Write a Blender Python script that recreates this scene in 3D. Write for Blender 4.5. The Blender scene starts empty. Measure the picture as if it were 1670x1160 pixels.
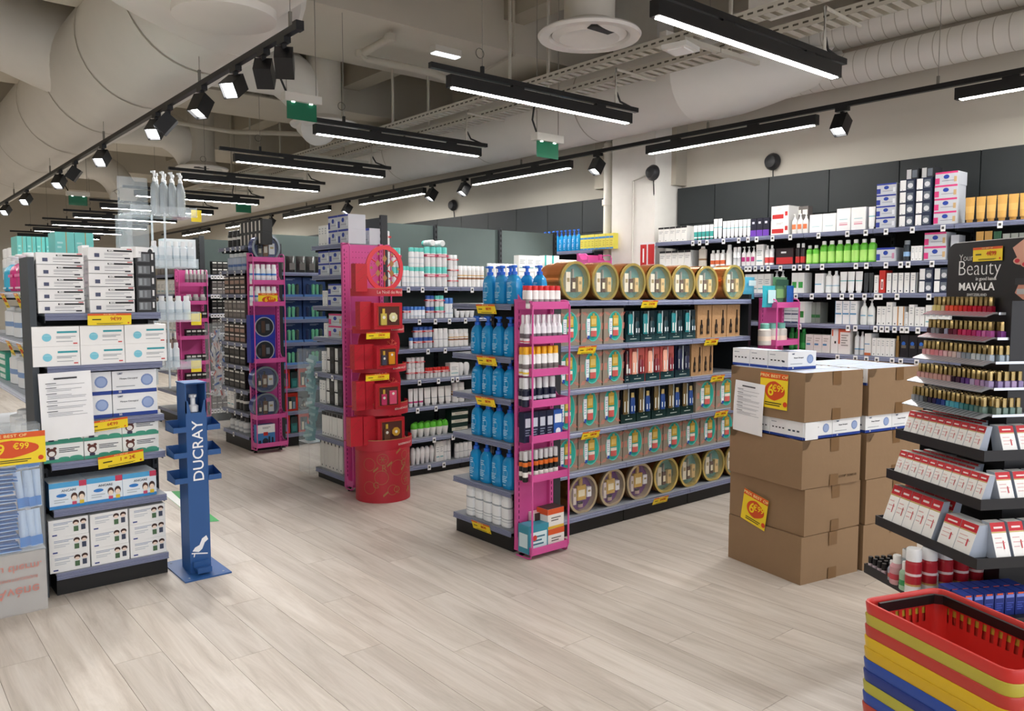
import bpy, math, random
from mathutils import Vector, Matrix
random.seed(7)
SC = bpy.context.scene
COL = SC.collection
# ---------------------------------------------------------------- camera
CX, CY, CAMH = 835.0, 580.0, 1.6
VA, VB = (2390.0, 480.0), (-245.0, 480.0)          # where the two floor directions of the shop vanish
FOC = math.sqrt(-((VA[0]-CX)*(VB[0]-CX)+(VA[1]-CY)*(VB[1]-CY)))
_a = Vector((VA[0]-CX, -(VA[1]-CY), -FOC)).normalized()
_b = Vector((VB[0]-CX, -(VB[1]-CY), -FOC)).normalized()
_u = _a.cross(_b).normalized()
CM = Matrix((_a, _b, _u))                            # camera axes -> world axes
cam_data = bpy.data.cameras.new('camera')
cam = bpy.data.objects.new('camera', cam_data); COL.objects.link(cam)
cam.matrix_world = Matrix.Translation((0, 0, CAMH)) @ CM.to_4x4()
cam_data.sensor_fit = 'HORIZONTAL'; cam_data.sensor_width = 36
cam_data.lens = FOC/1670*36; cam_data.clip_start = .05; cam_data.clip_end = 200
SC.camera = cam
# ---------------------------------------------------------------- world and exposure
w = bpy.data.worlds.new('world'); SC.world = w; w.use_nodes = True
w.node_tree.nodes['Background'].inputs[0].default_value = (.9, .92, 1, 1)
w.node_tree.nodes['Background'].inputs[1].default_value = 1.3      # fill light through an unseen open front added behind the camera
SC.view_settings.view_transform = 'Standard'; SC.view_settings.look = 'None'
SC.view_settings.exposure = 0.85; SC.view_settings.gamma = 1; SC.view_settings.use_curve_mapping = False
SC.cycles.max_bounces = 8; SC.cycles.diffuse_bounces = 6; SC.cycles.glossy_bounces = 3
SC.cycles.transmission_bounces = 6; SC.cycles.transparent_max_bounces = 12
SC.cycles.sample_clamp_indirect = 4; SC.cycles.caustics_reflective = False; SC.cycles.caustics_refractive = False
TUBE_POWER = 60.0      # emission of the linear lamps
SPOT_POWER = 75.0      # watts of each track spot
# ---------------------------------------------------------------- materials
def lin(c):
    return c/12.92 if c <= .04045 else ((c+.055)/1.055)**2.4
def rgb(h):
    return tuple(lin(int(h[i:i+2], 16)/255) for i in (0, 2, 4))
MATS = {}
def m(h, rough=.5, metal=0., trans=0., emit=0., alpha=1., var=.05, scale=9., bump=0., ior=1.45):
    """one procedural material per colour and finish"""
    key = (h, rough, metal, trans, emit, alpha, var, scale, bump)
    if key in MATS: return MATS[key]
    mt = bpy.data.materials.new('paint_'+h); mt.use_nodes = True
    nt = mt.node_tree; b = nt.nodes['Principled BSDF']; c = rgb(h)
    b.inputs['Roughness'].default_value = rough; b.inputs['Metallic'].default_value = metal
    b.inputs['Transmission Weight'].default_value = trans; b.inputs['IOR'].default_value = ior
    b.inputs['Alpha'].default_value = alpha
    if emit:
        b.inputs['Emission Color'].default_value = (*c, 1); b.inputs['Emission Strength'].default_value = emit
        b.inputs['Base Color'].default_value = (*c, 1)
    else:
        n = nt.nodes.new('ShaderNodeTexNoise'); n.inputs['Scale'].default_value = scale; n.inputs['Detail'].default_value = 3
        t = nt.nodes.new('ShaderNodeTexCoord'); nt.links.new(t.outputs['Object'], n.inputs['Vector'])
        r = nt.nodes.new('ShaderNodeMapRange'); r.inputs[3].default_value = 1-var; r.inputs[4].default_value = 1+var
        nt.links.new(n.outputs['Fac'], r.inputs[0])
        mx = nt.nodes.new('ShaderNodeVectorMath'); mx.operation = 'SCALE'; mx.inputs[0].default_value = c
        nt.links.new(r.outputs[0], mx.inputs['Scale']); nt.links.new(mx.outputs[0], b.inputs['Base Color'])
        if bump:
            bp = nt.nodes.new('ShaderNodeBump'); bp.inputs['Strength'].default_value = bump; bp.inputs['Distance'].default_value = .02
            nt.links.new(n.outputs['Fac'], bp.inputs['Height']); nt.links.new(bp.outputs[0], b.inputs['Normal'])
    MATS[key] = mt
    return mt
def wood_mat(name, tone, planks):
    mt = bpy.data.materials.new(name); mt.use_nodes = True; nt = mt.node_tree; N = nt.nodes; L = nt.links
    b = N['Principled BSDF']; b.inputs['Roughness'].default_value = .42
    g = N.new('ShaderNodeNewGeometry'); oi = N.new('ShaderNodeObjectInfo')
    mp = N.new('ShaderNodeMapping'); mp.inputs['Scale'].default_value = (10, .9, 1)
    ad = N.new('ShaderNodeVectorMath'); ad.operation = 'MULTIPLY_ADD'; ad.inputs[1].default_value = (1, 1, 0)
    cb = N.new('ShaderNodeCombineXYZ'); sc = N.new('ShaderNodeMath'); sc.operation = 'MULTIPLY'; sc.inputs[1].default_value = 37.
    L.new(oi.outputs['Random'], sc.inputs[0]); L.new(sc.outputs[0], cb.inputs[1]); L.new(sc.outputs[0], cb.inputs[0])
    L.new(g.outputs['Position'], ad.inputs[0]); L.new(cb.outputs[0], ad.inputs[2]); L.new(ad.outputs[0], mp.inputs[0])
    n1 = N.new('ShaderNodeTexNoise'); n1.inputs['Scale'].default_value = 1.1; n1.inputs['Detail'].default_value = 9; n1.inputs['Roughness'].default_value = .66; n1.inputs['Distortion'].default_value = .9
    L.new(mp.outputs[0], n1.inputs['Vector'])
    cr = N.new('ShaderNodeValToRGB'); e = cr.color_ramp.elements
    cols = [(.28, '9f9489'), (.40, 'b0a69b'), (.52, 'bcb3a9'), (.64, 'c5bdb4'), (.80, 'b2a9a0')]
    e[0].position = cols[0][0]; e[0].color = (*rgb(cols[0][1]), 1); e[1].position = cols[1][0]; e[1].color = (*rgb(cols[1][1]), 1)
    for p, h in cols[2:]:
        k = e.new(p); k.color = (*rgb(h), 1)
    L.new(n1.outputs['Fac'], cr.inputs[0])
    mr = N.new('ShaderNodeMapRange'); mr.inputs[3].default_value = .92*tone; mr.inputs[4].default_value = 1.06*tone
    L.new(oi.outputs['Random'], mr.inputs[0])
    mp2 = N.new('ShaderNodeMapping'); mp2.inputs['Scale'].default_value = (90, 3, 1); L.new(ad.outputs[0], mp2.inputs[0])
    n2 = N.new('ShaderNodeTexNoise'); n2.inputs['Scale'].default_value = 1.; n2.inputs['Detail'].default_value = 4; L.new(mp2.outputs[0], n2.inputs['Vector'])
    m2 = N.new('ShaderNodeMapRange'); m2.inputs[3].default_value = .88; m2.inputs[4].default_value = 1.1; L.new(n2.outputs['Fac'], m2.inputs[0])
    mm = N.new('ShaderNodeMath'); mm.operation = 'MULTIPLY'; L.new(mr.outputs[0], mm.inputs[0]); L.new(m2.outputs[0], mm.inputs[1])
    vm = N.new('ShaderNodeVectorMath'); vm.operation = 'SCALE'; L.new(cr.outputs[0], vm.inputs[0]); L.new(mm.outputs[0], vm.inputs['Scale'])
    if planks:
        bt = N.new('ShaderNodeTexBrick'); bt.inputs['Scale'].default_value = 1; bt.inputs['Brick Width'].default_value = 1.5; bt.inputs['Row Height'].default_value = .2
        bt.inputs['Mortar Size'].default_value = .002; bt.inputs[1].default_value = (1, 1, 1, 1); bt.inputs[2].default_value = (.85, .85, .85, 1); bt.inputs[3].default_value = (.4, .4, .4, 1)
        rt = N.new('ShaderNodeMapping'); rt.inputs['Rotation'].default_value = (0, 0, math.pi/2); L.new(g.outputs['Position'], rt.inputs[0]); L.new(rt.outputs[0], bt.inputs['Vector'])
        v2 = N.new('ShaderNodeVectorMath'); v2.operation = 'MULTIPLY'; L.new(vm.outputs[0], v2.inputs[0]); L.new(bt.outputs[0], v2.inputs[1]); L.new(v2.outputs[0], b.inputs['Base Color'])
    else:
        L.new(vm.outputs[0], b.inputs['Base Color'])
    bp = N.new('ShaderNodeBump'); bp.inputs['Strength'].default_value = .06; L.new(n2.outputs['Fac'], bp.inputs['Height']); L.new(bp.outputs[0], b.inputs['Normal'])
    return mt
def rough_concrete():
    mt = bpy.data.materials.new('rough_concrete'); mt.use_nodes = True; nt = mt.node_tree; N = nt.nodes; L = nt.links
    b = N['Principled BSDF']; b.inputs['Roughness'].default_value = .95
    g = N.new('ShaderNodeNewGeometry'); n = N.new('ShaderNodeTexNoise'); n.inputs['Scale'].default_value = 7; n.inputs['Detail'].default_value = 10; n.inputs['Roughness'].default_value = .75
    L.new(g.outputs['Position'], n.inputs['Vector'])
    cr = N.new('ShaderNodeValToRGB'); e = cr.color_ramp.elements
    e[0].position = .38; e[0].color = (*rgb('5f594d'), 1); e[1].position = .62; e[1].color = (*rgb('a09a8a'), 1)
    L.new(n.outputs['Fac'], cr.inputs[0]); L.new(cr.outputs[0], b.inputs['Base Color'])
    bp = N.new('ShaderNodeBump'); bp.inputs['Strength'].default_value = .8; bp.inputs['Distance'].default_value = .05
    L.new(n.outputs['Fac'], bp.inputs['Height']); L.new(bp.outputs[0], b.inputs['Normal'])
    return mt
WHITE = 'f2f2f0'; BLACK = '131313'
# ---------------------------------------------------------------- mesh building
class MB:
    def __init__(s): s.v = []; s.f = []; s.fm = []; s.sm = []; s.mats = []
    def mi(s, mt):
        if isinstance(mt, str): mt = m(mt)
        if mt not in s.mats: s.mats.append(mt)
        return s.mats.index(mt)
    def add(s, vs, fs, mt, smooth=False):
        o = len(s.v); s.v += [tuple(p) for p in vs]; k = s.mi(mt)
        for f in fs: s.f.append([i+o for i in f]); s.fm.append(k); s.sm.append(smooth)
        return s
    def box(s, x0, x1, y0, y1, z0, z1, mt):
        vs = [(x, y, z) for z in (z0, z1) for y in (y0, y1) for x in (x0, x1)]
        return s.add(vs, [(0, 2, 3, 1), (4, 5, 7, 6), (0, 1, 5, 4), (2, 6, 7, 3), (0, 4, 6, 2), (1, 3, 7, 5)], mt)
    def quad(s, a, b, c, d, mt): return s.add([a, b, c, d], [(0, 1, 2, 3)], mt)
    def face(s, pts, mt): return s.add(pts, [tuple(range(len(pts)))], mt)
    def prism(s, poly, y0, y1, mt, smooth=False):
        """poly in (x, z), counter-clockwise seen from the front (-y)"""
        n = len(poly); vs = [(x, y0, z) for x, z in poly]+[(x, y1, z) for x, z in poly]
        fs = [tuple(range(n)), tuple(range(2*n-1, n-1, -1))]
        s.add(vs, fs, mt)
        o = len(s.v)-2*n; k = s.mi(mt)
        for i in range(n):
            j = (i+1) % n; s.f.append([o+i, o+n+i, o+n+j, o+j]); s.fm.append(k); s.sm.append(smooth)
        return s
    def lathe(s, prof, mt, n=12, cx=0, cy=0, sx=1, sy=1, p=2., axis='z', caps=True):
        """prof [(r, h)] or [(r, h, material)]: the material holds from that ring up. p > 2 squares the section"""
        ring = []
        for q in prof:
            r, h = q[0], q[1]; base = len(s.v)
            for i in range(n):
                a = 2*math.pi*(i+.5)/n; c, d = math.cos(a), math.sin(a)
                if p != 2.:
                    k = (abs(c)**p+abs(d)**p)**(-1/p); c, d = c*k, d*k
                x, y = r*c*sx, r*d*sy
                s.v.append((cx+x, cy+y, h) if axis == 'z' else ((cx+x, h, cy+y) if axis == 'y' else (h, cx+x, cy+y)))
            ring.append(base)
        cur = mt
        flip = axis == 'y'
        for j in range(len(prof)-1):
            if len(prof[j]) > 2: cur = prof[j][2]
            k = s.mi(cur); A, B = ring[j], ring[j+1]
            for i in range(n):
                i2 = (i+1) % n; f = [A+i, A+i2, B+i2, B+i]
                s.f.append(f[::-1] if flip else f); s.fm.append(k); s.sm.append(True)
        if caps:
            last = prof[-1][2] if len(prof[-1]) > 2 else cur
            f0 = [ring[0]+i for i in range(n)]; f1 = [ring[-1]+i for i in range(n)]
            s.f.append(f0 if flip else f0[::-1]); s.fm.append(s.mi(prof[0][2] if len(prof[0]) > 2 else mt)); s.sm.append(False)
            s.f.append(f1[::-1] if flip else f1); s.fm.append(s.mi(last)); s.sm.append(False)
        return s
    def tube(s, path, r, mt, n=8, cap=True):
        pts = [Vector(q) for q in path]; rings = []
        for i, q in enumerate(pts):
            d = (pts[min(i+1, len(pts)-1)]-pts[max(i-1, 0)]).normalized()
            up = Vector((0, 0, 1)) if abs(d.z) < .9 else Vector((1, 0, 0))
            a = d.cross(up).normalized(); b = a.cross(d).normalized(); rings.append(len(s.v))
            rr = r[i] if isinstance(r, (list, tuple)) else r
            for k in range(n):
                t = 2*math.pi*k/n; s.v.append(tuple(q+a*(rr*math.cos(t))+b*(rr*math.sin(t))))
        mi = s.mi(mt)
        for i in range(len(pts)-1):
            for k in range(n):
                k2 = (k+1) % n; s.f.append([rings[i]+k, rings[i+1]+k, rings[i+1]+k2, rings[i]+k2]); s.fm.append(mi); s.sm.append(True)
        if cap:
            s.f.append([rings[0]+k for k in range(n)]); s.fm.append(mi); s.sm.append(False)
            s.f.append([rings[-1]+k for k in range(n-1, -1, -1)]); s.fm.append(mi); s.sm.append(False)
        return s
    def ring(s, r0, r1, y0, y1, mt, n=28, cx=0, cz=0, sx=1, sz=1):
        """flat hoop in the x-z plane between radii r0 (inner) and r1"""
        o = len(s.v)
        for i in range(n):
            a = 2*math.pi*i/n; c, d = math.cos(a)*sx, math.sin(a)*sz
            s.v += [(cx+r0*c, y0, cz+r0*d), (cx+r1*c, y0, cz+r1*d), (cx+r1*c, y1, cz+r1*d), (cx+r0*c, y1, cz+r0*d)]
        k = s.mi(mt)
        for i in range(n):
            a, b = o+4*i, o+4*((i+1) % n)
            for e in range(4): s.f.append([a+e, b+e, b+(e+1) % 4, a+(e+1) % 4][::-1]); s.fm.append(k); s.sm.append(e % 2 == 1)
        return s
    def disc(s, r, y, mt, n=24, cx=0, cz=0, sx=1, sz=1):
        return s.face([(cx+r*sx*math.cos(2*math.pi*i/n), y, cz+r*sz*math.sin(2*math.pi*i/n)) for i in range(n)], mt)
    def mesh(s, name):
        me = bpy.data.meshes.new(name); me.from_pydata(s.v, [], s.f)
        for t in s.mats: me.materials.append(t)
        me.polygons.foreach_set('material_index', s.fm); me.polygons.foreach_set('use_smooth', s.sm)
        if any(s.sm): me.set_sharp_from_angle(angle=math.radians(38))
        me.update(); return me
def link(name, data, parent=None, loc=(0, 0, 0), rz=0., rot=None):
    o = bpy.data.objects.new(name, data); COL.objects.link(o)
    o.location = loc; o.rotation_euler = rot if rot else (0, 0, rz)
    if parent: o.parent = parent
    return o
def tag(o, label, cat, group=None, kind=None):
    o['label'] = label; o['category'] = cat
    if group: o['group'] = group
    if kind: o['kind'] = kind
    return o
def thing(name, label, cat, loc=(0, 0, 0), rz=0., group=None):
    return tag(link(name, None, None, loc, rz), label, cat, group)
def part(name, mb, parent, loc=(0, 0, 0), rz=0., rot=None, label=None):
    o = link(name, mb.mesh(name) if isinstance(mb, MB) else mb, parent, loc, rz, rot)
    if label: o['label'] = label
    return o
def struct(name, mb, parent=None):
    o = link(name, mb.mesh(name), parent)
    if not parent: o['kind'] = 'structure'
    return o
TXT = {}
def text_mesh(body, size, mt, ext=.0006, off=0., sx=1., align='CENTER', shear=0.):
    key = (body, size, mt.name, ext, off, sx, align)
    if key in TXT: return TXT[key]
    cu = bpy.data.curves.new('lettering', 'FONT'); cu.body = body; cu.size = size; cu.extrude = ext; cu.offset = off
    cu.align_x = align; cu.align_y = 'CENTER'; cu.resolution_u = 3; cu.shear = shear
    ob = bpy.data.objects.new('lettering_tmp', cu); COL.objects.link(ob)
    dg = bpy.context.evaluated_depsgraph_get(); me = bpy.data.meshes.new_from_object(ob.evaluated_get(dg))
    bpy.data.objects.remove(ob); bpy.data.curves.remove(cu)
    for v in me.vertices: v.co = (v.co.x*sx, -v.co.z, v.co.y)       # stand it up, facing -y
    me.materials.clear(); me.materials.append(mt); me.name = 'lettering'; TXT[key] = me
    return me
# ---------------------------------------------------------------- shop planes: pixel of the photograph -> place on a shelf front
def P(px, py, X=None, Y=None, Z=None):
    d = CM @ Vector((px-CX, -(py-CY), -FOC))
    t = (Z-CAMH)/d.z if Z is not None else (X/d.x if X is not None else Y/d.y)
    return Vector((d.x*t, d.y*t, CAMH+d.z*t))
class Front:
    """a vertical shelf front: origin o, direction a along it (viewer's left to right), n inward"""
    def __init__(s, o, a):
        s.o = Vector((o[0], o[1])); s.a = Vector(a).normalized(); s.n = Vector((-s.a.y, s.a.x)); s.rz = math.atan2(s.a.y, s.a.x)
    def pt(s, t, d, z): q = s.o+s.a*t+s.n*d; return Vector((q.x, q.y, z))
    def s(s, px, z, d=0.):
        k = (px-CX)/FOC; A = Vector((CM[0][0]+k*CM[0][2], CM[1][0]+k*CM[1][2], CM[2][0]+k*CM[2][2]))
        b = s.pt(0, d, z)-Vector((0, 0, CAMH)); return -(A.dot(b))/(A.x*s.a.x+A.y*s.a.y)
    def z(s, py, t, d=0.):
        k = (CY-py)/FOC; A = Vector((CM[0][1]+k*CM[0][2], CM[1][1]+k*CM[1][2], CM[2][1]+k*CM[2][2]))
        b = s.pt(t, d, 0)-Vector((0, 0, CAMH)); return -(A.dot(b))/A.z
def FY(y): return Front((0, y), (1, 0))
def FX(x): return Front((x, 0), (0, -1))
ORD = 'first second third fourth fifth sixth seventh eighth ninth tenth eleventh twelfth thirteenth fourteenth fifteenth sixteenth seventeenth eighteenth nineteenth twentieth'.split()
def ordinal(i):
    if i < 20: return ORD[i]
    t, r = divmod(i+1, 10); T = {2: 'twent', 3: 'thirt', 4: 'fort', 5: 'fift', 6: 'sixt', 7: 'sevent', 8: 'eight', 9: 'ninet'}[t]
    return T+'ieth' if r == 0 else T+'y-'+ORD[r-1]
PENDING = {}          # (description, layer, where) -> the things there, from left to right
PROTO = {}
def proto(maker, w, h):
    k = (maker.__name__ if maker.__name__ != '<lambda>' else id(maker), round(w, 3), round(h, 3))
    if k not in PROTO: PROTO[k] = [(nm, mb if not isinstance(mb, MB) else mb.mesh(nm)) for nm, mb in maker(round(w, 3), round(h, 3))]
    return PROTO[k]
def put(name, cat, desc, where, meshes, loc, rz, layer='', rot=None):
    """one product: its first mesh is the thing, the others its parts"""
    o = link(name, meshes[0][1], None, loc, rz, rot)
    for nm, me in meshes[1:]: link(nm, me, o)
    o['category'] = cat; o['group'] = f"{name.replace('_', ' ')} row, {where}"
    PENDING.setdefault((desc, layer, where), []).append(o)
    return o
def row(F, z, where, items, inset=.035):
    """items: (name, category, description, px left, px right, how many, px of the top or metres, maker, {stack, fill, d})"""
    for it in items:
        name, cat, desc, xa, xb, n, top, maker = it[:8]; op = it[8] if len(it) > 8 else {}
        dd = inset+op.get('d', 0); zz = z+op.get('up', 0)
        s0, s1 = F.s(xa, zz, dd), F.s(xb, zz, dd); pitch = (s1-s0)/n
        h = F.z(top, (s0+s1)/2, dd)-zz if top > 5 else top
        k = op.get('stack', 1); h = h/k; wd = abs(pitch)*op.get('fill', .94); ms = proto(maker, wd, h-.0008)
        for L in range(k):
            lay = '' if k == 1 else ('lower' if L == 0 else 'upper' if L == k-1 else 'middle' if k == 3 else ordinal(L))
            for i in range(n):
                j = op.get('jit', .004); rz = F.rz+random.uniform(-1, 1)*op.get('turn', .03)
                put(name, cat, desc, where, ms, F.pt(s0+pitch*(i+.5), dd+random.uniform(0, j), zz+L*h+.0004), rz, lay)
def finish_labels():
    for (desc, lay, where), obs in PENDING.items():
        n = len(obs)
        for i, o in enumerate(obs):
            s = ((ordinal(i)+' ') if n > 1 else '')+desc+(' from the left' if n > 1 else '')+((', '+lay+' layer') if lay else '')+', '+where
            for a, c in ((' of the ', ' of '), (' from the left', ' from left'), (' with ', ' '), (' and ', ' '), (' of ', ' ')):
                if len(s.replace('-', ' ').split()) <= 16: break
                s = s.replace(a, c)
            o['label'] = s
# ---------------------------------------------------------------- products (front at y = 0, standing on z = 0)
def decals(b, w, h, decs, y=-.0006):
    for k_, dq in enumerate(decs):
        y -= .00025
        if dq[0] == 'o':
            _, u, v, r, c = dq; b.disc(r*h, y, c, 14, (u-.5)*w, v*h)
        elif dq[0] == 'e':
            _, u, v, ru, rv, c = dq; b.disc(1, y, c, 16, (u-.5)*w, v*h, ru*w, rv*h)
        elif dq[0] == 't':                                   # printed lines of small text
            _, u0, v0, u1, v1, nl, c = dq; hh = (v1-v0)/nl
            for i in range(nl):
                e = u1-(u1-u0)*(.0, .25, .1, .35)[i % 4]; zz = v1-hh*(i+.5)
                b.quad(((u0-.5)*w, y, (zz-hh*.22)*h), ((e-.5)*w, y, (zz-hh*.22)*h), ((e-.5)*w, y, (zz+hh*.22)*h), ((u0-.5)*w, y, (zz+hh*.22)*h), c)
        else:
            u0, v0, u1, v1, c = dq; yy = y
            b.quad(((u0-.5)*w, yy, v0*h), ((u1-.5)*w, yy, v0*h), ((u1-.5)*w, yy, v1*h), ((u0-.5)*w, yy, v1*h), c)
def carton(w, h, d, base, decs=(), side=None, top=None, sdecs=(), rough=.45):
    b = MB(); bm = m(base, rough); B = min(.002, h*.04)
    b.box(-w/2, w/2, 0, d, 0, h, bm)
    if side: b.quad((-w/2-.0004, d, 0), (-w/2-.0004, 0, 0), (-w/2-.0004, 0, h), (-w/2-.0004, d, h), side)
    if top: b.quad((-w/2, 0, h+.0004), (w/2, 0, h+.0004), (w/2, d, h+.0004), (-w/2, d, h+.0004), top)
    decals(b, w, h, decs)
    for u0, v0, u1, v1, c in sdecs:                          # printed on the end face seen from the left
        x = -w/2-.0009; b.quad((x, d*(1-u0), v0*h), (x, d*(1-u1), v0*h), (x, d*(1-u1), v1*h), (x, d*(1-u0), v1*h), c)
    return b
def mk_box(name, base, decs=(), d=None, side=None, top=None, sdecs=(), letters=(), rough=.45, ratio=.8):
    def f(w, h):
        dd = d if d else max(.03, w*ratio)
        out = [(name, carton(w, h, dd, base, decs, side, top, sdecs, rough))]
        for (s, u, v, sz, c, off) in letters:
            me = text_mesh(s, sz*h, m(c), off=off*h); mm = me.copy(); mm.transform(Matrix.Translation(((u-.5)*w, -.0022-.00025*len(decs), v*h))); out.append(('lettering', mm))
        return out
    f.__name__ = 'mk_box_%d' % id(f); KEEP.append(f); return f
KEEP = []
def named(f, s): f.__name__ = s+str(id(f)); KEEP.append(f); return f
def mk_can(name, body, cap, bands=(), caph=.2, caps=1., shoulder=.06, rough=.3, n=12, trans=0., p=2., flat=1., capname='cap'):
    """bottle or spray can; bands [(v0, v1, colour)] wrap the body; caps = cap width / body width"""
    def f(w, h):
        r = w/2; sy = flat; cy = r*sy; bt = m(body, rough, trans=trans); hb = h*(1-caph); sh = h*shoulder
        edges = sorted({0.0, 1.0, *[q for bd in bands for q in bd[:2]]}); prof = [(r*.88, 0, bt), (r, .004, bt)]
        for i in range(len(edges)-1):
            mid = (edges[i]+edges[i+1])/2; c = next((bd[2] for bd in bands if bd[0] < mid < bd[1]), None)
            lo = max(.004, edges[i]*(hb-sh)); prof.append((r*(1 if c is None else 1.004), lo+.0001, m(c, .4) if c else bt))
            prof.append((r*(1 if c is None else 1.004), edges[i+1]*(hb-sh)))
        prof.append((r, hb-sh, bt)); prof.append((r*.9*min(1, caps+.25), hb-sh*.35)); prof.append((r*min(caps, .96), hb))
        b = MB(); b.lathe(prof, bt, n, 0, cy, 1, sy, p)
        c = MB(); rc = r*caps; c.lathe([(rc, hb-.0005), (rc, h-h*caph*.12), (rc*.86, h)], m(cap, .3), n, 0, cy, 1, sy if caps > .8 else min(1, sy*1.15), p if caps > .8 else 2.)
        return [(name, b), (capname, c)]
    return named(f, 'can')
def mk_pump(name, body, pumpc, label=None, trans=0., rough=.25, flat=.6, p=3.2, neckh=.24, bands=()):
    def f(w, h):
        r = w/2; bt = m(body, rough, trans=trans); hb = h*(1-neckh); cy = r*flat; pc = m(pumpc, .35)
        prof = [(r*.86, 0, bt), (r*.98, .006), (r, hb*.3), (r*.96, hb*.7), (r*.84, hb*.86), (r*.5, hb*.97), (r*.34, hb)]
        b = MB(); b.lathe(prof, bt, 14, 0, cy, 1, flat, p)
        out = [(name, b)]
        if label:
            l = MB(); lc = m(label, .4)
            l.ring(w*.205, w*.22, -.0012, -.0002, lc, 16, 0, hb*.5, .8, 1); decals(l, w, hb, [('t', .3, .56, .6, .74, 3, lc), ('t', .24, .2, .66, .42, 4, lc), ('t', .3, .1, .55, .16, 1, lc)], -.0012)
            out.append(('printed_label', l))
        for v0, v1, c in bands:
            l = MB(); l.box(-w*.36, w*.36, -.0015, 0, v0*hb, v1*hb, m(c)); out.append(('printed_label', l))
        q = MB(); q.lathe([(r*.37, hb-.001), (r*.37, hb+h*neckh*.3), (r*.2, hb+h*neckh*.36), (r*.2, hb+h*neckh*.7), (r*.36, hb+h*neckh*.74), (r*.36, h*.985), (r*.28, h)], pc, 10, 0, cy)
        q.box(-r*.75, 0, cy-r*.12, cy+r*.12, h*.95, h*.99, pc)
        out.append(('pump_head', q)); return out
    return named(f, 'pump')
def mk_tube(name, body, cap=None, bands=(), caph=.12, depth=.5):
    """squeezable tube standing on its cap, flat crimp at the top"""
    def f(w, h):
        r = w/2; b = MB(); bt = m(body, .35); hc = h*caph; n = 12; cy = r*depth; o = []
        lv = [(0., hc), (.08, None), *[(q, None) for bd in bands for q in bd[:2]], (1., None)]
        vs = sorted({q[0] for q in lv})
        for v in vs:
            z = hc+v*(h-hc); sy = depth*(1-v)*.95+.03; sx = .82+.18*v; base = len(b.v)
            for i in range(n):
                a = 2*math.pi*(i+.5)/n; b.v.append((r*sx*math.cos(a), cy+r*sy*math.sin(a), z))
            o.append(base)
        for j in range(len(o)-1):
            mid = (vs[j]+vs[j+1])/2; c = next((bd[2] for bd in bands if bd[0] < mid < bd[1]), None); k = b.mi(m(c) if c else bt)
            for i in range(n): b.f.append([o[j]+i, o[j]+(i+1) % n, o[j+1]+(i+1) % n, o[j+1]+i]); b.fm.append(k); b.sm.append(True)
        b.f.append([o[-1]+i for i in range(n)]); b.fm.append(b.mi(bt)); b.sm.append(False)
        c = MB(); c.lathe([(r*.62, 0), (r*.66, hc)], m(cap or body, .35), 12, 0, cy, 1, depth*1.1)
        return [(name, b), ('cap', c)]
    return named(f, 'tube')
def mk_rollon(name, body, cap):
    def f(w, h):
        r = w/2; b = MB(); b.lathe([(r*.62, 0), (r*.7, h*.05), (r*.98, h*.5), (r*.98, h*.62)], m(body, .35), 12, 0, r)
        c = MB(); c.lathe([(r, h*.6), (r*1.0, h*.75), (r*.85, h*.9), (r*.45, h*.99), (r*.1, h)], m(cap, .3), 12, 0, r)
        return [(name, b), ('cap', c)]
    return named(f, 'rollon')
def mk_pair(name, body, cap, wrap):
    """two or three short cans shrink-wrapped together with a printed band"""
    def f(w, h):
        b = MB(); n = 2; r = w/n/2
        for i in range(n): b.lathe([(r*.9, 0), (r*.98, .004), (r*.98, h*.68), (r*.98, h*.68, m(cap)), (r*.98, h*.97), (r*.85, h)], m(body, .3), 10, -w/2+r*(2*i+1), r)
        c = MB(); c.box(-w/2-.001, w/2+.001, -.002, 2*r+.001, h*.5, h*.62, wrap); decals(c, w, h, [(.1, .535, .8, .585, 'f4e8e8')], -.0025)
        return [(name, b), ('promo_band', c)]
    return named(f, 'pair')
def mk_pouch(name, base, decs=(), d=.03):
    def f(w, h):
        b = MB(); bt = m(base, .3, bump=.3, scale=25); nz = 6
        for s in (0, 1):
            pass
        rings = []
        for j in range(nz+1):
            v = j/nz; t = d*math.sin(math.pi*min(1, .18+v*.8))*.5; wz = w/2*(1-.06*math.sin(math.pi*v)); o = len(b.v); rings.append(o)
            for x, y in ((-1, 0), (-.5, -.8), (0, -1), (.5, -.8), (1, 0), (.5, .8), (0, 1), (-.5, .8)): b.v.append((x*wz, d/2+y*t, v*h))
        for j in range(nz):
            for i in range(8): b.f.append([rings[j]+i, rings[j]+(i+1) % 8, rings[j+1]+(i+1) % 8, rings[j+1]+i]); b.fm.append(b.mi(bt)); b.sm.append(True)
        b.f.append([rings[0]+i for i in range(7, -1, -1)]); b.fm.append(0); b.sm.append(False); b.f.append([rings[-1]+i for i in range(8)]); b.fm.append(0); b.sm.append(False)
        l = MB(); decals(l, w, h, decs, -.004); return [(name, b)]+([('printed_label', l)] if decs else [])
    return named(f, 'pouch')
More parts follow.
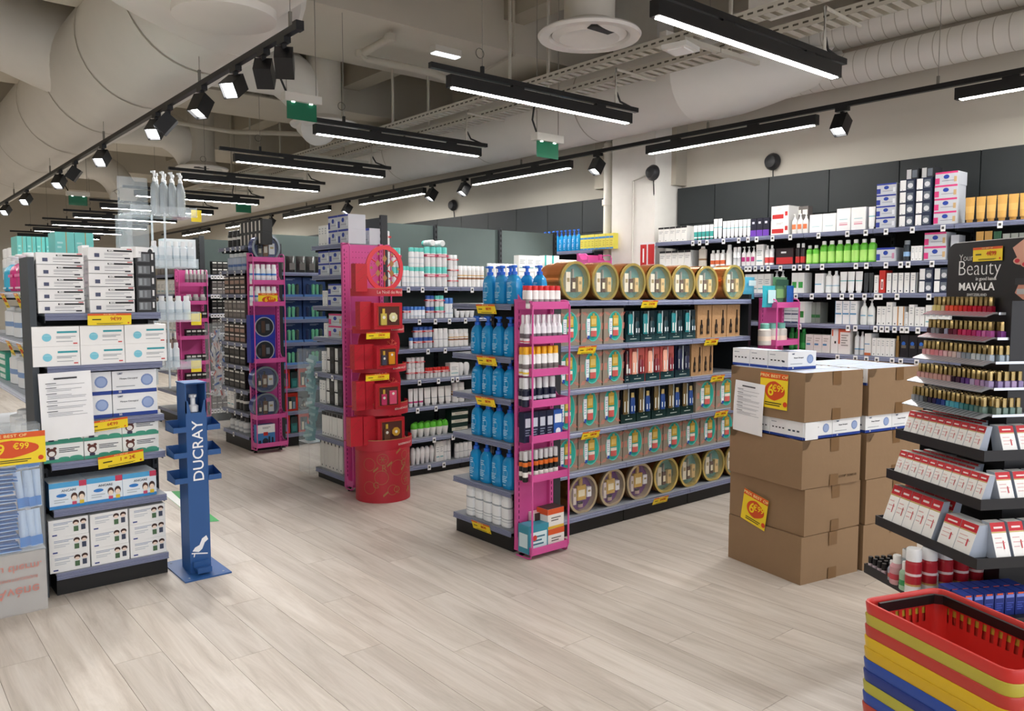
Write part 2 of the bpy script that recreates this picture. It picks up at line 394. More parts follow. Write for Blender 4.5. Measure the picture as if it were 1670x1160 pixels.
# gift tins: a flat-bottomed drum on its edge with a clear window on bottles
def mk_tin(side, rim, liner, kind):
    def f(w, h):
        R = w/2; zc = R*.94; d = .15 if kind != 'blue' else .12; n = 32
        def arc(r): 
            pts = []
            for i in range(n):
                a = -math.pi/2+2*math.pi*(i+.5)/n; x, z = r*math.cos(a), r*math.sin(a)+zc; pts.append((x, max(z, zc-R*.94+(R-r)*.9)))
            return pts
        A, B2 = arc(R), arc(R*.87); b = MB(); sm_ = m(side, .22, metal=.75 if kind != 'blue' else .2)
        o = len(b.v); b.v += [(x, .012, z) for x, z in A]+[(x, d, z) for x, z in A]+[(x, .02, z) for x, z in B2]
        for i in range(n):
            j = (i+1) % n; b.f.append([o+i, o+n+i, o+n+j, o+j]); b.fm.append(b.mi(sm_)); b.sm.append(True)
        b.f.append([o+n+i for i in range(n)][::-1]); b.fm.append(0); b.sm.append(False)
        inner = MB(); im = m(liner, .5, bump=.4, scale=30)
        inner.prism([(x, z) for x, z in B2], .045, .05, im)
        r = MB(); rm = m(rim, .25, metal=.6); o = len(r.v)
        r.v += [(x, 0, z) for x, z in A]+[(x, .03, z) for x, z in A]+[(x, 0, z) for x, z in B2]+[(x, .05, z) for x, z in B2]
        for i in range(n):
            j = (i+1) % n
            for q in ([i, n+i, n+j, j], [2*n+i, i, j, 2*n+j], [3*n+i, 2*n+i, 2*n+j, 3*n+j]): r.f.append([o+t for t in q]); r.fm.append(r.mi(rm)); r.sm.append(True)
        out = [('gift_tin', b), ('rim', r), ('lining', inner)]
        def bottle(nm, x, z, ww, hh, c, capc, sh=.6):
            q = MB(); q.box(x-ww/2, x+ww/2, .018, .042, z, z+hh*sh, m(c, .2)); q.box(x-ww*.16, x+ww*.16, .024, .038, z+hh*sh, z+hh, m(capc, .25, metal=.3)); decals(q, 1, 1, [], 0)
            q.quad((x-ww*.35, .0172, z+hh*sh*.25), (x+ww*.35, .0172, z+hh*sh*.25), (x+ww*.35, .0172, z+hh*sh*.7), (x-ww*.35, .0172, z+hh*sh*.7), 'e8dcb8' if kind != 'blue' else 'b8b0a0'); out.append((nm, q))
        def carton_(x, z, ww, hh, c):
            q = MB(); q.box(x-ww/2, x+ww/2, .016, .044, z, z+hh, m(c, .5)); q.quad((x-ww*.3, .0154, z+hh*.5), (x+ww*.3, .0154, z+hh*.5), (x+ww*.3, .0154, z+hh*.7), (x-ww*.3, .0154, z+hh*.7), '9a8858'); out.append(('small_carton', q))
        if kind == 'gold':
            carton_(-R*.42, R*.42, R*.3, R*.98, 'e6ddc6'); bottle('bottle', -R*.02, R*.4, R*.26, R*1.15, '5a4030', 'b9b4a8', .62); carton_(R*.4, R*.42, R*.28, R*.75, 'd9b878'); 
        elif kind == 'purple':
            bottle('bottle', R*0, R*.62, R*.62, R*1.1, 'c9a24c', 'c9a45a', .68); carton_(-R*.48, R*.45, R*.2, R*.82, 'd8c8c0'); carton_(R*.52, R*.72, R*.3, R*.5, 'e8e6ea'); q = MB(); q.lathe([(R*.16, R*.25), (R*.16, R*.42), (R*.16, R*.42, m('2a2020')), (R*.16, R*.5)], m('b09088'), 12, 0, .03, 1, .5); out.append(('jar', q))
        else:
            bottle('bottle', -R*.42, R*.4, R*.26, R*.95, '2a2a30', '15151a', .7); bottle('bottle', -R*.02, R*.35, R*.34, R*1.2, '5e3a20' if kind == 'blue' else '1a2440', '15151a', .8); carton_(R*.42, R*.5, R*.4, R*.75, 'b9bcc2')
        win = MB(); win.prism([(x*.995, (z-zc)*.995+zc) for x, z in B2], .008, .009, m('f4f8f8', .12, alpha=.04)); out.append(('window_film', win))
        return out
    return named(f, 'tin'+kind)
def mk_ovalset(w, h):
    """grey-beige gift box with a teal oval window on a bottle, a tube and a jar"""
    b = MB(); b.box(-w/2, w/2, 0, .075, 0, h, m('8f8475', .55)); dk = m('8a7a66', .6)
    st = m('e07a68', .6)
    for (x, z, dx, dz) in ((-.38, .86, .16, -.1), (-.4, .12, .1, .12), (.36, .12, .16, -.1), (.4, .84, .1, .12), (.4, .5, .0, .2), (-.42, .5, .0, .2)):
        for k in (0, 1, 2):
            cx_, cz_ = x*w+k*.012*(1 if dx >= 0 else -1), z*h; hx, hz = (dx*w*.45 or .002), dz*h*.45
            b.quad((cx_-hx-.002, -.0006, cz_-hz), (cx_-hx+.003, -.0006, cz_-hz), (cx_+hx+.003, -.0006, cz_+hz), (cx_+hx-.002, -.0006, cz_+hz), st)
    o = MB(); cx_, cz_ = w*.06, h*.5; o.disc(1, -.0012, m('2fa596', .35), 28, cx_, cz_, w*.36, h*.42)
    o.ring(.93, 1, -.002, -.0012, m('5fc4b6', .3), 28, cx_, cz_, w*.36, h*.42)
    q = MB(); q.box(-w*.07, w*.2, -.006, -.0013, h*.5, h*.8, m('c8a446', .25)); q.box(w*.02, w*.11, -.006, -.0013, h*.8, h*.87, m('d0b060', .3, metal=.4)); q.quad((-w*.04, -.0066, h*.56), (w*.17, -.0066, h*.56), (w*.17, -.0066, h*.72), (-w*.04, -.0066, h*.72), 'd8bb66')
    t = MB(); t.prism([(-w*.24, h*.2), (-w*.12, h*.2), (-w*.1, h*.72), (-w*.26, h*.72)], -.005, -.0013, m('e9ebee', .4)); t.box(-w*.22, -w*.12, -.0055, -.0013, h*.16, h*.25, m('2c4fa8', .4)); decals(t, w, h, [('t', .27, .34, .37, .64, 5, 'a8b4c8')], -.0056)
    j = MB(); j.lathe([(w*.14, h*.22), (w*.14, h*.38), (w*.14, h*.38, m('e4d9cc')), (w*.14, h*.46)], m('c9605c', .3), 12, w*.07, -.004, 1, .3)
    return [('gift_box', b), ('window', o), ('bottle', q), ('tube', t), ('jar', j)]
def mk_darkset(name, body, tube1, tube2, flap, tones):
    """pair of slim bottles in a dark tray box with a printed front flap"""
    def f(w, h):
        b = MB(); b.box(-w/2, w/2, .004, .07, 0, h, m(body, .3)); b.box(-w/2, w/2, 0, .004, 0, h*.24, m(flap, .4)); decals(b, w, h, [('t', .28, .07, .75, .12, 1, 'b9c4bc'), ('o', .5, .18, .018, 'b9c4bc')], -.001)
        out = [(name, b)]
        for i, (x, c, lc) in enumerate(((-.24, tube1, 'eceee8'), (.24, tube2, 'dfe6ea'))):
            q = MB(); r = w*.15; q.lathe([(r, h*.24), (r, h*(.86 if i == 0 else .62)), (r*.7, h*(.9 if i == 0 else .66)), (r*.7, h*(.9 if i == 0 else .66), m(tones)), (r*.6, h*(.97 if i == 0 else .78))], m(c, .3), 10, x*w, -.004, 1, .5)
            q.box(x*w-r*.75, x*w+r*.75, -.014, -.008, h*.3, h*(.58 if i == 0 else .44), m(lc)); out.append(('bottle', q))
        q = MB(); q.box(-w*.02, w*.02, -.003, .004, h*.24, h*.98, m('c8d2d4', .3)); out.append(('divider', q))
        return out
    return named(f, 'dark'+name)
def mk_kraft(w, h):
    b = MB(); bt = m('a8825a', .6, bump=.3, scale=30); b.prism([(-w/2, 0), (w/2, 0), (w*.49, h*.5), (w/2, h), (-w/2, h), (-w*.49, h*.5)], 0, .03, bt)
    out = [('gift_pouch', b)]
    for x, s in ((-.22, .55), (.24, .9)):
        q = MB(); q.prism([((x-.08)*w, h*.12), ((x+.08)*w, h*.12), ((x+.08)*w, h*(.1+.5*s)), ((x+.03)*w, h*(.14+.52*s)), ((x+.025)*w, h*(.1+.82*s)), ((x-.025)*w, h*(.1+.82*s)), ((x-.03)*w, h*(.14+.52*s)), ((x-.08)*w, h*(.1+.5*s))], -.006, -.0005, m('201812', .3)); decals(q, w, h, [((x+.5-.05), .2, (x+.5+.05), .2+.3*s*.6, '6a5238')], -.0066); out.append(('bottle_window', q))
    return out
mk_kraft.__name__ = 'kraft'
def mk_polish(col):
    def f(w, h):
        b = MB(); b.box(-w*.46, w*.46, 0, w*.9, 0, h*.4, m(col, .12)); b.box(-w*.3, w*.3, w*.15, w*.75, h*.4, h*.44, m(col, .12))
        c = MB(); gm = m('a08c60', .25, metal=.85); c.lathe([(w*.46, h*.44), (w*.44, h*.98), (w*.4, h)], gm, 6, 0, w*.45)
        return [('nail_polish', b), ('cap', c)]
    return named(f, 'pol'+col)
def mk_hangbox(redtop=True, tall=1.):
    """slanted nail-care pack: white card with a red head and grey sides"""
    def f(w, h):
        d = max(.035, w*.9) if tall == 1 else .05; b = MB(); sl = h*.35
        for x0, x1, mt in ((-w/2, w/2, WHITE),):
            vs = [(x0, 0, 0), (x1, 0, 0), (x1, d, 0), (x0, d, 0), (x0, sl, h), (x1, sl, h), (x1, d+sl*.6, h), (x0, d+sl*.6, h)]
            b.add(vs, [(0, 1, 5, 4), (3, 2, 1, 0), (4, 5, 6, 7), (2, 3, 7, 6)], mt); b.add(vs, [(0, 4, 7, 3), (1, 2, 6, 5)], 'a9b3c2')
        def fr(u0, v0, u1, v1, c, lift):
            p_ = lambda u, v: ((u-.5)*w, sl*v-lift, v*h+lift*.3); b.quad(p_(u0, v0), p_(u1, v0), p_(u1, v1), p_(u0, v1), c)
        fr(0, .76, 1, 1, 'c41e2a', .0006); fr(.2, .84, .8, .89, 'f0dede', .0012); fr(0, .725, 1, .755, 'c9b060', .0006)
        for i in range(3): fr(.12, .58-.12*i, (.6, .8, .5)[i], .6-.12*i, 'd9a8a8', .0012)
        fr(.62, .3, .7, .52, 'c8404a', .0012)
        return [('nail_care_pack', b)]
    return named(f, 'hang')
# ---------------------------------------------------------------- shelving
RAIL = '8187a2'; DECK = '8c9199'; PANEL = '4a5454'; PLINTH = '141414'; PINK = 'cf5598'
def fbox(b, F, s0, s1, d0, d1, z0, z1, mt):
    p = [F.pt(s, d, 0) for s, d in ((s0, d0), (s1, d0), (s1, d1), (s0, d1))]
    if s1 < s0: p = [p[1], p[0], p[3], p[2]]
    vs = [(q.x, q.y, z0) for q in p]+[(q.x, q.y, z1) for q in p]
    b.add(vs, [(3, 2, 1, 0), (4, 5, 6, 7), (0, 1, 5, 4), (1, 2, 6, 5), (2, 3, 7, 6), (3, 0, 4, 7)], mt)
def fprism(b, F, s0, s1, prof, mt):
    """prof [(d, z)] swept from s0 to s1"""
    n = len(prof); vs = [tuple(F.pt(s0, d, z)) for d, z in prof]+[tuple(F.pt(s1, d, z)) for d, z in prof]
    b.add(vs, [tuple(range(n-1, -1, -1)), tuple(range(n, 2*n))]+[(i, (i+1) % n, n+(i+1) % n, n+i) for i in range(n)], mt)
LIP = .036
def rail_prof(z):     # ridged price rail in front of a deck whose top is at z
    q = [(0, z-LIP), (-.006, z-LIP), (-.008, z-LIP+.006), (-.002, z-LIP+.009), (-.002, z-LIP+.014), (-.006, z-LIP+.016), (-.002, z-LIP+.02), (-.006, z-LIP+.024), (-.002, z-LIP+.028), (-.004, z), (0, z)]
    return q[::-1]
def shelf_unit(name, label, F, s0, s1, zs, depth, joints=(), back=None, backtop=None, tags={}, plinth=(.02, 0), backcol='20242a', cat='shelf unit', lowdepth=None, rails=RAIL, sidepanel=None):
    """zs: deck tops from the lowest; tags {level: [pixels]}"""
    base = F.pt(s0, 0, 0); root = thing(name, label, cat, base, 0.)
    off = Vector((-base.x, -base.y, 0))
    def sub(nm, b, par=root):
        me = b.mesh(nm)
        me.transform(Matrix.Translation(off)); return link(nm, me, par)
    js = [s0, *joints, s1]; top = backtop or (zs[-1]+.02)
    for a, c in zip(js, js[1:]):
        b = MB(); fbox(b, F, a+.002, c-.002, depth-.01, depth+.012, .0, top, m(backcol, .7)); sub('back_panel', b)
        b = MB(); fbox(b, F, a+.004, c-.004, plinth[0], depth-.01, 0, zs[0]-LIP, m(PLINTH, .5)); sub('plinth', b)
    for a in js:
        b = MB(); fbox(b, F, a-.015, a+.015, depth-.04, depth+.02, 0, top+.015, m('2c2f33', .5))
        k = int((top-zs[0])/.05)
        for i in range(k): fbox(b, F, a-.006, a+.006, depth-.042, depth-.0395, zs[0]+.03+i*.05, zs[0]+.055+i*.05, m('0a0a0a', .9))
        sub('upright', b)
    for li, z in enumerate(zs):
        for bi, (a, c) in enumerate(zip(js, js[1:])):
            b = MB(); fbox(b, F, a+.002, c-.002, 0, depth-.01, z-.014, z, m(DECK, .45)); 
            if li: fbox(b, F, a+.004, a+.008, .03, depth-.04, z-.05, z-.014, m('303338', .5)); fbox(b, F, c-.008, c-.004, .03, depth-.04, z-.05, z-.014, m('303338', .5))
            sh = sub('shelf', b)
            b = MB(); fprism(b, F, a+.002, c-.002, rail_prof(z), m(rails, .35)); sub('price_rail', b, sh)
        for px in tags.get(li, ()):
            t = F.s(px, z-.02, -.01); b = MB(); fbox(b, F, t-.016, t+.016, -.013, -.0085, z-.052, z-.006, m('f0f0f0', .4)); fbox(b, F, t-.009, t+.009, -.0136, -.013, z-.036, z-.018, m('4a4a4a', .5)); sub('price_tag', b)
    return root
CARDS = []
def price_card(F, px, z, d, text, label, wd=.105, hh=.05, tilt=.35, yaw=0., big=False, rot=0., s=None, plain=False):
    """yellow printed card clipped at height z (its top)"""
    t = F.s(px, z, d) if s is None else s; o = thing('price_card', label, 'price card', F.pt(t, d, z), 0, 'yellow price cards')
    o.rotation_euler = (tilt, rot, F.rz+yaw)
    b = MB(); b.box(-wd/2, wd/2, -.0012, 0, -hh, 0, m('f6d92a', .5)); part('card', b, o)
    if plain: return o
    b = MB(); b.box(-wd/2, wd/2, -.0018, -.0012, -hh*.17, 0, m('dd5a22', .5)); decals(b, wd, hh, [('o', .93, -.84, .075, 'd8461c')], -.0024)
    for i in range(2):
        b.quad((-wd*.3, -.0024, -hh*(.86+.06*i)), (wd*(.3-.05*i), -.0024, -hh*(.86+.06*i)), (wd*(.3-.05*i), -.0024, -hh*(.83+.06*i)), (-wd*.3, -.0024, -hh*(.83+.06*i)), '4a4214')
    part('header_strip', b, o)
    if big:
        b = MB(); pts = []
        for i in range(24):
            a = 2*math.pi*i/24; r = 1+.0*a; x, zz = math.cos(a), math.sin(a); k = 1-.35*max(0, x)*abs(zz); pts.append((wd*.05+wd*.36*x, -hh*.5+hh*.26*zz*k*1.05))
        b.face([(x, -.0024, z_) for x, z_ in pts], 'd8501e'); part('price_blob', b, o)
        me = text_mesh(text.split('€')[0], hh*.46, m('f9d820'), off=.001); link('price_figure', me, o, (-wd*.1, -.0032, -hh*.5))
        me = text_mesh('€'+text.split('€')[1], hh*.26, m('f9d820'), off=.0005); link('price_figure', me, o, (wd*.17, -.0032, -hh*.43))
    else:
        me = text_mesh(text, hh*.42, m('c8401c'), off=.0002); link('price_figure', me, o, (wd*.14, -.0026, -hh*.48))
        b = MB(); decals(b, wd, hh, [('t', .1, -.62, .3, -.4, 1, '3a3414')], -.0024); part('old_price', b, o)
    me = text_mesh('PRIX BEST OF', hh*.12, m('f6e8a0'), off=0, sx=1.4); link('lettering', me, o, (0, -.0026, -hh*.09))
    return o
def pink_rack(name, label, F, s0, s1, d0, zs, ztop, depth, lipz=.045, topdepth=None):
    """perforated pink end rack: d0 = back panel, trays stand out by depth towards the viewer"""
    base = F.pt(s0, d0, 0); root = thing(name, label, 'display rack', base); off = Vector((-base.x, -base.y, 0)); pk = m(PINK, .38)
    def sub(nm, b, par=root):
        me = b.mesh(nm); me.transform(Matrix.Translation(off)); return link(nm, me, par)
    b = MB(); fbox(b, F, s0, s1, d0-.004, d0, .05, ztop, pk); sub('back_panel', b)
    for a, e in ((s0, s0+.03), (s1-.03, s1)):
        b = MB(); fbox(b, F, a, e, d0-.03, d0, .03, ztop+.01, pk); sub('upright', b)
    b = MB(); dk = m('5a1440', .8); zz = .12
    while zz < ztop-.06:
        for a in (s0+.015, s1-.015): fbox(b, F, a-.003, a+.003, d0-.0306, d0-.03, zz, zz+.02, dk)
        zz += .035
    fbox(b, F, s0-.0006, s0, d0-.02, d0-.012, .1, .101, dk)
    o = sub('slot_pattern', b); o['kind'] = 'stuff'
    f = d0-depth
    for z in zs:
        b = MB(); fbox(b, F, s0+.004, s1+.0, f, d0-.03, z-.004, z, pk); fbox(b, F, s0+.004, s1, f-.003, f, z-.004, z+lipz-.004, pk)
        for a in (s0+.004, s1-.003): 
            vs = [F.pt(t, d, q) for t in (a, a+.003) for d, q in ((f, z), (d0-.03, z), (d0-.03, z+lipz*1.9), (f+depth*.55, z+lipz), (f, z+lipz))]
            b.add(vs, [(0, 1, 2, 3, 4), (9, 8, 7, 6, 5), (0, 4, 9, 5), (4, 3, 8, 9), (3, 2, 7, 8)], pk)
        sub('tray', b)
    for a in (s0+.004, s1+.004):
        q = lambda d, z: tuple(F.pt(a, d, z)); b = MB()
        b.tube([q(d0-.02, ztop-.005), q(f+.03, ztop), q(f+.008, ztop-.008), q(f-.006, ztop-.03), q(f-.006, zs[0]+.02), q(f+.01, zs[0]-.02), q(f+.04, zs[0]-.028), q(d0-.02, zs[0]-.028)], .006, pk, 8); sub('side_tube', b)
    for a, d in ((s0+.03, d0-.04), (s1-.03, d0-.04)):
        p_ = F.pt(a, d, 0); b = MB(); b.lathe([(.018, 0), (.02, .008), (.008, .014), (.008, .05)], m('1a1a1a', .4), 10, p_.x, p_.y); sub('foot', b)
    return root
# ---------------------------------------------------------------- the hall
T4 = 4.9
fl = MB(); fl.box(-6, 6.62, -5, 24, -.1, -.004, wood_mat('floor_boards_far', 1., True)); FLOOR = struct('floor', fl)
pk_m = wood_mat('floor_boards', 1., False); pm = MB(); pm.box(-.0992, .0992, -.7492, .7492, -.0038, 0, pk_m); pm = pm.mesh('plank')
for i in range(31):
    off = (i*.61) % 1.5
    for j in range(8):
        y = .6+off-.75+1.5*j; x = -.1+.2*i
        if x > .09*y-.35 and x < 2.1*y+1.0 and y < 9.6: link('plank', pm, FLOOR, (x, y, 0))
UP = 'cfc9bd'
def wall(name, x0, x1, y0, y1, z0=-.1, z1=T4, c=UP): b = MB(); b.box(x0, x1, y0, y1, z0, z1, m(c, .8, var=.04, scale=1.5)); return struct(name, b)
WR = wall('wall_right', 6.62, 6.8, -5, 24); wall('wall_back', -6, 6.8, 24, 24.2); wall('wall_left', -6.2, -6, -5, 24.2); 
for i_, (a_, c_) in enumerate(((-6.2, -5.6), (-1.9, -1.5), (2.2, 2.6), (6.3, 6.8))): wall('wall_front' if i_ == 0 else 'added_front_pillar', a_, c_, -5.2, -5, 0, 4.3)  # front wall left open between added pillars to let in fill light
wall('added_front_lintel', -6.2, 6.8, -5.2, -5, 4.3, T4)
b = MB(); b.box(-6.2, 6.8, -5.2, 24.2, T4, T4+.2, m('b8b1a2', .85, var=.08, scale=2)); CEIL = struct('ceiling', b)
rc = rough_concrete()
for y0, y1 in ((-1.6, -.4), (2., 3.1), (6.0, 7.35), (9.25, 10.4), (13., 14.2), (16.5, 17.7), (20, 21.2)):
    b = MB(); b.box(-6, 6.62, y0, y1, 3.92, T4, m('cdc7ba', .8, var=.06, scale=2)); part('ceiling_beam', b, CEIL)
b = MB(); b.box(3.4, 4.9, 9.2, 9.25, 3.93, T4, rc); b.box(-6, 2.6, 9.2, 9.25, 3.93, T4, rc); part('rough_concrete_face', b, CEIL)
b = MB(); b.box(-6, 2.9, 7.37, 7.4, 3.95, T4, rc); b.box(-2, 1.8, 5.96, 5.99, 4.1, T4, rc); part('rough_concrete_face', b, CEIL)
b = MB(); b.box(4.9, 5.15, -5, 24, 4.2, T4, m('aca595', .8)); part('ceiling_beam', b, CEIL)
# dark wall panels above the shelving
pc = m('262b2d', .55, var=.06, scale=2)
px_j = (1105, 1166, 1254, 1352, 1466, 1598); ys = [P(px, 300, X=6.52).y for px in px_j]+[1.05, .15, -.75]
for a, c in zip(ys, ys[1:]):
    for z0, z1 in ((.2, 2.3), (2.305, 2.67)): b = MB(); b.box(6.52, 6.61, c+.004, a-.004, z0, z1, pc); part('wall_panel', b, WR)
ys = [P(px, 330, X=6.52).y for px in (1017, 950, 893, 842, 796, 752, 713, 676)]+[P(676, 330, X=6.52).y+.9*i for i in range(1, 8)]
for a, c in zip(ys, ys[1:]):
    for z0, z1 in ((.2, 2.3), (2.305, 2.67)): b = MB(); b.box(6.52, 6.61, a+.004, c-.004, z0, z1, pc); part('wall_panel', b, WR)
b = MB(); b.box(6.2, 6.62, 5.22, 5.8, -.1, T4, m('f2efe8', .6)); o = struct('wall_pillar', b)
b = MB(); b.box(6.45, 6.62, 5.16, 5.22, 2.7, T4, m('b5afa1', .7)); b.box(6.35, 6.62, 5.8, 6.2, 2.75, T4, m('b5afa1', .7)); struct('trim_1', b)
b = MB(); b.tube([(6.3, 5.95, 0), (6.3, 5.95, 3.2), (6.35, 5.9, 3.35), (6.5, 5.6, 3.4)], .05, 'e9e6dd', 12)
for z in (1.2, 1.9, 2.55, 3.1): b.lathe([(.065, z), (.065, z+.06)], m('e9e6dd'), 12, 6.3, 5.95)
tag(part('drain_pipe', b, None), 'white vertical drain pipe with collars beside the wall pillar', 'pipe')
b = MB(); b.tube([(6.19, 5.5, 1.0), (6.19, 5.5, 2.75), (6.19, 5.35, 2.78), (6.19, 5.22, 2.78)], .01, 'dedbd2', 8); tag(part('cable_conduit', b, None), 'thin pale cable conduit running down the white wall pillar', 'conduit')
t = thing('fire_extinguisher_sign', 'small red and white fire safety notice on the white wall pillar', 'sign', (6.195, 5.3, 2.0), -math.pi/2)
b = MB(); b.box(-.1, .1, -.004, 0, -.2, .12, m('f2f2f2')); part('board', b, t)
b = MB(); b.box(-.09, -.01, -.006, -.004, -.12, .1, m('c92626')); b.box(.01, .09, -.006, -.004, -.1, .1, m('c92626')); decals(b, 1, 1, [], 0); b.box(-.06, -.04, -.0065, -.006, -.08, .06, m('f4f4f4')); part('red_symbol', b, t)
b = MB(); b.box(-.09, .09, -.006, -.004, -.19, -.15, m('2b3f86')); part('caption_strip', b, t)
# ---- ducts
dw = m('e6e3dc', .55, var=.05, scale=3)
t = thing('air_duct', 'large pale round air duct above the spotlight track with seams and a drum outlet', 'air duct', (2.04, 8, 3.73))
def loc(b, par): 
    o = par.location
    for i, v in enumerate(b.v): b.v[i] = (v[0]-o.x, v[1]-o.y, v[2]-o.z)
    return b
b = MB(); b.lathe([(.54, 5.35), (.54, 22)], dw, 40, 2.04, 3.73, axis='y'); part('main_tube', loc(b, t), t)
for y in (5.9, 7.3, 8.7, 10.2, 12, 14): b = MB(); b.lathe([(.546, y), (.546, y+.02)], m('b0aa9d', .6), 40, 2.04, 3.73, axis='y', caps=False); part('seam_band', loc(b, t), t)
b = MB(); n = 40; rings = []
for k in range(9):
    f = k/8; y = 5.4-.55*f; o = len(b.v); rings.append(o)
    for i in range(n):
        a = 2*math.pi*i/n; c, s_ = math.cos(a), math.sin(a); pw = 2+4*f; q = (abs(c)**pw+abs(s_)**pw)**(-1/pw); cc, ss = c*q, s_*q
        b.v.append((2.04-.48*f+cc*(.54+.04*f), y, 3.73+ss*(.54)+.02*f))
b.v += [(v[0], .5, v[2]) for v in b.v[rings[-1]:rings[-1]+n]]; rings.append(rings[-1]+n)
k = b.mi(dw)
for r0, r1 in zip(rings, rings[1:]):
    for i in range(n): b.f.append([r0+i, r1+i, r1+(i+1) % n, r0+(i+1) % n][::-1]); b.fm.append(k); b.sm.append(True)
part('flared_plenum', loc(b, t), t)
b = MB(); b.lathe([(.27, 3.16), (.285, 3.165), (.285, 3.3)], dw, 32, 1.72, 4.62); part('drum_outlet', loc(b, t), t)
b = MB(); b.tube([(-1.2, 9.6, 4.5), (.4, 9.3, 4.35), (1.3, 8.9, 4.1), (1.9, 8.6, 3.8)], .42, dw, 28); part('branch_tube', loc(b, t), t)
for k, (yy, R0) in enumerate(((7.6, .24), (11.3, .24), (15.2, .24))):
    b = MB(); pts = [(2.3, yy+.15, 3.8), (3.0, yy+.12, 3.82)]+[(3.25+.55*math.sin(a), yy+.06, 3.27+.55*math.cos(a)) for a in [math.pi/2*i/8 for i in range(1, 8)]]+[(3.8, yy, 3.34)]
    b.tube(pts, R0, dw, 24); part('elbow_tube', loc(b, t), t)
def diffuser(x, y, z, label):
    t = thing('ceiling_diffuser', label, 'air vent', (x, y, z), 0, 'round ceiling diffusers'); wm = m('e8e5e0', .35)
    b = MB(); b.lathe([(.335, .03), (.345, .018), (.335, 0), (.27, .004), (.25, .03)], wm, 48, caps=False); part('outer_ring', b, t)
    b = MB(); b.lathe([(.25, .02), (.2, -.004), (.1, .02), (.0, .05)], wm, 40, caps=False); part('inner_cone', b, t)
    b = MB(); b.lathe([(.255, .03), (.21, .07), (.17, .1), (.17, 1.58)], m('cdc8bd', .6), 32, caps=False); part('neck', b, t)
    b = MB(); b.box(-.16, .03, -.2, -.14, -.004, .02, m('2a2a2a')); part('damper_slot', b, t)
diffuser(3.87, 3.84, 3.3, 'large white round ceiling diffuser nearest the camera, over the aisle')
diffuser(3.8, 7.54, 3.3, 'white round ceiling diffuser half hidden behind a black linear lamp')
diffuser(3.8, 11.2, 3.3, 'small far white round ceiling diffuser above the distant lamps')
t = thing('air_duct', 'second pale round duct along the wall side ending in a tapered cone', 'air duct', (5.7, 8, 3.46))
b = MB(); b.lathe([(.367, 4.35), (.367, 22)], dw, 36, 5.7, 3.46, axis='y'); part('main_tube', loc(b, t), t)
b = MB(); b.lathe([(.13+.237*math.sin(math.pi/2*k/10)**1.3, 3.4+.95*k/10) for k in range(11)], dw, 36, 5.7, 3.46, axis='y', caps=False)
for i, v in enumerate(b.v):
    f = (4.35-v[1])/.95; b.v[i] = (v[0]+.6*f, v[1], v[2]+.02*f)
part('tapered_end', loc(b, t), t)
for y in (5.5, 7.2, 9): b = MB(); b.lathe([(.372, y), (.372, y+.015)], m('b5b0a3'), 36, 5.7, 3.46, axis='y', caps=False); part('seam_band', loc(b, t), t)
for nm, (px, py), xx, dz in (('lower', (1228, 172), 6.3, .13), ('upper', (1228, 172), 6.33, .43)):
    q = P(px, py, X=xx); b = MB(); zc = q.z+dz; b.lathe([(.13, -5), (.13, 3.7 if nm == 'upper' else 3.9)], dw, 24, xx, zc, axis='y')
    for k in range(70):
        y = -1+k*.1; b.lathe([(.132, y), (.132, y+.006)], m('b8b3a7'), 24, xx, zc, axis='y', caps=False)
    tag(part('spiral_duct', b, None), f'{nm} of the two thin spiral ducts along the right wall', 'air duct')
b = MB(); q = P(1270, 30, Z=3.5); b.box(q.x-.14, q.x+.14, q.y-.15, q.y+.15, 3.55, T4, dw); tag(part('duct_box', b, None), 'pale square drop duct beside the nearest linear lamp', 'air duct')
# ---- cable trays
def cable_tray(x, wd, z, label):
    t = thing('cable_tray', label, 'cable tray', (x, 9, z), 0, 'cable trays'); mt = m('cbc7bb', .5)
    for s in (-1, 1):
        b = MB(); b.box(s*wd/2-.003, s*wd/2+.003, -9, 11, 0, .055, mt); part('side_rail', b, t)
    b = MB()
    for i in range(230): b.box(-wd/2, wd/2, -9+i*.085, -9+i*.085+.042, .0, .004, mt)
    o = part('perforated_floor', b, t); o['kind'] = 'stuff'
    b = MB()
    for i in range(150): b.box(-wd/2-.0045, -wd/2-.003, -7+i*.07, -7+i*.07+.04, .022, .034, m('5a564c'))
    o = part('slot_pattern', b, t); o['kind'] = 'stuff'
    for i in range(6):
        b = MB(); b.box(-wd/2-.04, wd/2+.25, -5.6+i*1.9, -5.56+i*1.9, -.03, 0, mt); b.box(-.01, .01, -5.59+i*1.9, -5.57+i*1.9, .0, T4-z, mt); part('bracket', b, t)
cable_tray(4.41, .1, 3.3, 'narrow perforated cable tray nearer the lamps'); cable_tray(4.85, .18, 3.3, 'wide perforated cable tray nearer the wall')
b = MB(); b.box(-.1, .1, -.09, .09, -.03, .0, m('e8e8e4', .4)); b.box(-.07, .07, -.06, .06, -.04, -.03, m('f6f6f4')); t = tag(part('wireless_box', b, None, P(1110, 75, Z=3.24), .2), 'white square wireless unit fixed under the cable tray', 'access point')
b = MB(); b.box(-.06, .06, -.03, .03, -.06, .06, m('dcd9d0')); tag(part('junction_box', b, None, P(1090, 68, Z=3.37)), 'pale junction box on the narrow cable tray', 'junction box')
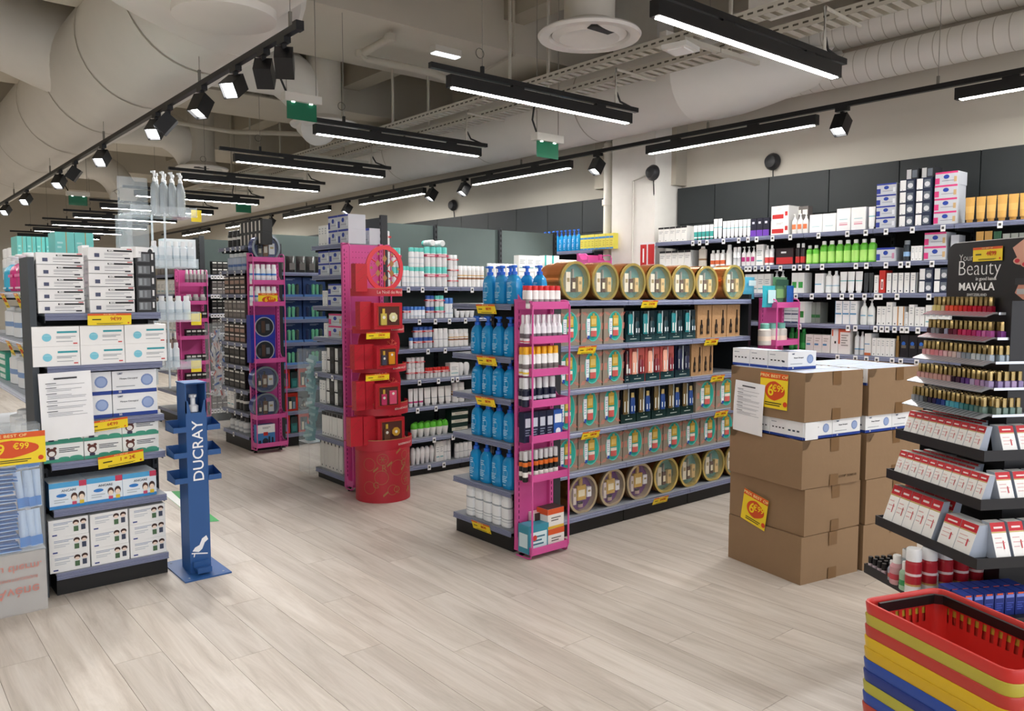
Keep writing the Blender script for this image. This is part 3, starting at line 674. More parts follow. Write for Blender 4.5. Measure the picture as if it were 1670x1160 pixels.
# ---- sprinkler pipes
b = MB(); q = [P(638, -5, Z=4.6), P(640, 40, Z=4.0), P(636, 62, Z=3.84), P(590, 88, Z=3.8)]
b.tube([tuple(v) for v in q], .035, 'c4beb0', 12); b.tube([tuple(P(590, 88, Z=3.8)), tuple(P(597, 96, Z=3.79)), tuple(P(700, 118, Z=3.78)), tuple(P(760, 140, Z=3.78))], .035, 'c4beb0', 12)
for v in (q[1], q[2], q[3]): b.lathe([(.055, v.z-.03), (.055, v.z+.03)], m('c4beb0'), 12, v.x, v.y)
tag(part('sprinkler_pipe', b, None), 'pale sprinkler pipe with elbows under the concrete beam', 'pipe')
b = MB(); b.tube([tuple(P(170, 180, Z=3.75)), tuple(P(380, 215, Z=3.75)), tuple(P(590, 222, Z=3.75))], .03, 'c4beb0', 10); tag(part('sprinkler_pipe', b, None), 'thin pale pipe crossing behind the spotlight track', 'pipe')
b = MB(); b.tube([tuple(P(838, 0, Z=4.3)), tuple(P(838, 90, Z=3.9)), tuple(P(780, 120, Z=3.88))], .012, 'b7b1a2', 8); tag(part('cable_conduit', b, None), 'thin conduit bending under the beam beside the diffuser', 'conduit')
t = thing('emergency_light', 'white bulkhead emergency light under the concrete beam', 'emergency light', P(727, 86, Z=3.88), .0)
b = MB(); b.box(-.15, .15, -.05, .05, -.02, .04, m('d9d6ce')); part('housing', b, t); b = MB(); b.box(-.14, .14, -.045, .045, -.03, -.02, m('f4f8ff', emit=.9)); part('lens', b, t)
# ---- linear lamps across the aisle
blk = m('141416', .4)
def lamp_mesh():
    tr = MB(); tr.box(-.96, .96, -.018, .018, 0, .034, blk)
    bd = MB(); bd.box(-.82, .88, -.028, .028, -.095, -.018, blk); bd.box(-.3, -.2, -.015, .015, -.018, 0, blk); bd.box(.5, .6, -.015, .015, -.018, 0, blk)
    df = MB(); df.box(-.79, .85, -.02, .02, -.098, -.095, m('fffcf7', emit=TUBE_POWER))
    wi = MB(); wi.tube([(-.55, 0, .034), (-.55, 0, 1.88)], .0025, '8a867c', 6); wi.box(-.56, -.54, -.01, .01, .034, .08, blk); wi.ring(.03, .034, -.002, .002, m('55524a'), 14, -.57, .16)
    fe = MB(); fe.tube([(.72, 0, .034), (.72, 0, .1), (.72, 0, .29), (1.2, .03, .29)], .011, 'c9c4b8', 8); fe.tube([(.9, 0, .03), (.78, .01, .06), (.73, 0, .12)], .008, '222222', 6)
    return [('track', tr.mesh('track')), ('housing', bd.mesh('housing')), ('diffuser', df.mesh('diffuser')), ('suspension_wire', wi.mesh('suspension_wire')), ('feed_conduit', fe.mesh('feed_conduit'))]
LM = lamp_mesh()
def lamp(x, y, label, rz=0, parts_=(0, 1, 2, 3, 4), z=3.0):
    t = thing('linear_lamp', label, 'ceiling lamp', (x, y, z), rz, 'black linear lamps')
    for i in parts_: link(LM[i][0], LM[i][1], t)
FYs = [2.52, 4.19, 6.08, 7.84, 9.45, 11.4, 13.3, 15.2, 17.1, 19.0, 21.]
for i, y in enumerate(FYs): lamp(3.79, y, f'{ordinal(i)} black linear ceiling lamp from the camera, across the aisle')
for i, y in enumerate((.6, -1.4, -3.4)): lamp(3.79, y, f'{ordinal(i)} black linear lamp behind the camera')
for i, (x, y) in enumerate(((-.6, 1.6), (-.6, 4.2), (-.6, 6.8), (-.6, 9.4), (.6, -1), (-3.2, 3), (-3.2, 8), (0., 14), (0., 17.2), (0.1, 20.4))): lamp(x, y, f'{ordinal(i)} unseen black linear lamp over the side aisles beyond the spotlight track')  # out-of-view lamps; the near ones are added to light the left side
# ---- spotlight tracks along the hall
SPM = None
def spot_mesh():
    a = MB(); a.box(-.02, .02, -.05, .05, -.03, .0, blk); a.box(-.012, .012, -.012, .012, -.075, -.03, blk)
    h = MB(); h.box(-.05, .05, -.05, .05, -.075, .04, blk)
    f = MB(); f.box(-.046, .046, -.046, .046, -.0765, -.0755, m('ffffff', emit=6)); 
    r = MB()
    for x0, x1, y0, y1 in ((-.05, -.046, -.05, .05), (.046, .05, -.05, .05), (-.05, .05, -.05, -.046), (-.05, .05, .046, .05)): r.box(x0, x1, y0, y1, -.1, -.075, blk)
    return [q.mesh(n_) for q, n_ in ((a, 'track_adapter'), (h, 'lamp_head'), (f, 'lens'), (r, 'snoot'))]
SPM = spot_mesh()
def spot(x, y, z, tilt, yaw, label, on=True, power=None):
    t = thing('track_spotlight', label, 'spotlight', (x, y, z), 0, 'black track spotlights'); link('track_adapter', SPM[0], t)
    h = link('lamp_head', SPM[1], t, (0, 0, -.105)); h.rotation_euler = (tilt, 0, yaw)
    link('snoot', SPM[3], h)
    if on:
        link('lens', SPM[2], h); l = bpy.data.lights.new('spot_beam', 'SPOT'); l.energy = power or SPOT_POWER; l.spot_size = math.radians(95); l.spot_blend = .8; l.shadow_soft_size = .05; l.color = (1, .985, .96)
        o = bpy.data.objects.new('spot_beam', l); COL.objects.link(o); o.parent = h; o.location = (0, 0, -.105)
t = thing('lighting_track', 'long black track carrying square spotlights under the big duct', 'lighting track', (1.9, 4.05, 3.0))
b = MB(); b.box(-.018, .018, 0, 17, 0, .035, blk); part('rail', b, t); b = MB(); b.box(-.022, .022, -.02, .03, -.004, .045, blk); part('end_cap', b, t)
for y in (.1, 1.55, 4.2, 6.8, 9.5): b = MB(); b.tube([(0, y, .035), (0, y, 1.85)], .0025, '8a867c', 6); b.box(-.008, .008, y-.008, y+.008, .03, .12, m('77736a')); b.ring(.035, .039, y-.002, y+.002, m('55524a'), 14, .04, .3); part('suspension_wire', b, t)
ls = [(4.24, .9, -.5, 0), (4.52, .9, -.6, 0), (4.95, .95, 2.2, 1), (5.56, .5, 2.0, 1), (6.3, .7, 1.2, 0), (6.6, .8, 2.4, 1), (8.3, .8, 2.4, 1), (9.5, .6, 1.2, 0), (10.3, .7, 2.4, 1), (12.5, .8, 2.4, 1), (14.3, .8, 2.4, 1), (16.5, .8, 2.4, 1)]
for i, (y, tl, yw, on) in enumerate(ls): spot(1.9, y, 3.0, tl, yw, f'{ordinal(i)} black square spotlight from the near end of the duct side track', bool(on))
t = thing('lighting_track', 'long black track with lamps and spotlights beside the right wall', 'lighting track', (5.8, -1, 3.0))
b = MB(); b.box(-.018, .018, 0, 21, 0, .035, blk); part('rail', b, t)
for y in (1.6, 3.4, 5.3, 7.8, 10.5, 13.2): b = MB(); b.tube([(0, y, .035), (0, y, 1.85)], .0025, '8a867c', 6); b.box(-.008, .008, y-.008, y+.008, .03, .09, m('77736a')); part('suspension_wire', b, t)
for i, y in enumerate((-1.3, 1.4, 4.1, 6.82, 9.55, 12.2, 14.9, 17.6)): lamp(5.8, y, f'{ordinal(i)} black linear lamp on the wall side track', math.pi/2, (1, 2))
for i, (y, on) in enumerate(((.3, 1), (3.08, 1), (5.62, 1), (7.85, 1), (8.55, 1), (10.8, 1), (13.6, 1))): spot(5.8, y, 3.0, .55, math.pi/2, f'{ordinal(i)} black spotlight from the near end of the wall side track', bool(on))
# ---- exit signs, speakers
def exit_sign(x, y, z, label, wd=.24, rz=0.):
    t = thing('exit_sign', label, 'exit sign', (x, y, z), rz, 'green exit signs')
    b = MB(); b.box(-wd*.62, wd*.62, -.04, .04, .0, .06, m('d8d5cc')); part('housing', b, t)
    b = MB(); b.box(-wd/2, wd/2, -.004, .004, -.13, 0, m('0f6a4a', .35)); part('green_plate', b, t)
    b = MB(); 
    for s in (-.3, .3): b.box(s*wd-.012, s*wd+.012, -.012, .012, -.006, 0, m('ffffff', emit=4))
    part('led', b, t); b = MB(); b.tube([(-wd*.5, 0, .06), (-wd*.5, 0, T4-z-.01)], .003, '8a867c', 6); b.tube([(wd*.5, 0, .06), (wd*.5, 0, T4-z-.01)], .003, '8a867c', 6); b.tube([(-wd*.5, 0, .06), (-wd*.7, 0, .16), (-wd*.6, 0, .3)], .008, '1c1c1c', 6); part('suspension_wire', b, t)
for (px, py, z, lb) in ((492, 168, 3.05, 'green exit sign hanging below the near end of the spotlight track'), (893, 232, 2.86, 'green exit sign hanging beside the second round duct'), (127, 320, 3.0, 'green exit sign hanging at the far left end of the hall'), (397, 333, 3.0, 'small green exit sign hanging over the distant aisle')):
    q = P(px, py, Z=z); exit_sign(q.x, q.y, q.z, lb)
def speaker(px, py, x, label):
    q = P(px, py, X=x); t = thing('wall_speaker', label, 'speaker', q, 0, 'round wall speakers')
    b = MB(); b.lathe([(.01, -.07), (.055, -.06), (.078, -.02), (.078, 0)], m('2b2b2d', .4), 20, axis='x'); part('shell', b, t); b = MB(); b.tube([(0, 0, -.07), (.02, .01, -.2), (.06, .02, -.35)], .006, '222222', 6); part('cable', b, t)
speaker(1261, 264, 6.6, 'dark round speaker on the wall above the shampoo boxes'); speaker(740, 335, 6.6, 'dark round speaker far along the wall above the panels'); speaker(1066, 282, 6.18, 'dark round speaker on the white pillar beside the pipe')
# ================================================================ gift gondola (nearest, centre)
def cans(**k): return k
F1 = FY(3.70); Z1 = [.125, .425, .692, .977, 1.264, 1.56]
shelf_unit('gondola_shelving', 'grey and black gondola shelving holding the beauty gift sets', F1, 3.47, 5.60, Z1, .42, (4.126, 4.847), backcol='1b1f22')
b = MB(); b.box(5.602, 5.64, 3.72, 4.12, 0, 1.6, m('1c1f22')); part('end_panel', b, bpy.data.objects['gondola_shelving'], (-3.47, -3.70, 0))
W1 = ['bottom shelf of the gift gondola', 'fifth shelf of the gift gondola', 'fourth shelf of the gift gondola', 'third shelf of the gift gondola', 'second shelf of the gift gondola', 'top shelf of the gift gondola']
tg = mk_tin('c8783c', 'd8bd6e', '5f958c', 'gold'); tp = mk_tin('b87840', 'cdbb9c', '6a3078', 'purple')
OV = ('gift_box', 'gift box', 'beige gift box with teal oval window')
row(F1, Z1[5], W1[5], [('gift_tin', 'gift tin', 'round copper gift tin', 914, 1171, 6, .26, tg, {'turn': .05}), ('gift_tin', 'gift tin', 'turned copper gift tin at the far end', 1180, 1216, 1, .26, tg), ('gift_tin', 'gift tin', 'copper gift tin behind the front one', 900, 948, 1, .26, tg, {'d': .17})], .02)
row(F1, Z1[4], W1[4], [(*OV, 908, 1018, 3, 503.6, mk_ovalset), ('gift_set', 'gift set', 'dark green bottle gift set with teal labels', 1020, 1135, 5, 506, mk_darkset('gift_set', '10242a', '157a80', '12343c', '16383c', '0f1a1c')), ('gift_pouch', 'gift pouch', 'kraft paper gift pouch with two bottle windows', 1136, 1207, 3, 497, mk_kraft)])
DK3 = mk_darkset('gift_set', '141a30', '1a2040', '262a44', '15323a', '0f1420')
row(F1, Z1[3], W1[3], [(*OV, 905, 1018, 3, 568, mk_ovalset), ('gift_set', 'gift set', 'dark burgundy gift set at the row start', 1019, 1027, 1, 572, mk_darkset('gift_set', '30101c', '6a2028', '50202a', '15323a', '201014')), ('gift_set', 'gift set', 'coral pink floral bottle gift set', 1027, 1100, 3, 566, mk_darkset('gift_set', 'c2605a', 'e8a890', '7a2430', '15383c', '8a3a30')), ('gift_set', 'gift set', 'navy bottle gift set', 1101, 1126, 1, 563, DK3), ('gift_pouch', 'gift pouch', 'kraft paper gift pouch with two bottle windows', 1127, 1163, 2, 557, mk_kraft)])
row(F1, Z1[2], W1[2], [(*OV, 904, 1011, 3, 631, mk_ovalset), ('gift_set', 'gift set', 'black and gold bottle gift set', 1012, 1132, 5, 622, mk_darkset('gift_set', '101418', '6e5c38', '2a4a8c', '14302c', 'c8b070')), ('gift_box', 'gift box', 'beige oval-window gift box beside the black sets', 1133, 1199, 2, 616, mk_ovalset)])
row(F1, Z1[1], W1[1], [(*OV, 903, 1196, 9, 690, mk_ovalset)])
row(F1, Z1[0], W1[0], [('gift_tin', 'gift tin', 'purple-lined round gift tin', 927, 1065, 3, .27, tp, {'turn': .05}), ('gift_tin', 'gift tin', 'teal-lined gold round gift tin', 1066, 1216, 4, .27, tg, {'turn': .05})], .03)
CZ = [(1061, 5, '21€90', 'top shelf'), (959, 4, '21€90', 'second shelf near the pink rack'), (1162, 4, '23€90', 'second shelf below the kraft pouches'), (1172, 3, '23€90', 'third shelf at the far end'), (1178, 2, '18€90', 'fourth shelf at the far end'), (965, 2, '18€90', 'fourth shelf near the pink rack'), (1079, 0, '21€90', 'bottom shelf between the round tins')]
for px, li, tx, lb in CZ: price_card(F1, px, Z1[li]-.004, -.02, tx, f'yellow price card on the {lb} of the gift gondola', .165, .055, .35)
# ---- end unit with blue pump bottles
F1e = FX(3.07); Z1e = [.134, .381, .683, .955, 1.215, 1.54]
shelf_unit('end_shelving', 'grey end shelving facing the aisle, filled with blue pump bottles', F1e, -4.30, -3.69, Z1e, .38, backcol='1b1f22')
W1e = [s+' of the blue bottle end unit' for s in ('bottom shelf', 'fifth shelf', 'fourth shelf', 'third shelf', 'second shelf', 'top shelf')]
pb = mk_pump('pump_bottle', '1f9fe4', '1f66d0', 'a8dcf4', trans=.2, rough=.12, flat=.62); BL = ('pump_bottle', 'bottle', 'blue pump bottle')
row(F1e, Z1e[5], W1e[5], [(*BL, 783, 842, 3, 433, pb, {'fill': .9}), ('pump_bottle', 'bottle', 'blue pump bottle behind the front row', 843, 884, 2, 433, pb, {'d': .14, 'fill': .84}), ('pump_bottle', 'bottle', 'blue pump bottle set deeper in', 800, 836, 2, 434, pb, {'d': .12, 'fill': .8})], .02)
row(F1e, Z1e[4], W1e[4], [(*BL, 764, 836, 4, 516, pb)], .02)
row(F1e, Z1e[3], W1e[3], [(*BL, 765, 835, 4, .24, pb)], .02)
row(F1e, Z1e[2], W1e[2], [(*BL, 765, 835, 4, .24, pb)], .02)
row(F1e, Z1e[1], W1e[1], [(*BL, 762, 834, 4, .27, pb)], .02)
wb = mk_can('lotion_bottle', 'eceff2', 'e6eaee', [(.72, .78, '9aa4ac'), (.3, .33, 'a8b0b8'), (.2, .22, 'a8b0b8')], .12, .9, .05, flat=.6, p=3)
row(F1e, Z1e[0], W1e[0], [('lotion_bottle', 'bottle', 'white lotion bottle', 758, 829, 5, 800, wb)], .02)
for px, li, t_ in ((791, 5, 'top shelf'), (792, 4, 'second shelf'), (790, 3, 'third shelf'), (783, 0, 'bottom shelf')): price_card(F1e, px, Z1e[li]-.004, -.02, '8€99', f'yellow price card on the {t_} of the blue bottle end unit', .19, .06, .3)
# ---- front pink rack
pink_rack('pink_rack', 'tall pink perforated metal rack at the near end of the gift gondola', FY(0), 3.07, 3.37, 3.665, [.03, .478, .716, .93, 1.115, 1.31, 1.515], 1.56, .16)
R1 = FY(3.505); WR1 = [s+' tray of the front pink rack' for s in ('bottom', 'sixth', 'fifth', 'fourth', 'third', 'second', 'top')]
def two(name, cat, desc, a, c, n, top, mk, off=6): return [(name, cat, desc, a, c, n, top, mk, {'fill': .86}), (name, cat, desc+', back row', a-off, c-off, n, top, mk, {'d': .055, 'fill': .86})]
row(R1, 1.515, WR1[6], two('spray_bottle', 'bottle', 'white bottle with red cap', 862, 917, 6, 466, mk_can('spray_bottle', 'f0ecec', 'd8262c', [(.3, .55, '9a8f92'), (.0, .14, 'e8e4e4')], .2, .9)), .012)
row(R1, 1.31, WR1[5], two('clear_bottle', 'bottle', 'clear bottle with dark label', 858, 920, 7, 513, mk_can('clear_bottle', 'e6e4ea', 'f2f0f4', [(.3, .6, '6a6068'), (.06, .14, 'd84a5a')], .3, .5, .14)), .012)
row(R1, 1.115, WR1[4], two('spray_bottle', 'bottle', 'white bottle with yellow cap', 857, 914, 6, 565, mk_can('spray_bottle', 'eeeeee', 'f0b01e', [(.35, .6, '777070'), (.1, .2, 'e8c84a')], .26, .9)), .012)
row(R1, .93, WR1[3], two('nail_file_jar', 'bottle', 'navy bottle with clear cap', 856, 910, 5, 615, mk_can('nail_file_jar', '141a34', 'd8dade', [(.45, .65, 'c8ccd8')], .38, .8)), .012)
row(R1, .716, WR1[2], [('slim_box', 'box', 'navy slim box with pale label', 855, 903, 4, 671, mk_box('slim_box', '161d3a', [(.15, .5, .85, .8, 'c8cddc'), ('t', .15, .2, .8, .45, 3, '8890a8')], .05)), ('slim_box', 'box', 'sky blue and white box beside navy boxes', 903, 918, 1, 668, mk_box('slim_box', '2c5cb0', [(.1, .55, .9, .85, 'e8eef6'), ('o', .5, .25, .12, 'e8eef6')], .05))], .02)
row(R1, .478, WR1[1], two('spray_bottle', 'bottle', 'black and orange bottle with clear cap', 856, 913, 7, 733, mk_can('spray_bottle', '141414', 'c8c8ca', [(.78, 1, 'e8762a'), (.25, .5, 'e8e4de')], .3, .85)), .012)
row(R1, .03, WR1[0], [('teal_box', 'box', 'teal and white box', 862, 896, 1, 856, mk_box('teal_box', '3a8fa6', [(.1, .15, .9, .75, 'd6eaee'), ('t', .2, .25, .8, .65, 3, '3a6f86'), ('o', .3, .55, .1, 'c83a30')], .1, sdecs=[(.1, .2, .9, .7, 'cfe4ea')])), ('orange_box', 'box', 'orange and white box', 893, 921, 1, 829, mk_box('orange_box', 'ece8e2', [(0, .72, 1, 1, 'd8582a'), ('t', .2, .35, .8, .6, 2, '6a6460'), (.0, 0, 1, .14, 'e0b23a')], .1, top='3a2a26', sdecs=[(0, .7, 1, 1, 'd8582a')]), {'stack': 2}), ('orange_box', 'box', 'orange box standing behind the teal one', 872, 892, 1, 836, mk_box('orange_box', 'e8e4de', [(0, .6, 1, 1, '3a2622'), (0, .0, 1, .2, 'd8582a')], .06), {'d': .07})], .015)
# ---- far rack of the same gondola, seen over the cartons
x0 = P(1238, 500, Y=3.66).x; pink_rack('pink_rack', 'pink rack at the far end of the gift gondola behind the cartons', FY(0), x0, x0+.33, 3.665, [.03, .3, .6, .9, 1.19, 1.495], 1.56, .16)
R2 = FY(3.505)
row(R2, 1.495, 'top of the far pink rack', [('pouch', 'pouch', 'teal beauty pouch with pale card', 1246, 1268, 1, 466, mk_pouch('pouch', '2f9aa8', [(.25, .2, .85, .8, 'b8d8dc')], .04)), ('pouch', 'pouch', 'green and grey clear pouch', 1262, 1288, 1, 452, mk_pouch('pouch', '5f8f6a', [(.08, .72, .92, .92, '2f5a48'), (.1, .3, .9, .6, '8ab878')], .04), {'d': .05}), ('pouch', 'pouch', 'bright blue small pouch', 1285, 1297, 1, 466, mk_pouch('pouch', '1f5fb4', [], .03))], .03)
row(R2, 1.19, 'second tray of the far pink rack', [('wrapped_bottle', 'bottle', 'film-wrapped bottle with green bow', 1250, 1288, 3, 527, mk_can('wrapped_bottle', 'c9c4be', '6fb0a4', [(.3, .6, 'e8d8c8')], .25, .7))], .03)
row(F1, Z1[5], 'top shelf beside the last copper tin', [('blue_bag', 'bag', 'pale blue cosmetic bag', 1216, 1236, 1, 452, mk_pouch('blue_bag', '58b4d4', [(.2, .6, .8, .85, 'd8eef4')], .06))], .06)
# ================================================================ deodorant gondola behind it
F2 = FY(5.83); Z2 = [.09, .33, .61, .855, 1.125, 1.387, 1.667]
T2 = {6: (666, 689, 727, 770, 806), 5: (684, 710, 733, 759), 4: (698, 726), 3: (684, 715, 738, 746), 2: (681, 711), 1: (708, 739), 0: (700, 724)}
shelf_unit('gondola_shelving', 'tall gondola with grey-green back panels holding deodorants', F2, 3.5, 5.78, Z2, .42, (4.25, 5.03), backtop=2.24, tags=T2, backcol='56625f')
W2 = [s+' of the deodorant gondola' for s in ('bottom shelf', 'sixth shelf', 'fifth shelf', 'fourth shelf', 'third shelf', 'second shelf', 'top shelf')]
c_teal = mk_can('deodorant_can', 'f0f2f3', '6fd6cc', [(.62, .7, 'c9d6dc'), (.2, .3, 'dfe6ea')], .2, .98); p_teal = mk_pair('deodorant_pack', 'f2f2f2', '6fd6cc', 'c64a6a'); p_red = mk_pair('deodorant_pack', 'f2f2f2', 'eceff0', 'c8323a'); p_blue = mk_pair('deodorant_pack', 'd8dde4', '3f66b4', 'c8323a'); p_rr = mk_pair('deodorant_pack', 'f0eeee', 'd83a34', 'c8323a')
c_br = mk_can('deodorant_can', 'f2f0ee', 'f6f6f6', [(.5, .62, '9a6a48'), (.72, .78, 'd8a84a')], .22, .95); c_wh = mk_can('white_spray', 'eff0f1', 'f6f6f6', [(.55, .6, 'b8bcc4')], .2, .92)
c_bl = mk_can('blue_cap_can', 'eceff4', '4a86d8', [(.3, .4, 'c8d4e4')], .28, .96); wbx = mk_box('white_carton', WHITE, [('t', .15, .45, .85, .75, 3, 'b8bcc0'), (.1, .2, .9, .26, '7fb8c0')])
row(F2, Z2[6], W2[6], [('deodorant_pack', 'pack', 'white and red deodorant twin pack', 617, 640, 1, 376, p_red, {'stack': 4}), ('deodorant_pack', 'pack', 'teal capped twin pack apart from the others', 640, 656, 1, 404, p_teal, {'stack': 2}), ('deodorant_can', 'can', 'teal capped deodorant can', 657, 669, 2, 434, c_teal), ('deodorant_can', 'can', 'teal capped can in the double stack', 669, 694, 3, 404, c_teal, {'stack': 2}), ('deodorant_pack', 'pack', 'teal twin pack with pink band', 695, 732, 2, 403, p_teal, {'stack': 2}), ('deodorant_pack', 'pack', 'teal twin pack with red band', 733, 748, 1, 416, p_red, {'stack': 3}), ('deodorant_can', 'can', 'white can with brown band', 749, 791, 6, 434, c_br), ('white_spray', 'can', 'plain white spray can', 797, 845, 7, 430, c_wh), ('white_carton', 'carton', 'small white carton', 846, 884, 3, 417, wbx, {'stack': 2}), ('white_carton', 'carton', 'white carton with teal edge', 888, 912, 2, 417, mk_box('white_carton', WHITE, [(0, 0, .25, 1, '2fa8a0')]), {'stack': 2}), ('white_carton', 'carton', 'white pharmacy carton near the far end', 913, 955, 4, 424, wbx)])
for i, (px, yy) in enumerate(((700, 400), (716, 400))):
    s = F2.s(px, 1.98, .08); q = F2.pt(s, .02, Z2[6]+.356); me = proto(c_teal, .055, .15); put('deodorant_can', 'can', 'teal capped can lying on top of the stack', W2[6], me, (q.x, q.y, q.z+.028*2), 0, rot=(math.radians(-90), 0, 0))
row(F2, Z2[5], W2[5], [('deodorant_pack', 'pack', 'white and blue twin pack', 658, 670, 1, 500, p_blue), ('blue_cap_can', 'can', 'short can with blue cap', 670, 695, 4, 500, c_bl), ('deodorant_pack', 'pack', 'blue capped twin pack with red band', 696, 710, 1, 482, p_blue, {'stack': 2}), ('deodorant_pack', 'pack', 'teal capped twin pack with red band', 711, 726, 1, 482, p_teal, {'stack': 2}), ('blue_cap_can', 'can', 'tall slim can with blue cap', 727, 741, 2, 486, c_bl), ('white_jar', 'jar', 'white rounded deodorant jar', 744, 776, 4, 500, mk_rollon('white_jar', 'f2f2f2', 'f6f6f6'))])
row(F2, Z2[4], W2[4], [('blue_cap_can', 'can', 'single short can with blue cap', 669, 675, 1, 551, c_bl), ('deodorant_pack', 'pack', 'blue capped twin pack', 676, 708, 2, 533, p_blue, {'stack': 2}), ('white_spray', 'can', 'white spray can', 709, 733, 3, 536, c_wh), ('deodorant_can', 'can', 'white can with brown and red bands', 734, 766, 4, 537, c_br)])
row(F2, Z2[3], W2[3], [('deodorant_pack', 'pack', 'white twin pack with red band', 665, 694, 2, 583, p_red, {'stack': 2}), ('deodorant_pack', 'pack', 'red capped twin pack', 695, 734, 3, 599, p_rr), ('white_carton', 'carton', 'white carton of deodorant', 734, 749, 1, 592, wbx), ('white_jar', 'jar', 'white round-topped jar', 750, 768, 2, 591, mk_rollon('white_jar', 'f2f2f2', 'f4f4f4'))])
row(F2, Z2[2], W2[2], [('cream_tube', 'tube', 'white cream tube with pink tape', 667, 692, 3, 634, mk_tube('cream_tube', 'f0f0f0', 'e8e8ea', [(.1, .2, 'd84a8a')])), ('cream_tube', 'tube', 'tall white cream tube', 693, 738, 4, 631, mk_tube('cream_tube', 'f2f1ee', 'e6e6e6', [(.3, .34, 'b0b4bc')])), ('deodorant_can', 'can', 'white bottle with red and gold bands', 740, 760, 2, 624, c_br)])
gr = mk_rollon('roll_on', 'f0f0ec', '63c23a')
row(F2, Z2[1], W2[1], [('roll_on', 'bottle', 'white roll-on with green cap', 673, 734, 6, 688, gr), ('roll_on', 'bottle', 'green capped roll-on in the back row', 676, 737, 6, 686, gr, {'d': .07}), ('dark_carton', 'carton', 'dark green and cream soap carton', 736, 764, 1, 668, mk_box('dark_carton', '17322c', [(0, .3, 1, .7, 'd8d4c6'), ('t', .2, .4, .8, .6, 2, '8a8a78')], .1), {'stack': 3})])
row(F2, Z2[0], W2[0], [('roll_on', 'bottle', 'white roll-on bottle', 672, 710, 5, 729, mk_rollon('roll_on', 'f0f0f0', 'f6f6f6')), ('white_carton', 'carton', 'tall white slim carton', 711, 724, 2, 720, wbx), ('white_spray', 'bottle', 'slim white bottle', 724, 737, 2, 718, c_wh), ('white_spray', 'bottle', 'shaded white bottle by the blue bottles', 744, 772, 4, 722, c_wh)])
F2e = FX(3.07); Z2e = [.09, .38, .66, .93, 1.235, 1.5, 1.757, 2.008]
T2e = {4: (), 3: (516, 542)}
shelf_unit('end_shelving', 'end shelving stacked with blue and white hair colour cartons', F2e, -6.37, -5.80, Z2e, .38, backtop=2.24, backcol='2a2e31', tags=T2e)
W2e = [s+' of the hair care end unit' for s in ('bottom shelf', 'seventh shelf', 'sixth shelf', 'fifth shelf', 'fourth shelf', 'third shelf', 'second shelf', 'top shelf')]
def phy(c1, c2, nm='hair_carton'): return mk_box(nm, 'c9cdd4', [(0, .86, 1, 1, c1), (0, .1, .2, .55, c1), ('e', .5, .62, .13, .16, '1f3f9c'), (.3, .3, .85, .34, '8a8f9a'), (.84, .2, .96, .6, c2)], .16, sdecs=[(.35, .15, .85, .7, '2c3f9c')])
ph_b = phy('2a3c9a', 'e8ecf2'); ph_p = phy('d83c7e', 'c9a878'); slim = mk_box('slim_carton', 'f0f0ee', [('o', .5, .1, .03, '22303a'), ('t', .25, .55, .75, .9, 3, 'b8bcc0')], .06)
bw = mk_box('hair_mask_carton', '17181c', [(.04, .06, .42, .94, 'e9e9e6'), ('o', .22, .16, .05, '22262c'), (.55, .3, .92, .75, '3a3a40')], .12)
row(F2e, Z2e[7], W2e[7], [('slim_carton', 'carton', 'slim white carton with black top', 519, 534, 3, 368, slim), ('hair_carton', 'carton', 'blue and white hair colour carton', 535, 568, 2, 351, ph_b, {'stack': 2}), ('hair_carton', 'carton', 'single hair colour carton set back', 585, 603, 1, 373, ph_b, {'d': .2})])
row(F2e, Z2e[6], W2e[6], [('hair_carton', 'carton', 'blue and white hair colour carton', 519, 557, 2, 409, ph_b, {'stack': 2})])
row(F2e, Z2e[5], W2e[5], [('slim_carton', 'carton', 'slim white carton', 526, 534, 2, 474, slim), ('hair_carton', 'carton', 'blue and white hair colour carton', 535, 558, 1, 463, ph_b, {'stack': 2})])
row(F2e, Z2e[4], W2e[4], [('slim_carton', 'carton', 'slim white carton', 528, 534, 1, 527, slim), ('hair_carton', 'carton', 'pink and white hair colour carton', 535, 558, 1, 512, ph_p, {'stack': 2})])
row(F2e, Z2e[3], W2e[3], [('slim_carton', 'carton', 'tall slim white carton', 525, 532, 2, 573, slim), ('hair_mask_carton', 'carton', 'black and white hair mask carton', 533, 559, 2, 567, bw, {'stack': 2})])
row(F2e, Z2e[2], W2e[2], [('slim_carton', 'carton', 'tall slim white carton', 521, 531, 2, 620, slim), ('hair_mask_carton', 'carton', 'black and white hair mask carton', 532, 559, 2, 618, bw, {'stack': 2})])
row(F2e, Z2e[1], W2e[1], [('slim_carton', 'carton', 'slim white carton with black top', 525, 559, 8, 674, mk_box('slim_carton', 'ecebe7', [(0, .86, 1, 1, '141414'), ('o', .5, .1, .03, '22303a')], .08))])
row(F2e, Z2e[0], W2e[0], [('slim_carton', 'carton', 'cream slim carton', 523, 559, 6, 722, mk_box('slim_carton', 'e4e1da', [('o', .5, .1, .03, '22303a'), (0, .9, .3, 1, '141414')], .08))])
pink_rack('pink_rack', 'tall pink perforated panel rack behind the red gift display', FY(0), 3.03, 3.40, 5.775, [.05], 2.0, .14)
b = MB()
for i in range(12):
    for j in range(3): b.lathe([(.004, 5.7705), (.004, 5.7715)], m('7a2058'), 6, 3.08+.028*i, 1.94-.045*j, axis='y')
o = part('pegboard_hole', b, bpy.data.objects['pink_rack.002'], (-3.03, -5.775, 0)); o['kind'] = 'stuff'
x0 = P(938, 430, Y=5.8).x; pink_rack('pink_rack', 'pink rack whose top shows behind the copper tins', FY(0), x0, x0+.34, 5.78, [.05, .6, 1.2, 1.9], 2.0, .15)
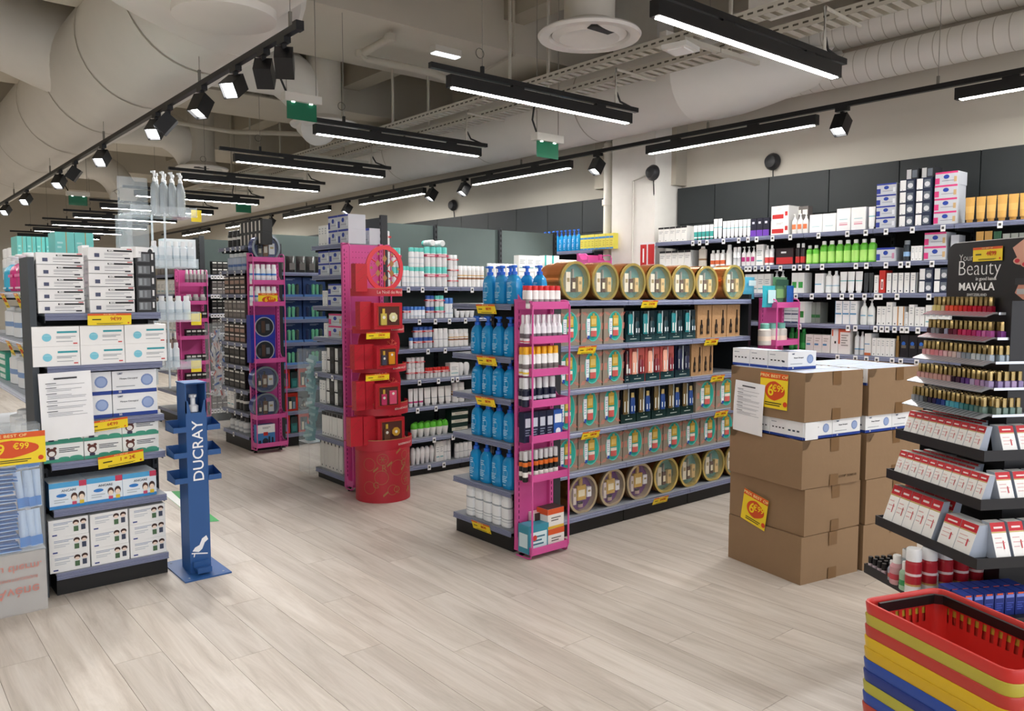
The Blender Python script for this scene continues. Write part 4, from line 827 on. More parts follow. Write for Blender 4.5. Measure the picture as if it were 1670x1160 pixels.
# ---- red christmas drum display
def red_display():
    cx, cy = 3.17, 5.4; t = thing('cardboard_display', 'tall red and gold cardboard christmas display on a drum', 'display stand', (cx, cy, 0)); rd = m('b82836', .45); gd = m('a87a48', .4)
    b = MB(); b.lathe([(.213, 0), (.213, .41)], rd, 48); part('drum', b, t)
    b = MB(); R = .2140
    def arc(a0, zc, r, r2, c, k0=0, k1=20, n=20):
        pts = lambda rr: [(a0+rr/R*math.cos(2*math.pi*k/n), zc+rr*math.sin(2*math.pi*k/n)) for k in range(k0, k1+1)]
        A, B_ = pts(r), pts(r2); P3 = lambda a, z: (R*math.cos(a), R*math.sin(a), z)
        for i in range(len(A)-1): b.face([P3(*A[i]), P3(*A[i+1]), P3(*B_[i+1]), P3(*B_[i])], c)
    random.seed(3)
    for i, (a, z, r) in enumerate(((-2.6, .3, .05), (-2.15, .2, .055), (-2.1, .34, .045), (-1.75, .1, .04), (-1.55, .27, .06), (-1.15, .17, .05), (-.9, .3, .06), (-.6, .12, .05), (-.3, .24, .05), (-2.6, .12, .05), (-1.2, .36, .035), (-.35, .36, .04))):
        arc(a, z, r, r-.003, gd)
        for q in range(3) if i % 3 == 2 else ():
            an = q*math.pi/3; dx, dz = math.cos(an)*r*.6, math.sin(an)*r*.6; L = [(a-dx/R, z-dz), (a+dx/R, z+dz)]
            b.tube([(R*math.cos(v), R*math.sin(v), zz) for v, zz in L], .002, gd, 4)
    for a, z in ((-2.35, .25), (-1.85, .29), (-1.3, .25), (-1.0, .07), (-.7, .2), (-2.0, .06), (-1.5, .385), (-.2, .1)):
        L = [(a-.09, z-.012), (a+.09, z+.02), (a+.08, z+.036), (a-.1, z+.004)]; b.face([(1.003*R*math.cos(v), 1.003*R*math.sin(v), zz) for v, zz in L], gd)
    part('gold_print', b, t)
    for s_, a, z in (('R', -2.05, .27), ('G', -2.35, .14), ('G', -1.3, .3), ('Q', -1.6, .1), ('R', -1.0, .08), ('G', -.75, .28)):
        me = text_mesh(s_, .07, gd, off=-.001).copy(); rot = Matrix.Rotation(a+math.pi/2, 4, 'Z'); me.transform(Matrix.Translation((math.cos(a)*.2165, math.sin(a)*.2165, z)) @ rot); link('lettering', me, t)
    for z, h, yb in ((.405, .085, .0), (.67, .095, .03), (1.0, .06, .05), (1.3, .055, .06), (1.585, .06, .08)):
        b = MB(); n = 20; rr = .24-.012*(z > .5)-.01*(z > 1.2)
        pts = [(rr*math.cos(math.pi+math.pi*i/n), yb+rr*.85*math.sin(math.pi+math.pi*i/n)) for i in range(n+1)]
        vs = [(x, y, zz) for zz in (z, z+h) for x, y in pts]; m1 = n+1
        b.add(vs, [(i, i+1, m1+i+1, m1+i) for i in range(n)], rd, True); b.add([(x*.985, y*.985, zz) for x, y, zz in vs], [(m1+i, m1+i+1, i+1, i) for i in range(n)], rd, True)
        b.add([(x, y, z+h*.55) for x, y in pts]+[(rr, .2, z+h*.55), (-rr, .2, z+h*.55)], [tuple(range(n+3))], rd)
        b.add([(x*1.002, y*1.002, zz) for x, y in pts for zz in (z+h*.94, z+h)], [(2*i, 2*i+2, 2*i+3, 2*i+1) for i in range(n)], gd)
        part('tray_collar', b, t)
        if z < 1.5:
            me = text_mesh('ROGER&GALLET', .022, m('e8c8c0')).copy(); a = -1.2; me.transform(Matrix.Translation((rr*1.004*math.cos(a), yb+rr*.858*math.sin(a), z+h*.5)) @ Matrix.Rotation(a+math.pi/2, 4, 'Z')); link('lettering', me, t)
    me = text_mesh('Le Noël des Merveilles', .036, m('f0dcd4'), off=.0003, sx=.9).copy()
    for v in me.vertices:
        a = -1.28+v.co.x/.215; v.co = (.2185*math.cos(a), .08+.2185*.86*math.sin(a)-(.001), 1.615+v.co.z)
    link('lettering', me, t)
    for z, r in ((.56, .2), (.86, .195), (1.17, .19)):     # round back plates with snowflake cut-outs
        b = MB(); b.prism([(.06+r*math.cos(2*math.pi*i/32), z+.03+r*math.sin(2*math.pi*i/32)) for i in range(32)], .13, .14, rd); part('back_plate', b, t)
        b = MB(); 
        for fx, fz, ff in ((.05+r*.62, z+.02, .05), (.0+r*.45, z+.13, .045)):
            for q in range(6):
                an = q*math.pi/3+.3; e = (fx+ff*math.cos(an), .126, fz+ff*math.sin(an)); b.tube([(fx, .126, fz), e], .005, m('e86a5a' if fz < z+.1 else 'f2e6e4'), 4)
                for s_ in (-.6, .6): b.tube([(fx+.6*ff*math.cos(an), .126, fz+.6*ff*math.sin(an)), (fx+.9*ff*math.cos(an+s_*.6), .126, fz+.9*ff*math.sin(an+s_*.6))], .003, m('e86a5a' if fz < z+.1 else 'f2e6e4'), 4)
        part('snowflake', b, t)
    b = MB(); rc_ = m('d8404a', .4); zc = 1.80; b.ring(.135, .165, -.02, -.005, rc_, 40, .03, zc, 1, 1.08)
    for q in range(6):
        an = q*math.pi/3+math.pi/6; b.tube([(.03+.03*math.cos(an), -.012, zc+.03*math.sin(an)), (.03+.145*math.cos(an), -.012, zc+.145*math.sin(an)*1.08)], .005, rc_, 6)
        x_, z_ = .03+.07*math.cos(an), zc+.075*math.sin(an); b.face([(x_-.022, -.018, z_), (x_, -.018, z_-.03), (x_+.022, -.018, z_), (x_, -.018, z_+.03)], gd)
        x_, z_ = .03+.12*math.cos(an+.5), zc+.125*math.sin(an+.5); b.face([(x_-.014, -.021, z_), (x_, -.021, z_-.014), (x_+.014, -.021, z_), (x_, -.021, z_+.014)], gd)
    part('snowflake_wheel', b, t)
    return cx, cy
RX, RY = red_display()
def mk_red(a, c, kind):
    def f(w, h):
        b = MB(); b.box(-w/2, w/2, 0, .07, 0, h, m('ba2834', .35)); 
        for i in range(7): u = ((i*37) % 10)/10; v = ((i*53) % 9)/10+.05; b.quad((-w/2+u*w*.8, -.0005, v*h), (-w/2+u*w*.8+.02, -.0005, v*h+.012), (-w/2+u*w*.8+.02, -.0005, v*h+.015), (-w/2+u*w*.8, -.0005, v*h+.003), '8a3a2a')
        for i in range(5): u = ((i*31) % 8)/100; v = ((i*47) % 9)/10+.05; b.quad((-w/2-.0006, .065-u*.5, v*h), (-w/2-.0006, .05-u*.5, v*h+.015), (-w/2-.0006, .05-u*.5, v*h+.018), (-w/2-.0006, .065-u*.5, v*h+.003), '4a2018')
        if kind == 0: return [('gift_box', b)]
        q = MB(); q.box(-w*.36, w*.4, -.001, .0, h*.14, h*.86, m('5a3a34', .2)); o = MB(); o.box(-w*.28, -w*.08, -.012, -.001, h*.16, h*.6, m(a, .2)); o.box(-w*.22, -w*.14, -.01, -.002, h*.6, h*.78, m('d8b04a', .2)); o.disc(w*.05, -.0126, 'e8e4d8', 14, -w*.18, h*.45)
        j = MB(); 
        if kind == 1: j.lathe([(w*.15, -.01), (w*.15, -.001)], m(c, .25), 8, w*.16, h*.45, axis='y'); j.disc(w*.05, -.0106, 'e8e4d8', 12, w*.16, h*.45)
        else: j.box(w*.04, w*.32, -.012, -.001, h*.18, h*.72, m(c, .25)); j.disc(w*.05, -.0126, 'e8e4d8', 12, w*.18, h*.6)
        fr = MB(); 
        for x0_, x1_, z0_, z1_ in ((-.38, -.35, .12, .88), (.39, .42, .12, .88), (-.38, .42, .1, .14), (-.38, .42, .86, .9)): fr.box(w*x0_, w*x1_, -.004, 0, h*z0_, h*z1_, m('b83a30', .3))
        return [('gift_box', b), ('window', q), ('bottle', o), ('soap', j), ('window_frame', fr)]
    return named(f, 'red%d' % kind)
FD = FY(RY-.17)
def rgrow(z, lev, front, side, a, c, kind):
    wh = f'{lev} tier of the red display'
    row(FD, z, wh, [('gift_box', 'gift box', 'red gift box with a display window', front[0], front[1], 1, front[2], mk_red(a, c, kind), {'turn': .1}), ('gift_box', 'gift box', 'plain patterned red gift box', side[0], side[1], side[3], side[2], mk_red(a, c, 0), {'d': .05})], .0)
rgrow(.455, 'bottom', (616, 661, 682), (572, 613, 680, 2), '6a4a3a', 'c8983a', 1); rgrow(.725, 'fourth', (613, 654, 626), (581, 612, 622, 2), 'c8406a', 'e05a7a', 2)
rgrow(1.035, 'third', (613, 651, 564), (578, 611, 562, 2), '4a4a5a', 'd8902a', 2); rgrow(1.335, 'second', (609, 658, 494), (587, 607, 492, 1), 'c8b45a', 'd8d0a0', 1)
row(FD, 1.62, 'top tier of the red display', [('gift_box', 'gift box', 'red gift box with a clear side window', 580, 600, 1, 430, mk_red('c8c0b8', 'c8c0b8', 0), {'turn': .0})], .05)
price_card(FY(RY-.225), 617, 1.318, .0, '29€90', 'yellow price card on the second tier of the red display', .2, .05, .1)
price_card(FY(RY-.225), 616, 1.005, .0, '15€90', 'yellow price card on the third tier of the red display', .2, .05, .1)
# ================================================================ make-up and shaving gondola (third back)
F3e = FX(3.05); Z3e = [.155, .385, .615, .865, 1.1, 1.35, 1.6, 1.845, 2.084]
T3e = {i: ((360, 371, 383, 394) if i not in (0,) else (381,)) for i in range(9)}; T3e[8] = (367, 376, 384, 391)
shelf_unit('end_shelving', 'end shelving with small dark make-up cartons and many price tags', F3e, -8.55, -7.83, Z3e, .36, backtop=2.1, tags=T3e, backcol='2a2c2f')
W3e = [s+' of the make-up end unit' for s in ('bottom shelf', 'eighth shelf', 'seventh shelf', 'sixth shelf', 'fifth shelf', 'fourth shelf', 'third shelf', 'second shelf', 'top shelf')]
blk_c = mk_box('dark_carton', '1c1b1c', [(.1, .7, .9, .88, 'd8d6d0'), (.1, .15, .9, .5, '4a4644')], .07); gry_c = mk_box('grey_carton', '6a6462', [(.1, .72, .9, .88, 'dedcd6'), (.1, .15, .9, .5, '8a827e')], .07)
ros_c = mk_box('dark_carton', '3a2f2c', [(.1, .7, .9, .86, 'e4dcd4'), (.1, .12, .9, .5, 'a8887a')], .07)
row(F3e, Z3e[8], W3e[8], [('dark_can', 'can', 'black jar with white band', 369, 390, 3, 376, mk_can('dark_can', '1c1c1e', '26262a', [(.6, .8, 'd8d8d4')], .2, .9)), ('dark_carton', 'carton', 'black and white slim carton', 391, 428, 6, 360, mk_box('dark_carton', '141416', [(.1, .1, .45, .9, 'e6e2da')], .1), {'stack': 2, 'd': .02})])
row(F3e, Z3e[7], W3e[7], [('clear_bottle', 'bottle', 'clear toner bottle with white cap', 369, 399, 4, 413, mk_can('clear_bottle', 'b4c0d4', 'eceef0', [(.3, .5, '5a78b4')], .22, .7))])
for li, (mk, n, ds) in {6: (ros_c, 4, 'rose and black small carton'), 5: (gry_c, 5, 'grey small carton'), 4: (ros_c, 4, 'brown and black carton'), 3: (blk_c, 4, 'black small carton'), 2: (blk_c, 4, 'black carton with white label')}.items():
    row(F3e, Z3e[li], W3e[li], [('small_carton', 'carton', ds, 366, 400, n, .19, mk, {'stack': 2})])
row(F3e, Z3e[1], W3e[1], [('white_carton', 'carton', 'tall white carton', 371, 382, 2, .19, wbx), ('dark_can', 'can', 'dark can with pale band', 383, 400, 3, .18, mk_can('dark_can', '1c1c1e', '26262a', [(.6, .8, 'd8d8d4')], .2, .9))])
row(F3e, Z3e[0], W3e[0], [('white_spray', 'bottle', 'white bottle in a clear tray', 373, 401, 4, .16, mk_can('white_spray', 'd8dadc', '22242a', [(.3, .5, 'a8acb4')], .3, .7))])
F3 = FY(7.83); Z3 = [.135, .37, .613, .856, 1.093, 1.336, 1.573, 1.828]
shelf_unit('gondola_shelving', 'gondola with dark green back panels holding shaving gift trays', F3, 3.42, 5.8, Z3, .4, (4.3, 5.05), backtop=2.24, backcol='4e5a58')
W3 = [s+' of the shaving gift gondola' for s in ('bottom shelf', 'seventh shelf', 'sixth shelf', 'fifth shelf', 'fourth shelf', 'third shelf', 'second shelf', 'top shelf')]
def mk_shave(w, h):
    b = MB(); b.box(-w/2, w/2, .03, .12, 0, h, m('2c4474', .4)); b.box(-w/2, w/2, 0, .12, 0, h*.12, m('5a86c4', .4)); decals(b, w, h, [('t', .3, .84, .7, .94, 2, 'a8b8d8')], .028)
    out = [('gift_tray', b)]
    for x, c in ((-.32, '2a3a5c'), (-.08, '74c49a'), (.1, '74c49a'), (.28, '4a5a50')):
        q = MB(); q.lathe([(w*.06, h*.12), (w*.075, h*.6), (w*.03, h*.66)], m(c, .35), 8, x*w, .02); out.append(('bottle', q))
    return out
def mk_redkit(w, h):
    b = MB(); b.box(-w/2, w/2, 0, .08, 0, h, m('d8382a', .35)); q = MB(); q.box(-w*.34, w*.34, -.001, 0, h*.1, h*.8, m('3a4a50')); q.box(-w*.22, -w*.02, -.008, 0, h*.12, h*.55, m('e8dcc0')); q.box(-w*.18, -w*.06, -.008, 0, h*.55, h*.75, m('1a1a1a')); q.box(w*.08, w*.26, -.006, 0, h*.12, h*.5, m('8a9ab0'))
    return [('gift_kit', b), ('window', q)]
mk_shave.__name__ = 'shave'; mk_redkit.__name__ = 'redkit'; mk_teal = mk_box('teal_pouch', '2a6a6a', [(0, .6, 1, 1, '2a3436'), (.2, .1, .8, .45, '3f8a86')], .08)
row(F3, Z3[7], W3[7], [('dark_pouch', 'pouch', 'black see-through wash bag', 452, 548, 6, 418, mk_pouch('dark_pouch', '2a2826', [(.2, .15, .8, .55, '6a6662')], .1))])
for li, wds in ((6, 0), (5, 0), (4, 0), (3, 0)): row(F3, Z3[li], W3[li], [('gift_tray', 'gift tray', 'blue shaving gift tray with green tubes', 456, 534, 2, .205, mk_shave)])
for li in (2, 0): row(F3, Z3[li], W3[li], [('gift_kit', 'gift kit', 'red square gift kit', 455, 474, 1, .2, mk_redkit), ('teal_pouch', 'pouch', 'teal and grey pouch between red kits', 475, 486, 1, .17, mk_teal), ('gift_kit', 'gift kit', 'red gift kit beside the teal pouch', 487, 505, 1, .2, mk_redkit), ('teal_pouch', 'pouch', 'teal pouch at the display edge', 506, 516, 1, .17, mk_teal)])
tb = mk_tin('2a3f8c', '9aa2ac', '2a3f7a', 'blue')
row(F3, Z3[1], W3[1], [('gift_kit', 'gift kit', 'wide red gift kit', 465, 487, 1, .19, mk_redkit), ('gift_tin', 'gift tin', 'grey round gift tin', 488, 508, 1, .2, mk_tin('5a626a', '8a929a', '5a6a6a', 'blue'))])
pink_rack('pink_rack', 'pink rack with round blue gift tins, third gondola back', FY(0), 3.05, 3.37, 7.79, [.065, .351, .918, 1.486, 1.70, 1.926], 2.0, .15)
RK3 = FY(7.645); WR3 = [s+' of the blue tin pink rack' for s in ('bottom tray', 'fifth tray', 'fourth tray', 'third tray', 'second tray', 'top tray')]
row(RK3, 1.926, WR3[5], [('gift_tin', 'gift tin', 'round blue shaving gift tin', 411, 459, 1, .28, tb)], .0)
sp = mk_can('white_spray', 'f0f2f4', 'f4f6f8', [(.6, .72, '3f86d8'), (.2, .4, 'd8e0e8')], .2, .85)
row(RK3, 1.70, WR3[4], [('white_spray', 'can', 'white spray can with blue mark', 409, 453, 5, 431, sp)], .02)
row(RK3, 1.486, WR3[3], [('white_spray', 'can', 'white spray can behind the price card', 409, 453, 5, 467, sp)], .02)
price_card(RK3, 437, 1.61, -.01, '6€99', 'big yellow price card on the blue tin pink rack', .2, .13, .05, big=True)
def mk_bluebox(w, h):
    b = MB(); b.box(-w/2, w/2, 0, .1, 0, h, m('27359a', .4)); r = MB(); r.ring(h*.38, h*.42, -.004, 0, m('c0c4cc', .3, metal=.5), 28, w*.06, h*.5); d = MB(); d.disc(h*.38, -.001, '1c2026', 28, w*.06, h*.5); d.box(-w*.06, w*.08, -.003, -.001, h*.25, h*.75, m('4a3428')); d.box(w*.12, w*.26, -.003, -.001, h*.35, h*.62, m('6a7078')); d.box(-w*.2, -w*.1, -.003, -.001, h*.3, h*.6, m('30363e'))
    return [('gift_box', b), ('window_ring', r), ('window', d)]
mk_bluebox.__name__ = 'bluebox'
row(RK3, .918, WR3[2], [('gift_box', 'gift box', 'blue box with round window', 410, 450, 1, .475, mk_bluebox, {'stack': 2, 'fill': 1})], .02)
row(RK3, .351, WR3[1], [('gift_tin', 'gift tin', 'round blue gift tin', 414, 456, 1, .535, tb, {'stack': 2, 'fill': 1.0})], .0)
row(RK3, .065, WR3[0], [('gift_box', 'gift box', 'white and blue advent style gift box', 419, 450, 1, .225, mk_box('gift_box', '3f7ab4', [(0, .62, 1, 1, 'f0f0ee'), ('t', .3, .8, .75, .9, 2, '7a7a80'), (.35, .5, .6, .66, 'c8322a'), (.08, .08, .2, .3, '16202e'), ('o', .45, .25, .14, '1a2230'), (.62, .1, .72, .45, '16202e'), (.8, .1, .9, .4, '16202e')], .08))], .02)
# clear bins of small packs at the left ends of the gondolas
def clear_bin(name, label, F, s0, s1, d0, d1, z0, z1, low=0.):
    base = F.pt(s0, d0, 0); t = thing(name, label, 'display bin', base); ac = m('e6eef2', .06, alpha=.09); off = Vector((-base.x, -base.y, 0))
    for nm, a in (('front_panel', (s0, s1, d0, d0+.004)), ('side_panel', (s0, s0+.004, d0, d1)), ('side_panel', (s1-.004, s1, d0, d1)), ('rear_panel', (s0, s1, d1-.004, d1))):
        b = MB(); fbox(b, F, *a, z0, z1, ac); me = b.mesh(nm); me.transform(Matrix.Translation(off)); link(nm, me, t)
    b = MB(); fbox(b, F, s0, s1, d0, d1, low-.006 if low else z0, low if low else z0+.006, m('dde3e6', .2)); me = b.mesh('bin_floor'); me.transform(Matrix.Translation(off)); link('bin_floor', me, t)
    return t
def fill_bin(F, s0, s1, d0, z0, z1, mks, name, cat, desc, where, nx, nz, w, h, turn=.5):
    for k in range(nz):
        for i in range(nx):
            mk = random.choice(mks); z = z0+(z1-z0)*k/nz; s = s0+(s1-s0)*(i+.5)/nx; q = F.pt(s, d0+random.uniform(.02, .07), z)
            put(name, cat, desc, where, proto(mk, w, h), q, F.rz+random.uniform(-.2, .2), ordinal(k), (random.uniform(-.3, .1), random.uniform(-turn, turn), F.rz+random.uniform(-.2, .2)))
F3b = FX(3.0); clear_bin('clear_bin', 'clear bin of blue and white sachets beside the make-up end unit', F3b, -8.92, -8.60, 0, .3, .02, 1.28, low=.5)
pk = [mk_pouch('sachet', 'e2e6ec', [(.1, .1, .9, .3, '2a56a8')], .03), mk_pouch('sachet', 'c8d0dc', [(.1, .6, .9, .85, '3a6ab8')], .03), mk_pouch('sachet', 'e0d8da', [(.2, .4, .8, .7, 'c85048')], .03)]
fill_bin(F3b, -8.9, -8.62, .02, .5, 1.2, pk, 'sachet', 'sachet', 'blue and white sachet', 'clear bin by the make-up unit', 3, 11, .13, .085, .9)
F2b = FX(3.02); clear_bin('clear_bin', 'clear bin of teal packs beside the hair care end unit', F2b, -6.60, -6.40, 0, .3, .02, 1.12, low=.3)
pk = [mk_pouch('teal_pack', '7fb0b4', [(.1, .2, .9, .5, 'c8dcde')], .035), mk_pouch('teal_pack', '5a949a', [(.1, .5, .9, .8, '9cc4c6')], .035)]
fill_bin(F2b, -6.585, -6.415, .02, .3, 1.05, pk, 'teal_pack', 'pack', 'teal plastic pack', 'clear bin by the hair care unit', 1, 12, .17, .08, .25)
# ---- farthest gondola with its pink rack
F4e = FX(3.0); Z4e = [.16, .4, .64, .88, 1.12, 1.36, 1.6, 1.84]
shelf_unit('end_shelving', 'farthest end shelving behind the clear tower', F4e, -10.75, -9.98, Z4e, .36, backtop=2.3, backcol='3c4446')
for li in range(2, 8): row(F4e, Z4e[li], f'{ordinal(7-li) if li < 7 else "top"} shelf of the farthest end unit', [('pale_carton', 'carton', 'pale small carton', 256, 288, 5, .17, (wbx, gry_c)[li % 2])])
pink_rack('pink_rack', 'farthest pink rack, seen behind the blue sanitiser post', FY(0), 3.0, 3.33, 9.93, [.08, .29, .53, .755, 1.06, 1.27, 1.48, 1.70], 1.89, .15)
R4 = FY(9.78); slv = mk_can('silver_bottle', 'a8a2a4', 'dcdcdc', [(.3, .6, '7a6a70')], .25, .7)
row(R4, 1.70, 'top tray of the farthest pink rack', [('silver_bottle', 'bottle', 'silver bottle with white cap', 303, 341, 6, 440, slv)], .02)
for k, z in enumerate((1.48, 1.27, 1.06, .755, .53, .29)):
    row(R4, z, f'{ordinal(k+1)} tray of the farthest pink rack', [('dark_carton', 'carton', 'black carton', 304, 338, 4 if k != 0 else 3, .12, blk_c if k else slv)], .02)
F4 = FY(9.99); Z4 = [.16, .4, .64, .88, 1.12, 1.36, 1.6, 1.84]
shelf_unit('gondola_shelving', 'farthest gondola of dark cosmetics with grey-green back panels', F4, 3.4, 5.8, Z4, .38, (4.2, 5.0), backtop=2.3, backcol='4e5a58', tags={i: (346, 351, 356, 361, 366) for i in range(8)})
for li in range(0, 8): row(F4, Z4[li], f'{ordinal(7-li) if li < 7 else "top"} shelf of the farthest gondola', [('dark_carton', 'carton', ('wide dark carton' if li % 2 else 'grey wide carton'), 346, 372, 3, .17, (gry_c, blk_c)[li % 2], {'stack': 2})])
row(F4, Z4[7], 'far end of the farthest gondola top', [('dark_can', 'can', 'black topped jar', 374, 400, 4, .12, mk_can('dark_can', '2c2c30', 'd8d8d8', [(.3, .6, '8a8a8e')], .2, .9))])
# ================================================================ face mask unit (left)
FL = FY(4.68); ZL = [.125, .465, .715, .925, 1.225, 1.50]
shelf_unit('mask_shelving', 'grey and black shelving stacked with face mask cartons', FL, .765, 1.335, ZL, .24, backcol='17181a')
b = MB(); b.box(.703, .733, 4.70, 4.96, 0, 1.79, m('3f454b', .55)); part('side_panel', b, bpy.data.objects['mask_shelving'], (-.765, -4.68, 0))
WL = [s+' of the mask unit' for s in ('bottom shelf', 'fifth shelf', 'fourth shelf', 'third shelf', 'second shelf', 'top shelf')]
m1 = mk_box('mask_carton', 'eeeeee', [(.42, .7, .98, .84, '18181a'), (.13, .25, .24, .55, '4a506c'), ('t', .35, .4, .9, .6, 2, 'a8a8ac'), ('t', .35, .2, .8, .3, 1, '8a8a90'), (.8, .14, .93, .26, '3a3a40'), (.86, .88, .97, .95, 'c8484a'), (0, 0, 1, .025, '2a2a2c')], .11, letters=[('MASK', .5, .77, .15, 'f2f2f2', .006)], sdecs=[(.2, .2, .8, .4, 'c8c8cc')])
m1b = mk_box('mask_carton', 'ececec', [('t', .15, .4, .6, .6, 2, '9a9aa0'), ('e', .82, .5, .15, .38, '26262a'), (0, 0, 1, .03, '2a2a2c')], .11)
m2 = mk_box('mask_carton', '18181a', [(.1, .18, .72, .85, '6a6e72'), (.16, .25, .3, .8, '9aa0a4'), (.4, .25, .52, .8, '8a9094'), (.8, .35, .9, .85, 'e0e0e0')], .11)
row(FL, ZL[5], WL[5], [('mask_carton', 'carton', 'white mask carton with black band', 61, 141, 1, 412, m1, {'stack': 5, 'turn': .1, 'fill': .95}), ('mask_carton', 'carton', 'white and black mask carton', 146, 222, 1, 404, m1, {'stack': 5, 'turn': .06, 'fill': .96}), ('mask_carton', 'carton', 'black mask carton end', 223, 257, 1, 411, m2, {'stack': 5, 'turn': .04}), ('mask_carton', 'carton', 'white mask carton stack behind', 138, 150, 1, 400, m1b, {'d': .12, 'stack': 4})], .015)
q = FL.pt(FL.s(236, 1.8, .03), .03, 1.80); put('mask_carton', 'carton', 'plain white mask carton lying across the black ones', WL[5], proto(m1b, .12, .06), q, .5)
m3 = mk_box('mask_carton', 'f1f1f0', [(.52, .66, .95, .76, '2f9aa4'), ('e', .3, .45, .1, .2, '7cc8dc'), (.24, .52, .38, .56, '9ad6e4'), ('t', .5, .38, .92, .52, 2, '8a9096'), ('t', .5, .2, .85, .28, 1, 'a8acb0'), (.86, .1, .95, .16, 'c83a3a')], .15, sdecs=[(.3, .3, .7, .6, 'dadada')])
row(FL, ZL[4], WL[4], [('mask_carton', 'carton', 'white mask carton with teal bar', 54, 273, 3, 531, m3, {'stack': 2, 'fill': .985})], .0)
def umt(nm): return mk_box(nm, 'eef0f2', [(0, 0, 1, .16, '1f3f94'), ('o', .78, .56, .26, '7c93c4'), ('o', .78, .56, .2, '9aaed6'), ('t', .08, .28, .5, .36, 1, '9aa0a8')], .12, letters=[('UMT', .17, .88, .1, '3a4a6a', .002), ('Masque Chirurgical', .36, .66, .095, '3a3f4a', 0), ('50', .16, .09, .12, 'f0f0f0', .002)], sdecs=[(0, 0, 1, .16, '1f3f94'), (.15, .4, .3, .5, '3a4a5a'), (.4, .4, .55, .5, '3a4a5a'), (.65, .4, .8, .5, '3a4a5a')], top='a9b3c9')
m4 = umt('mask_carton')
row(FL, ZL[3], WL[3], [('mask_carton', 'carton', 'blue and white surgical mask carton', 106, 258, 2, 606, m4, {'stack': 2, 'fill': .98})])
m5 = mk_box('mask_carton', 'eef0ee', [(0, 0, 1, .18, '3f9a80'), ('e', .2, .55, .12, .24, '5a2a20'), ('e', .12, .78, .045, .08, '5a2a20'), ('e', .28, .78, .045, .08, '5a2a20'), ('e', .2, .5, .08, .14, 'ece8e4'), (.13, .16, .27, .32, '34304a'), ('t', .38, .5, .9, .78, 3, '3a4048'), ('e', .5, .2, .14, .08, '3f9a80'), ('e', .8, .2, .16, .1, '3f9a80')], .15)
row(FL, ZL[2], WL[2], [('mask_carton', 'carton', 'green child mask carton with brown bear', 71, 260, 3, 688, m5, {'stack': 2, 'fill': .98})], .02)
m6 = mk_box('mask_carton', 'e4eef6', [(0, .8, 1, 1, '4fa8dc'), (0, 0, 1, .12, '3a8fd0'), (.8, .78, 1, 1, 'c83a5a'), ('e', .32, .5, .14, .07, '2a7ac8'), ('t', .12, .2, .5, .38, 2, 'b8c4cc'), ('e', .66, .4, .09, .16, '4a2a20'), ('e', .66, .34, .07, .11, 'f0dcc8'), (.6, .1, .72, .22, 'c84a6a'), ('e', .86, .42, .09, .16, '3a2420'), ('e', .86, .36, .07, .11, 'f0dcc8'), (.8, .1, .92, .24, 'e0c030')], .19, letters=[('ANCARE', .52, .68, .13, '3a4a5a', 0)], side='3f8fcc')
row(FL, ZL[1], WL[1], [('mask_carton', 'carton', 'sky blue mask carton with two children', 81, 256, 3, 778, m6, {'fill': .99})], .02)
m7 = mk_box('mask_carton', 'ecedec', [('t', .12, .68, .6, .84, 2, '8a98b4'), ('t', .12, .4, .5, .6, 2, 'c0c6cc'), (.08, .1, .2, .18, '3a4a8a'), ('e', .68, .72, .08, .14, '3a2018'), ('e', .68, .64, .06, .09, 'ecd8c8'), (.62, .2, .74, .5, '4a6a4a'), ('e', .87, .74, .08, .14, '3a2018'), ('e', .87, .66, .06, .09, 'ecd8c8'), (.81, .24, .92, .55, '3a4258')], .18)
row(FL, ZL[0], WL[0], [('mask_carton', 'carton', 'white mask carton with two cartoon children', 81, 273, 3, 835, m7, {'stack': 3, 'fill': .96, 'turn': .05})], .01)
price_card(FL, 179, 1.497, -.025, '9€99', 'yellow price card on the top shelf of the mask unit', .215, .062, .12, yaw=0)
price_card(FL, 173, .925, -.025, '6€99', 'yellow price card on the third shelf of the mask unit', .215, .06, .2, rot=-.06)
price_card(FL, 197, .733, -.025, '1 = 2€', 'yellow offer card on the fourth shelf of the mask unit', .23, .07, .2, rot=-.08)
def paper(name, label, F, px0, px1, z0, z1, d, title=True, rot=0.):
    s0, s1 = F.s(px0, z1, d), F.s(px1, z1, d); w, h = s1-s0, z1-z0; t = thing(name, label, 'paper sheet', F.pt((s0+s1)/2, d, z0), F.rz); t.rotation_euler = (0, rot, F.rz)
    b = MB(); n = 6
    for i in range(n):
        y0_, y1_ = -.006*math.sin(math.pi*i/n), -.006*math.sin(math.pi*(i+1)/n); b.add([(-w/2, y0_, h*i/n), (w/2, y0_, h*i/n), (w/2, y1_, h*(i+1)/n), (-w/2, y1_, h*(i+1)/n)], [(0, 1, 2, 3)], 'f0f1f3', True)
    part('sheet', b, t); b = MB(); Y = -.009
    b.box(-w*.22, w*.22, Y-.0002, Y, h*.9, h*.925, m('33343a'))
    v = .84
    for blk_ in range(6):
        b.quad((-w*.38, Y, v*h), (-w*.18, Y, v*h), (-w*.18, Y, (v+.01)*h), (-w*.38, Y, (v+.01)*h), '4a4c54'); v -= .024
        for k in range(1+blk_ % 3): e = (.36, .3, .1, .38)[(blk_+k) % 4]; b.quad((-w*.36, Y, v*h), (w*e, Y, v*h), (w*e, Y, (v+.006)*h), (-w*.36, Y, (v+.006)*h), '8a8c94'); v -= .022
        v -= .02
    o = part('printed_text', b, t)
paper('notice_sheet', 'white printed notice hanging on the mask unit', FL, 64, 150, .845, 1.195, -.03, rot=-.02)
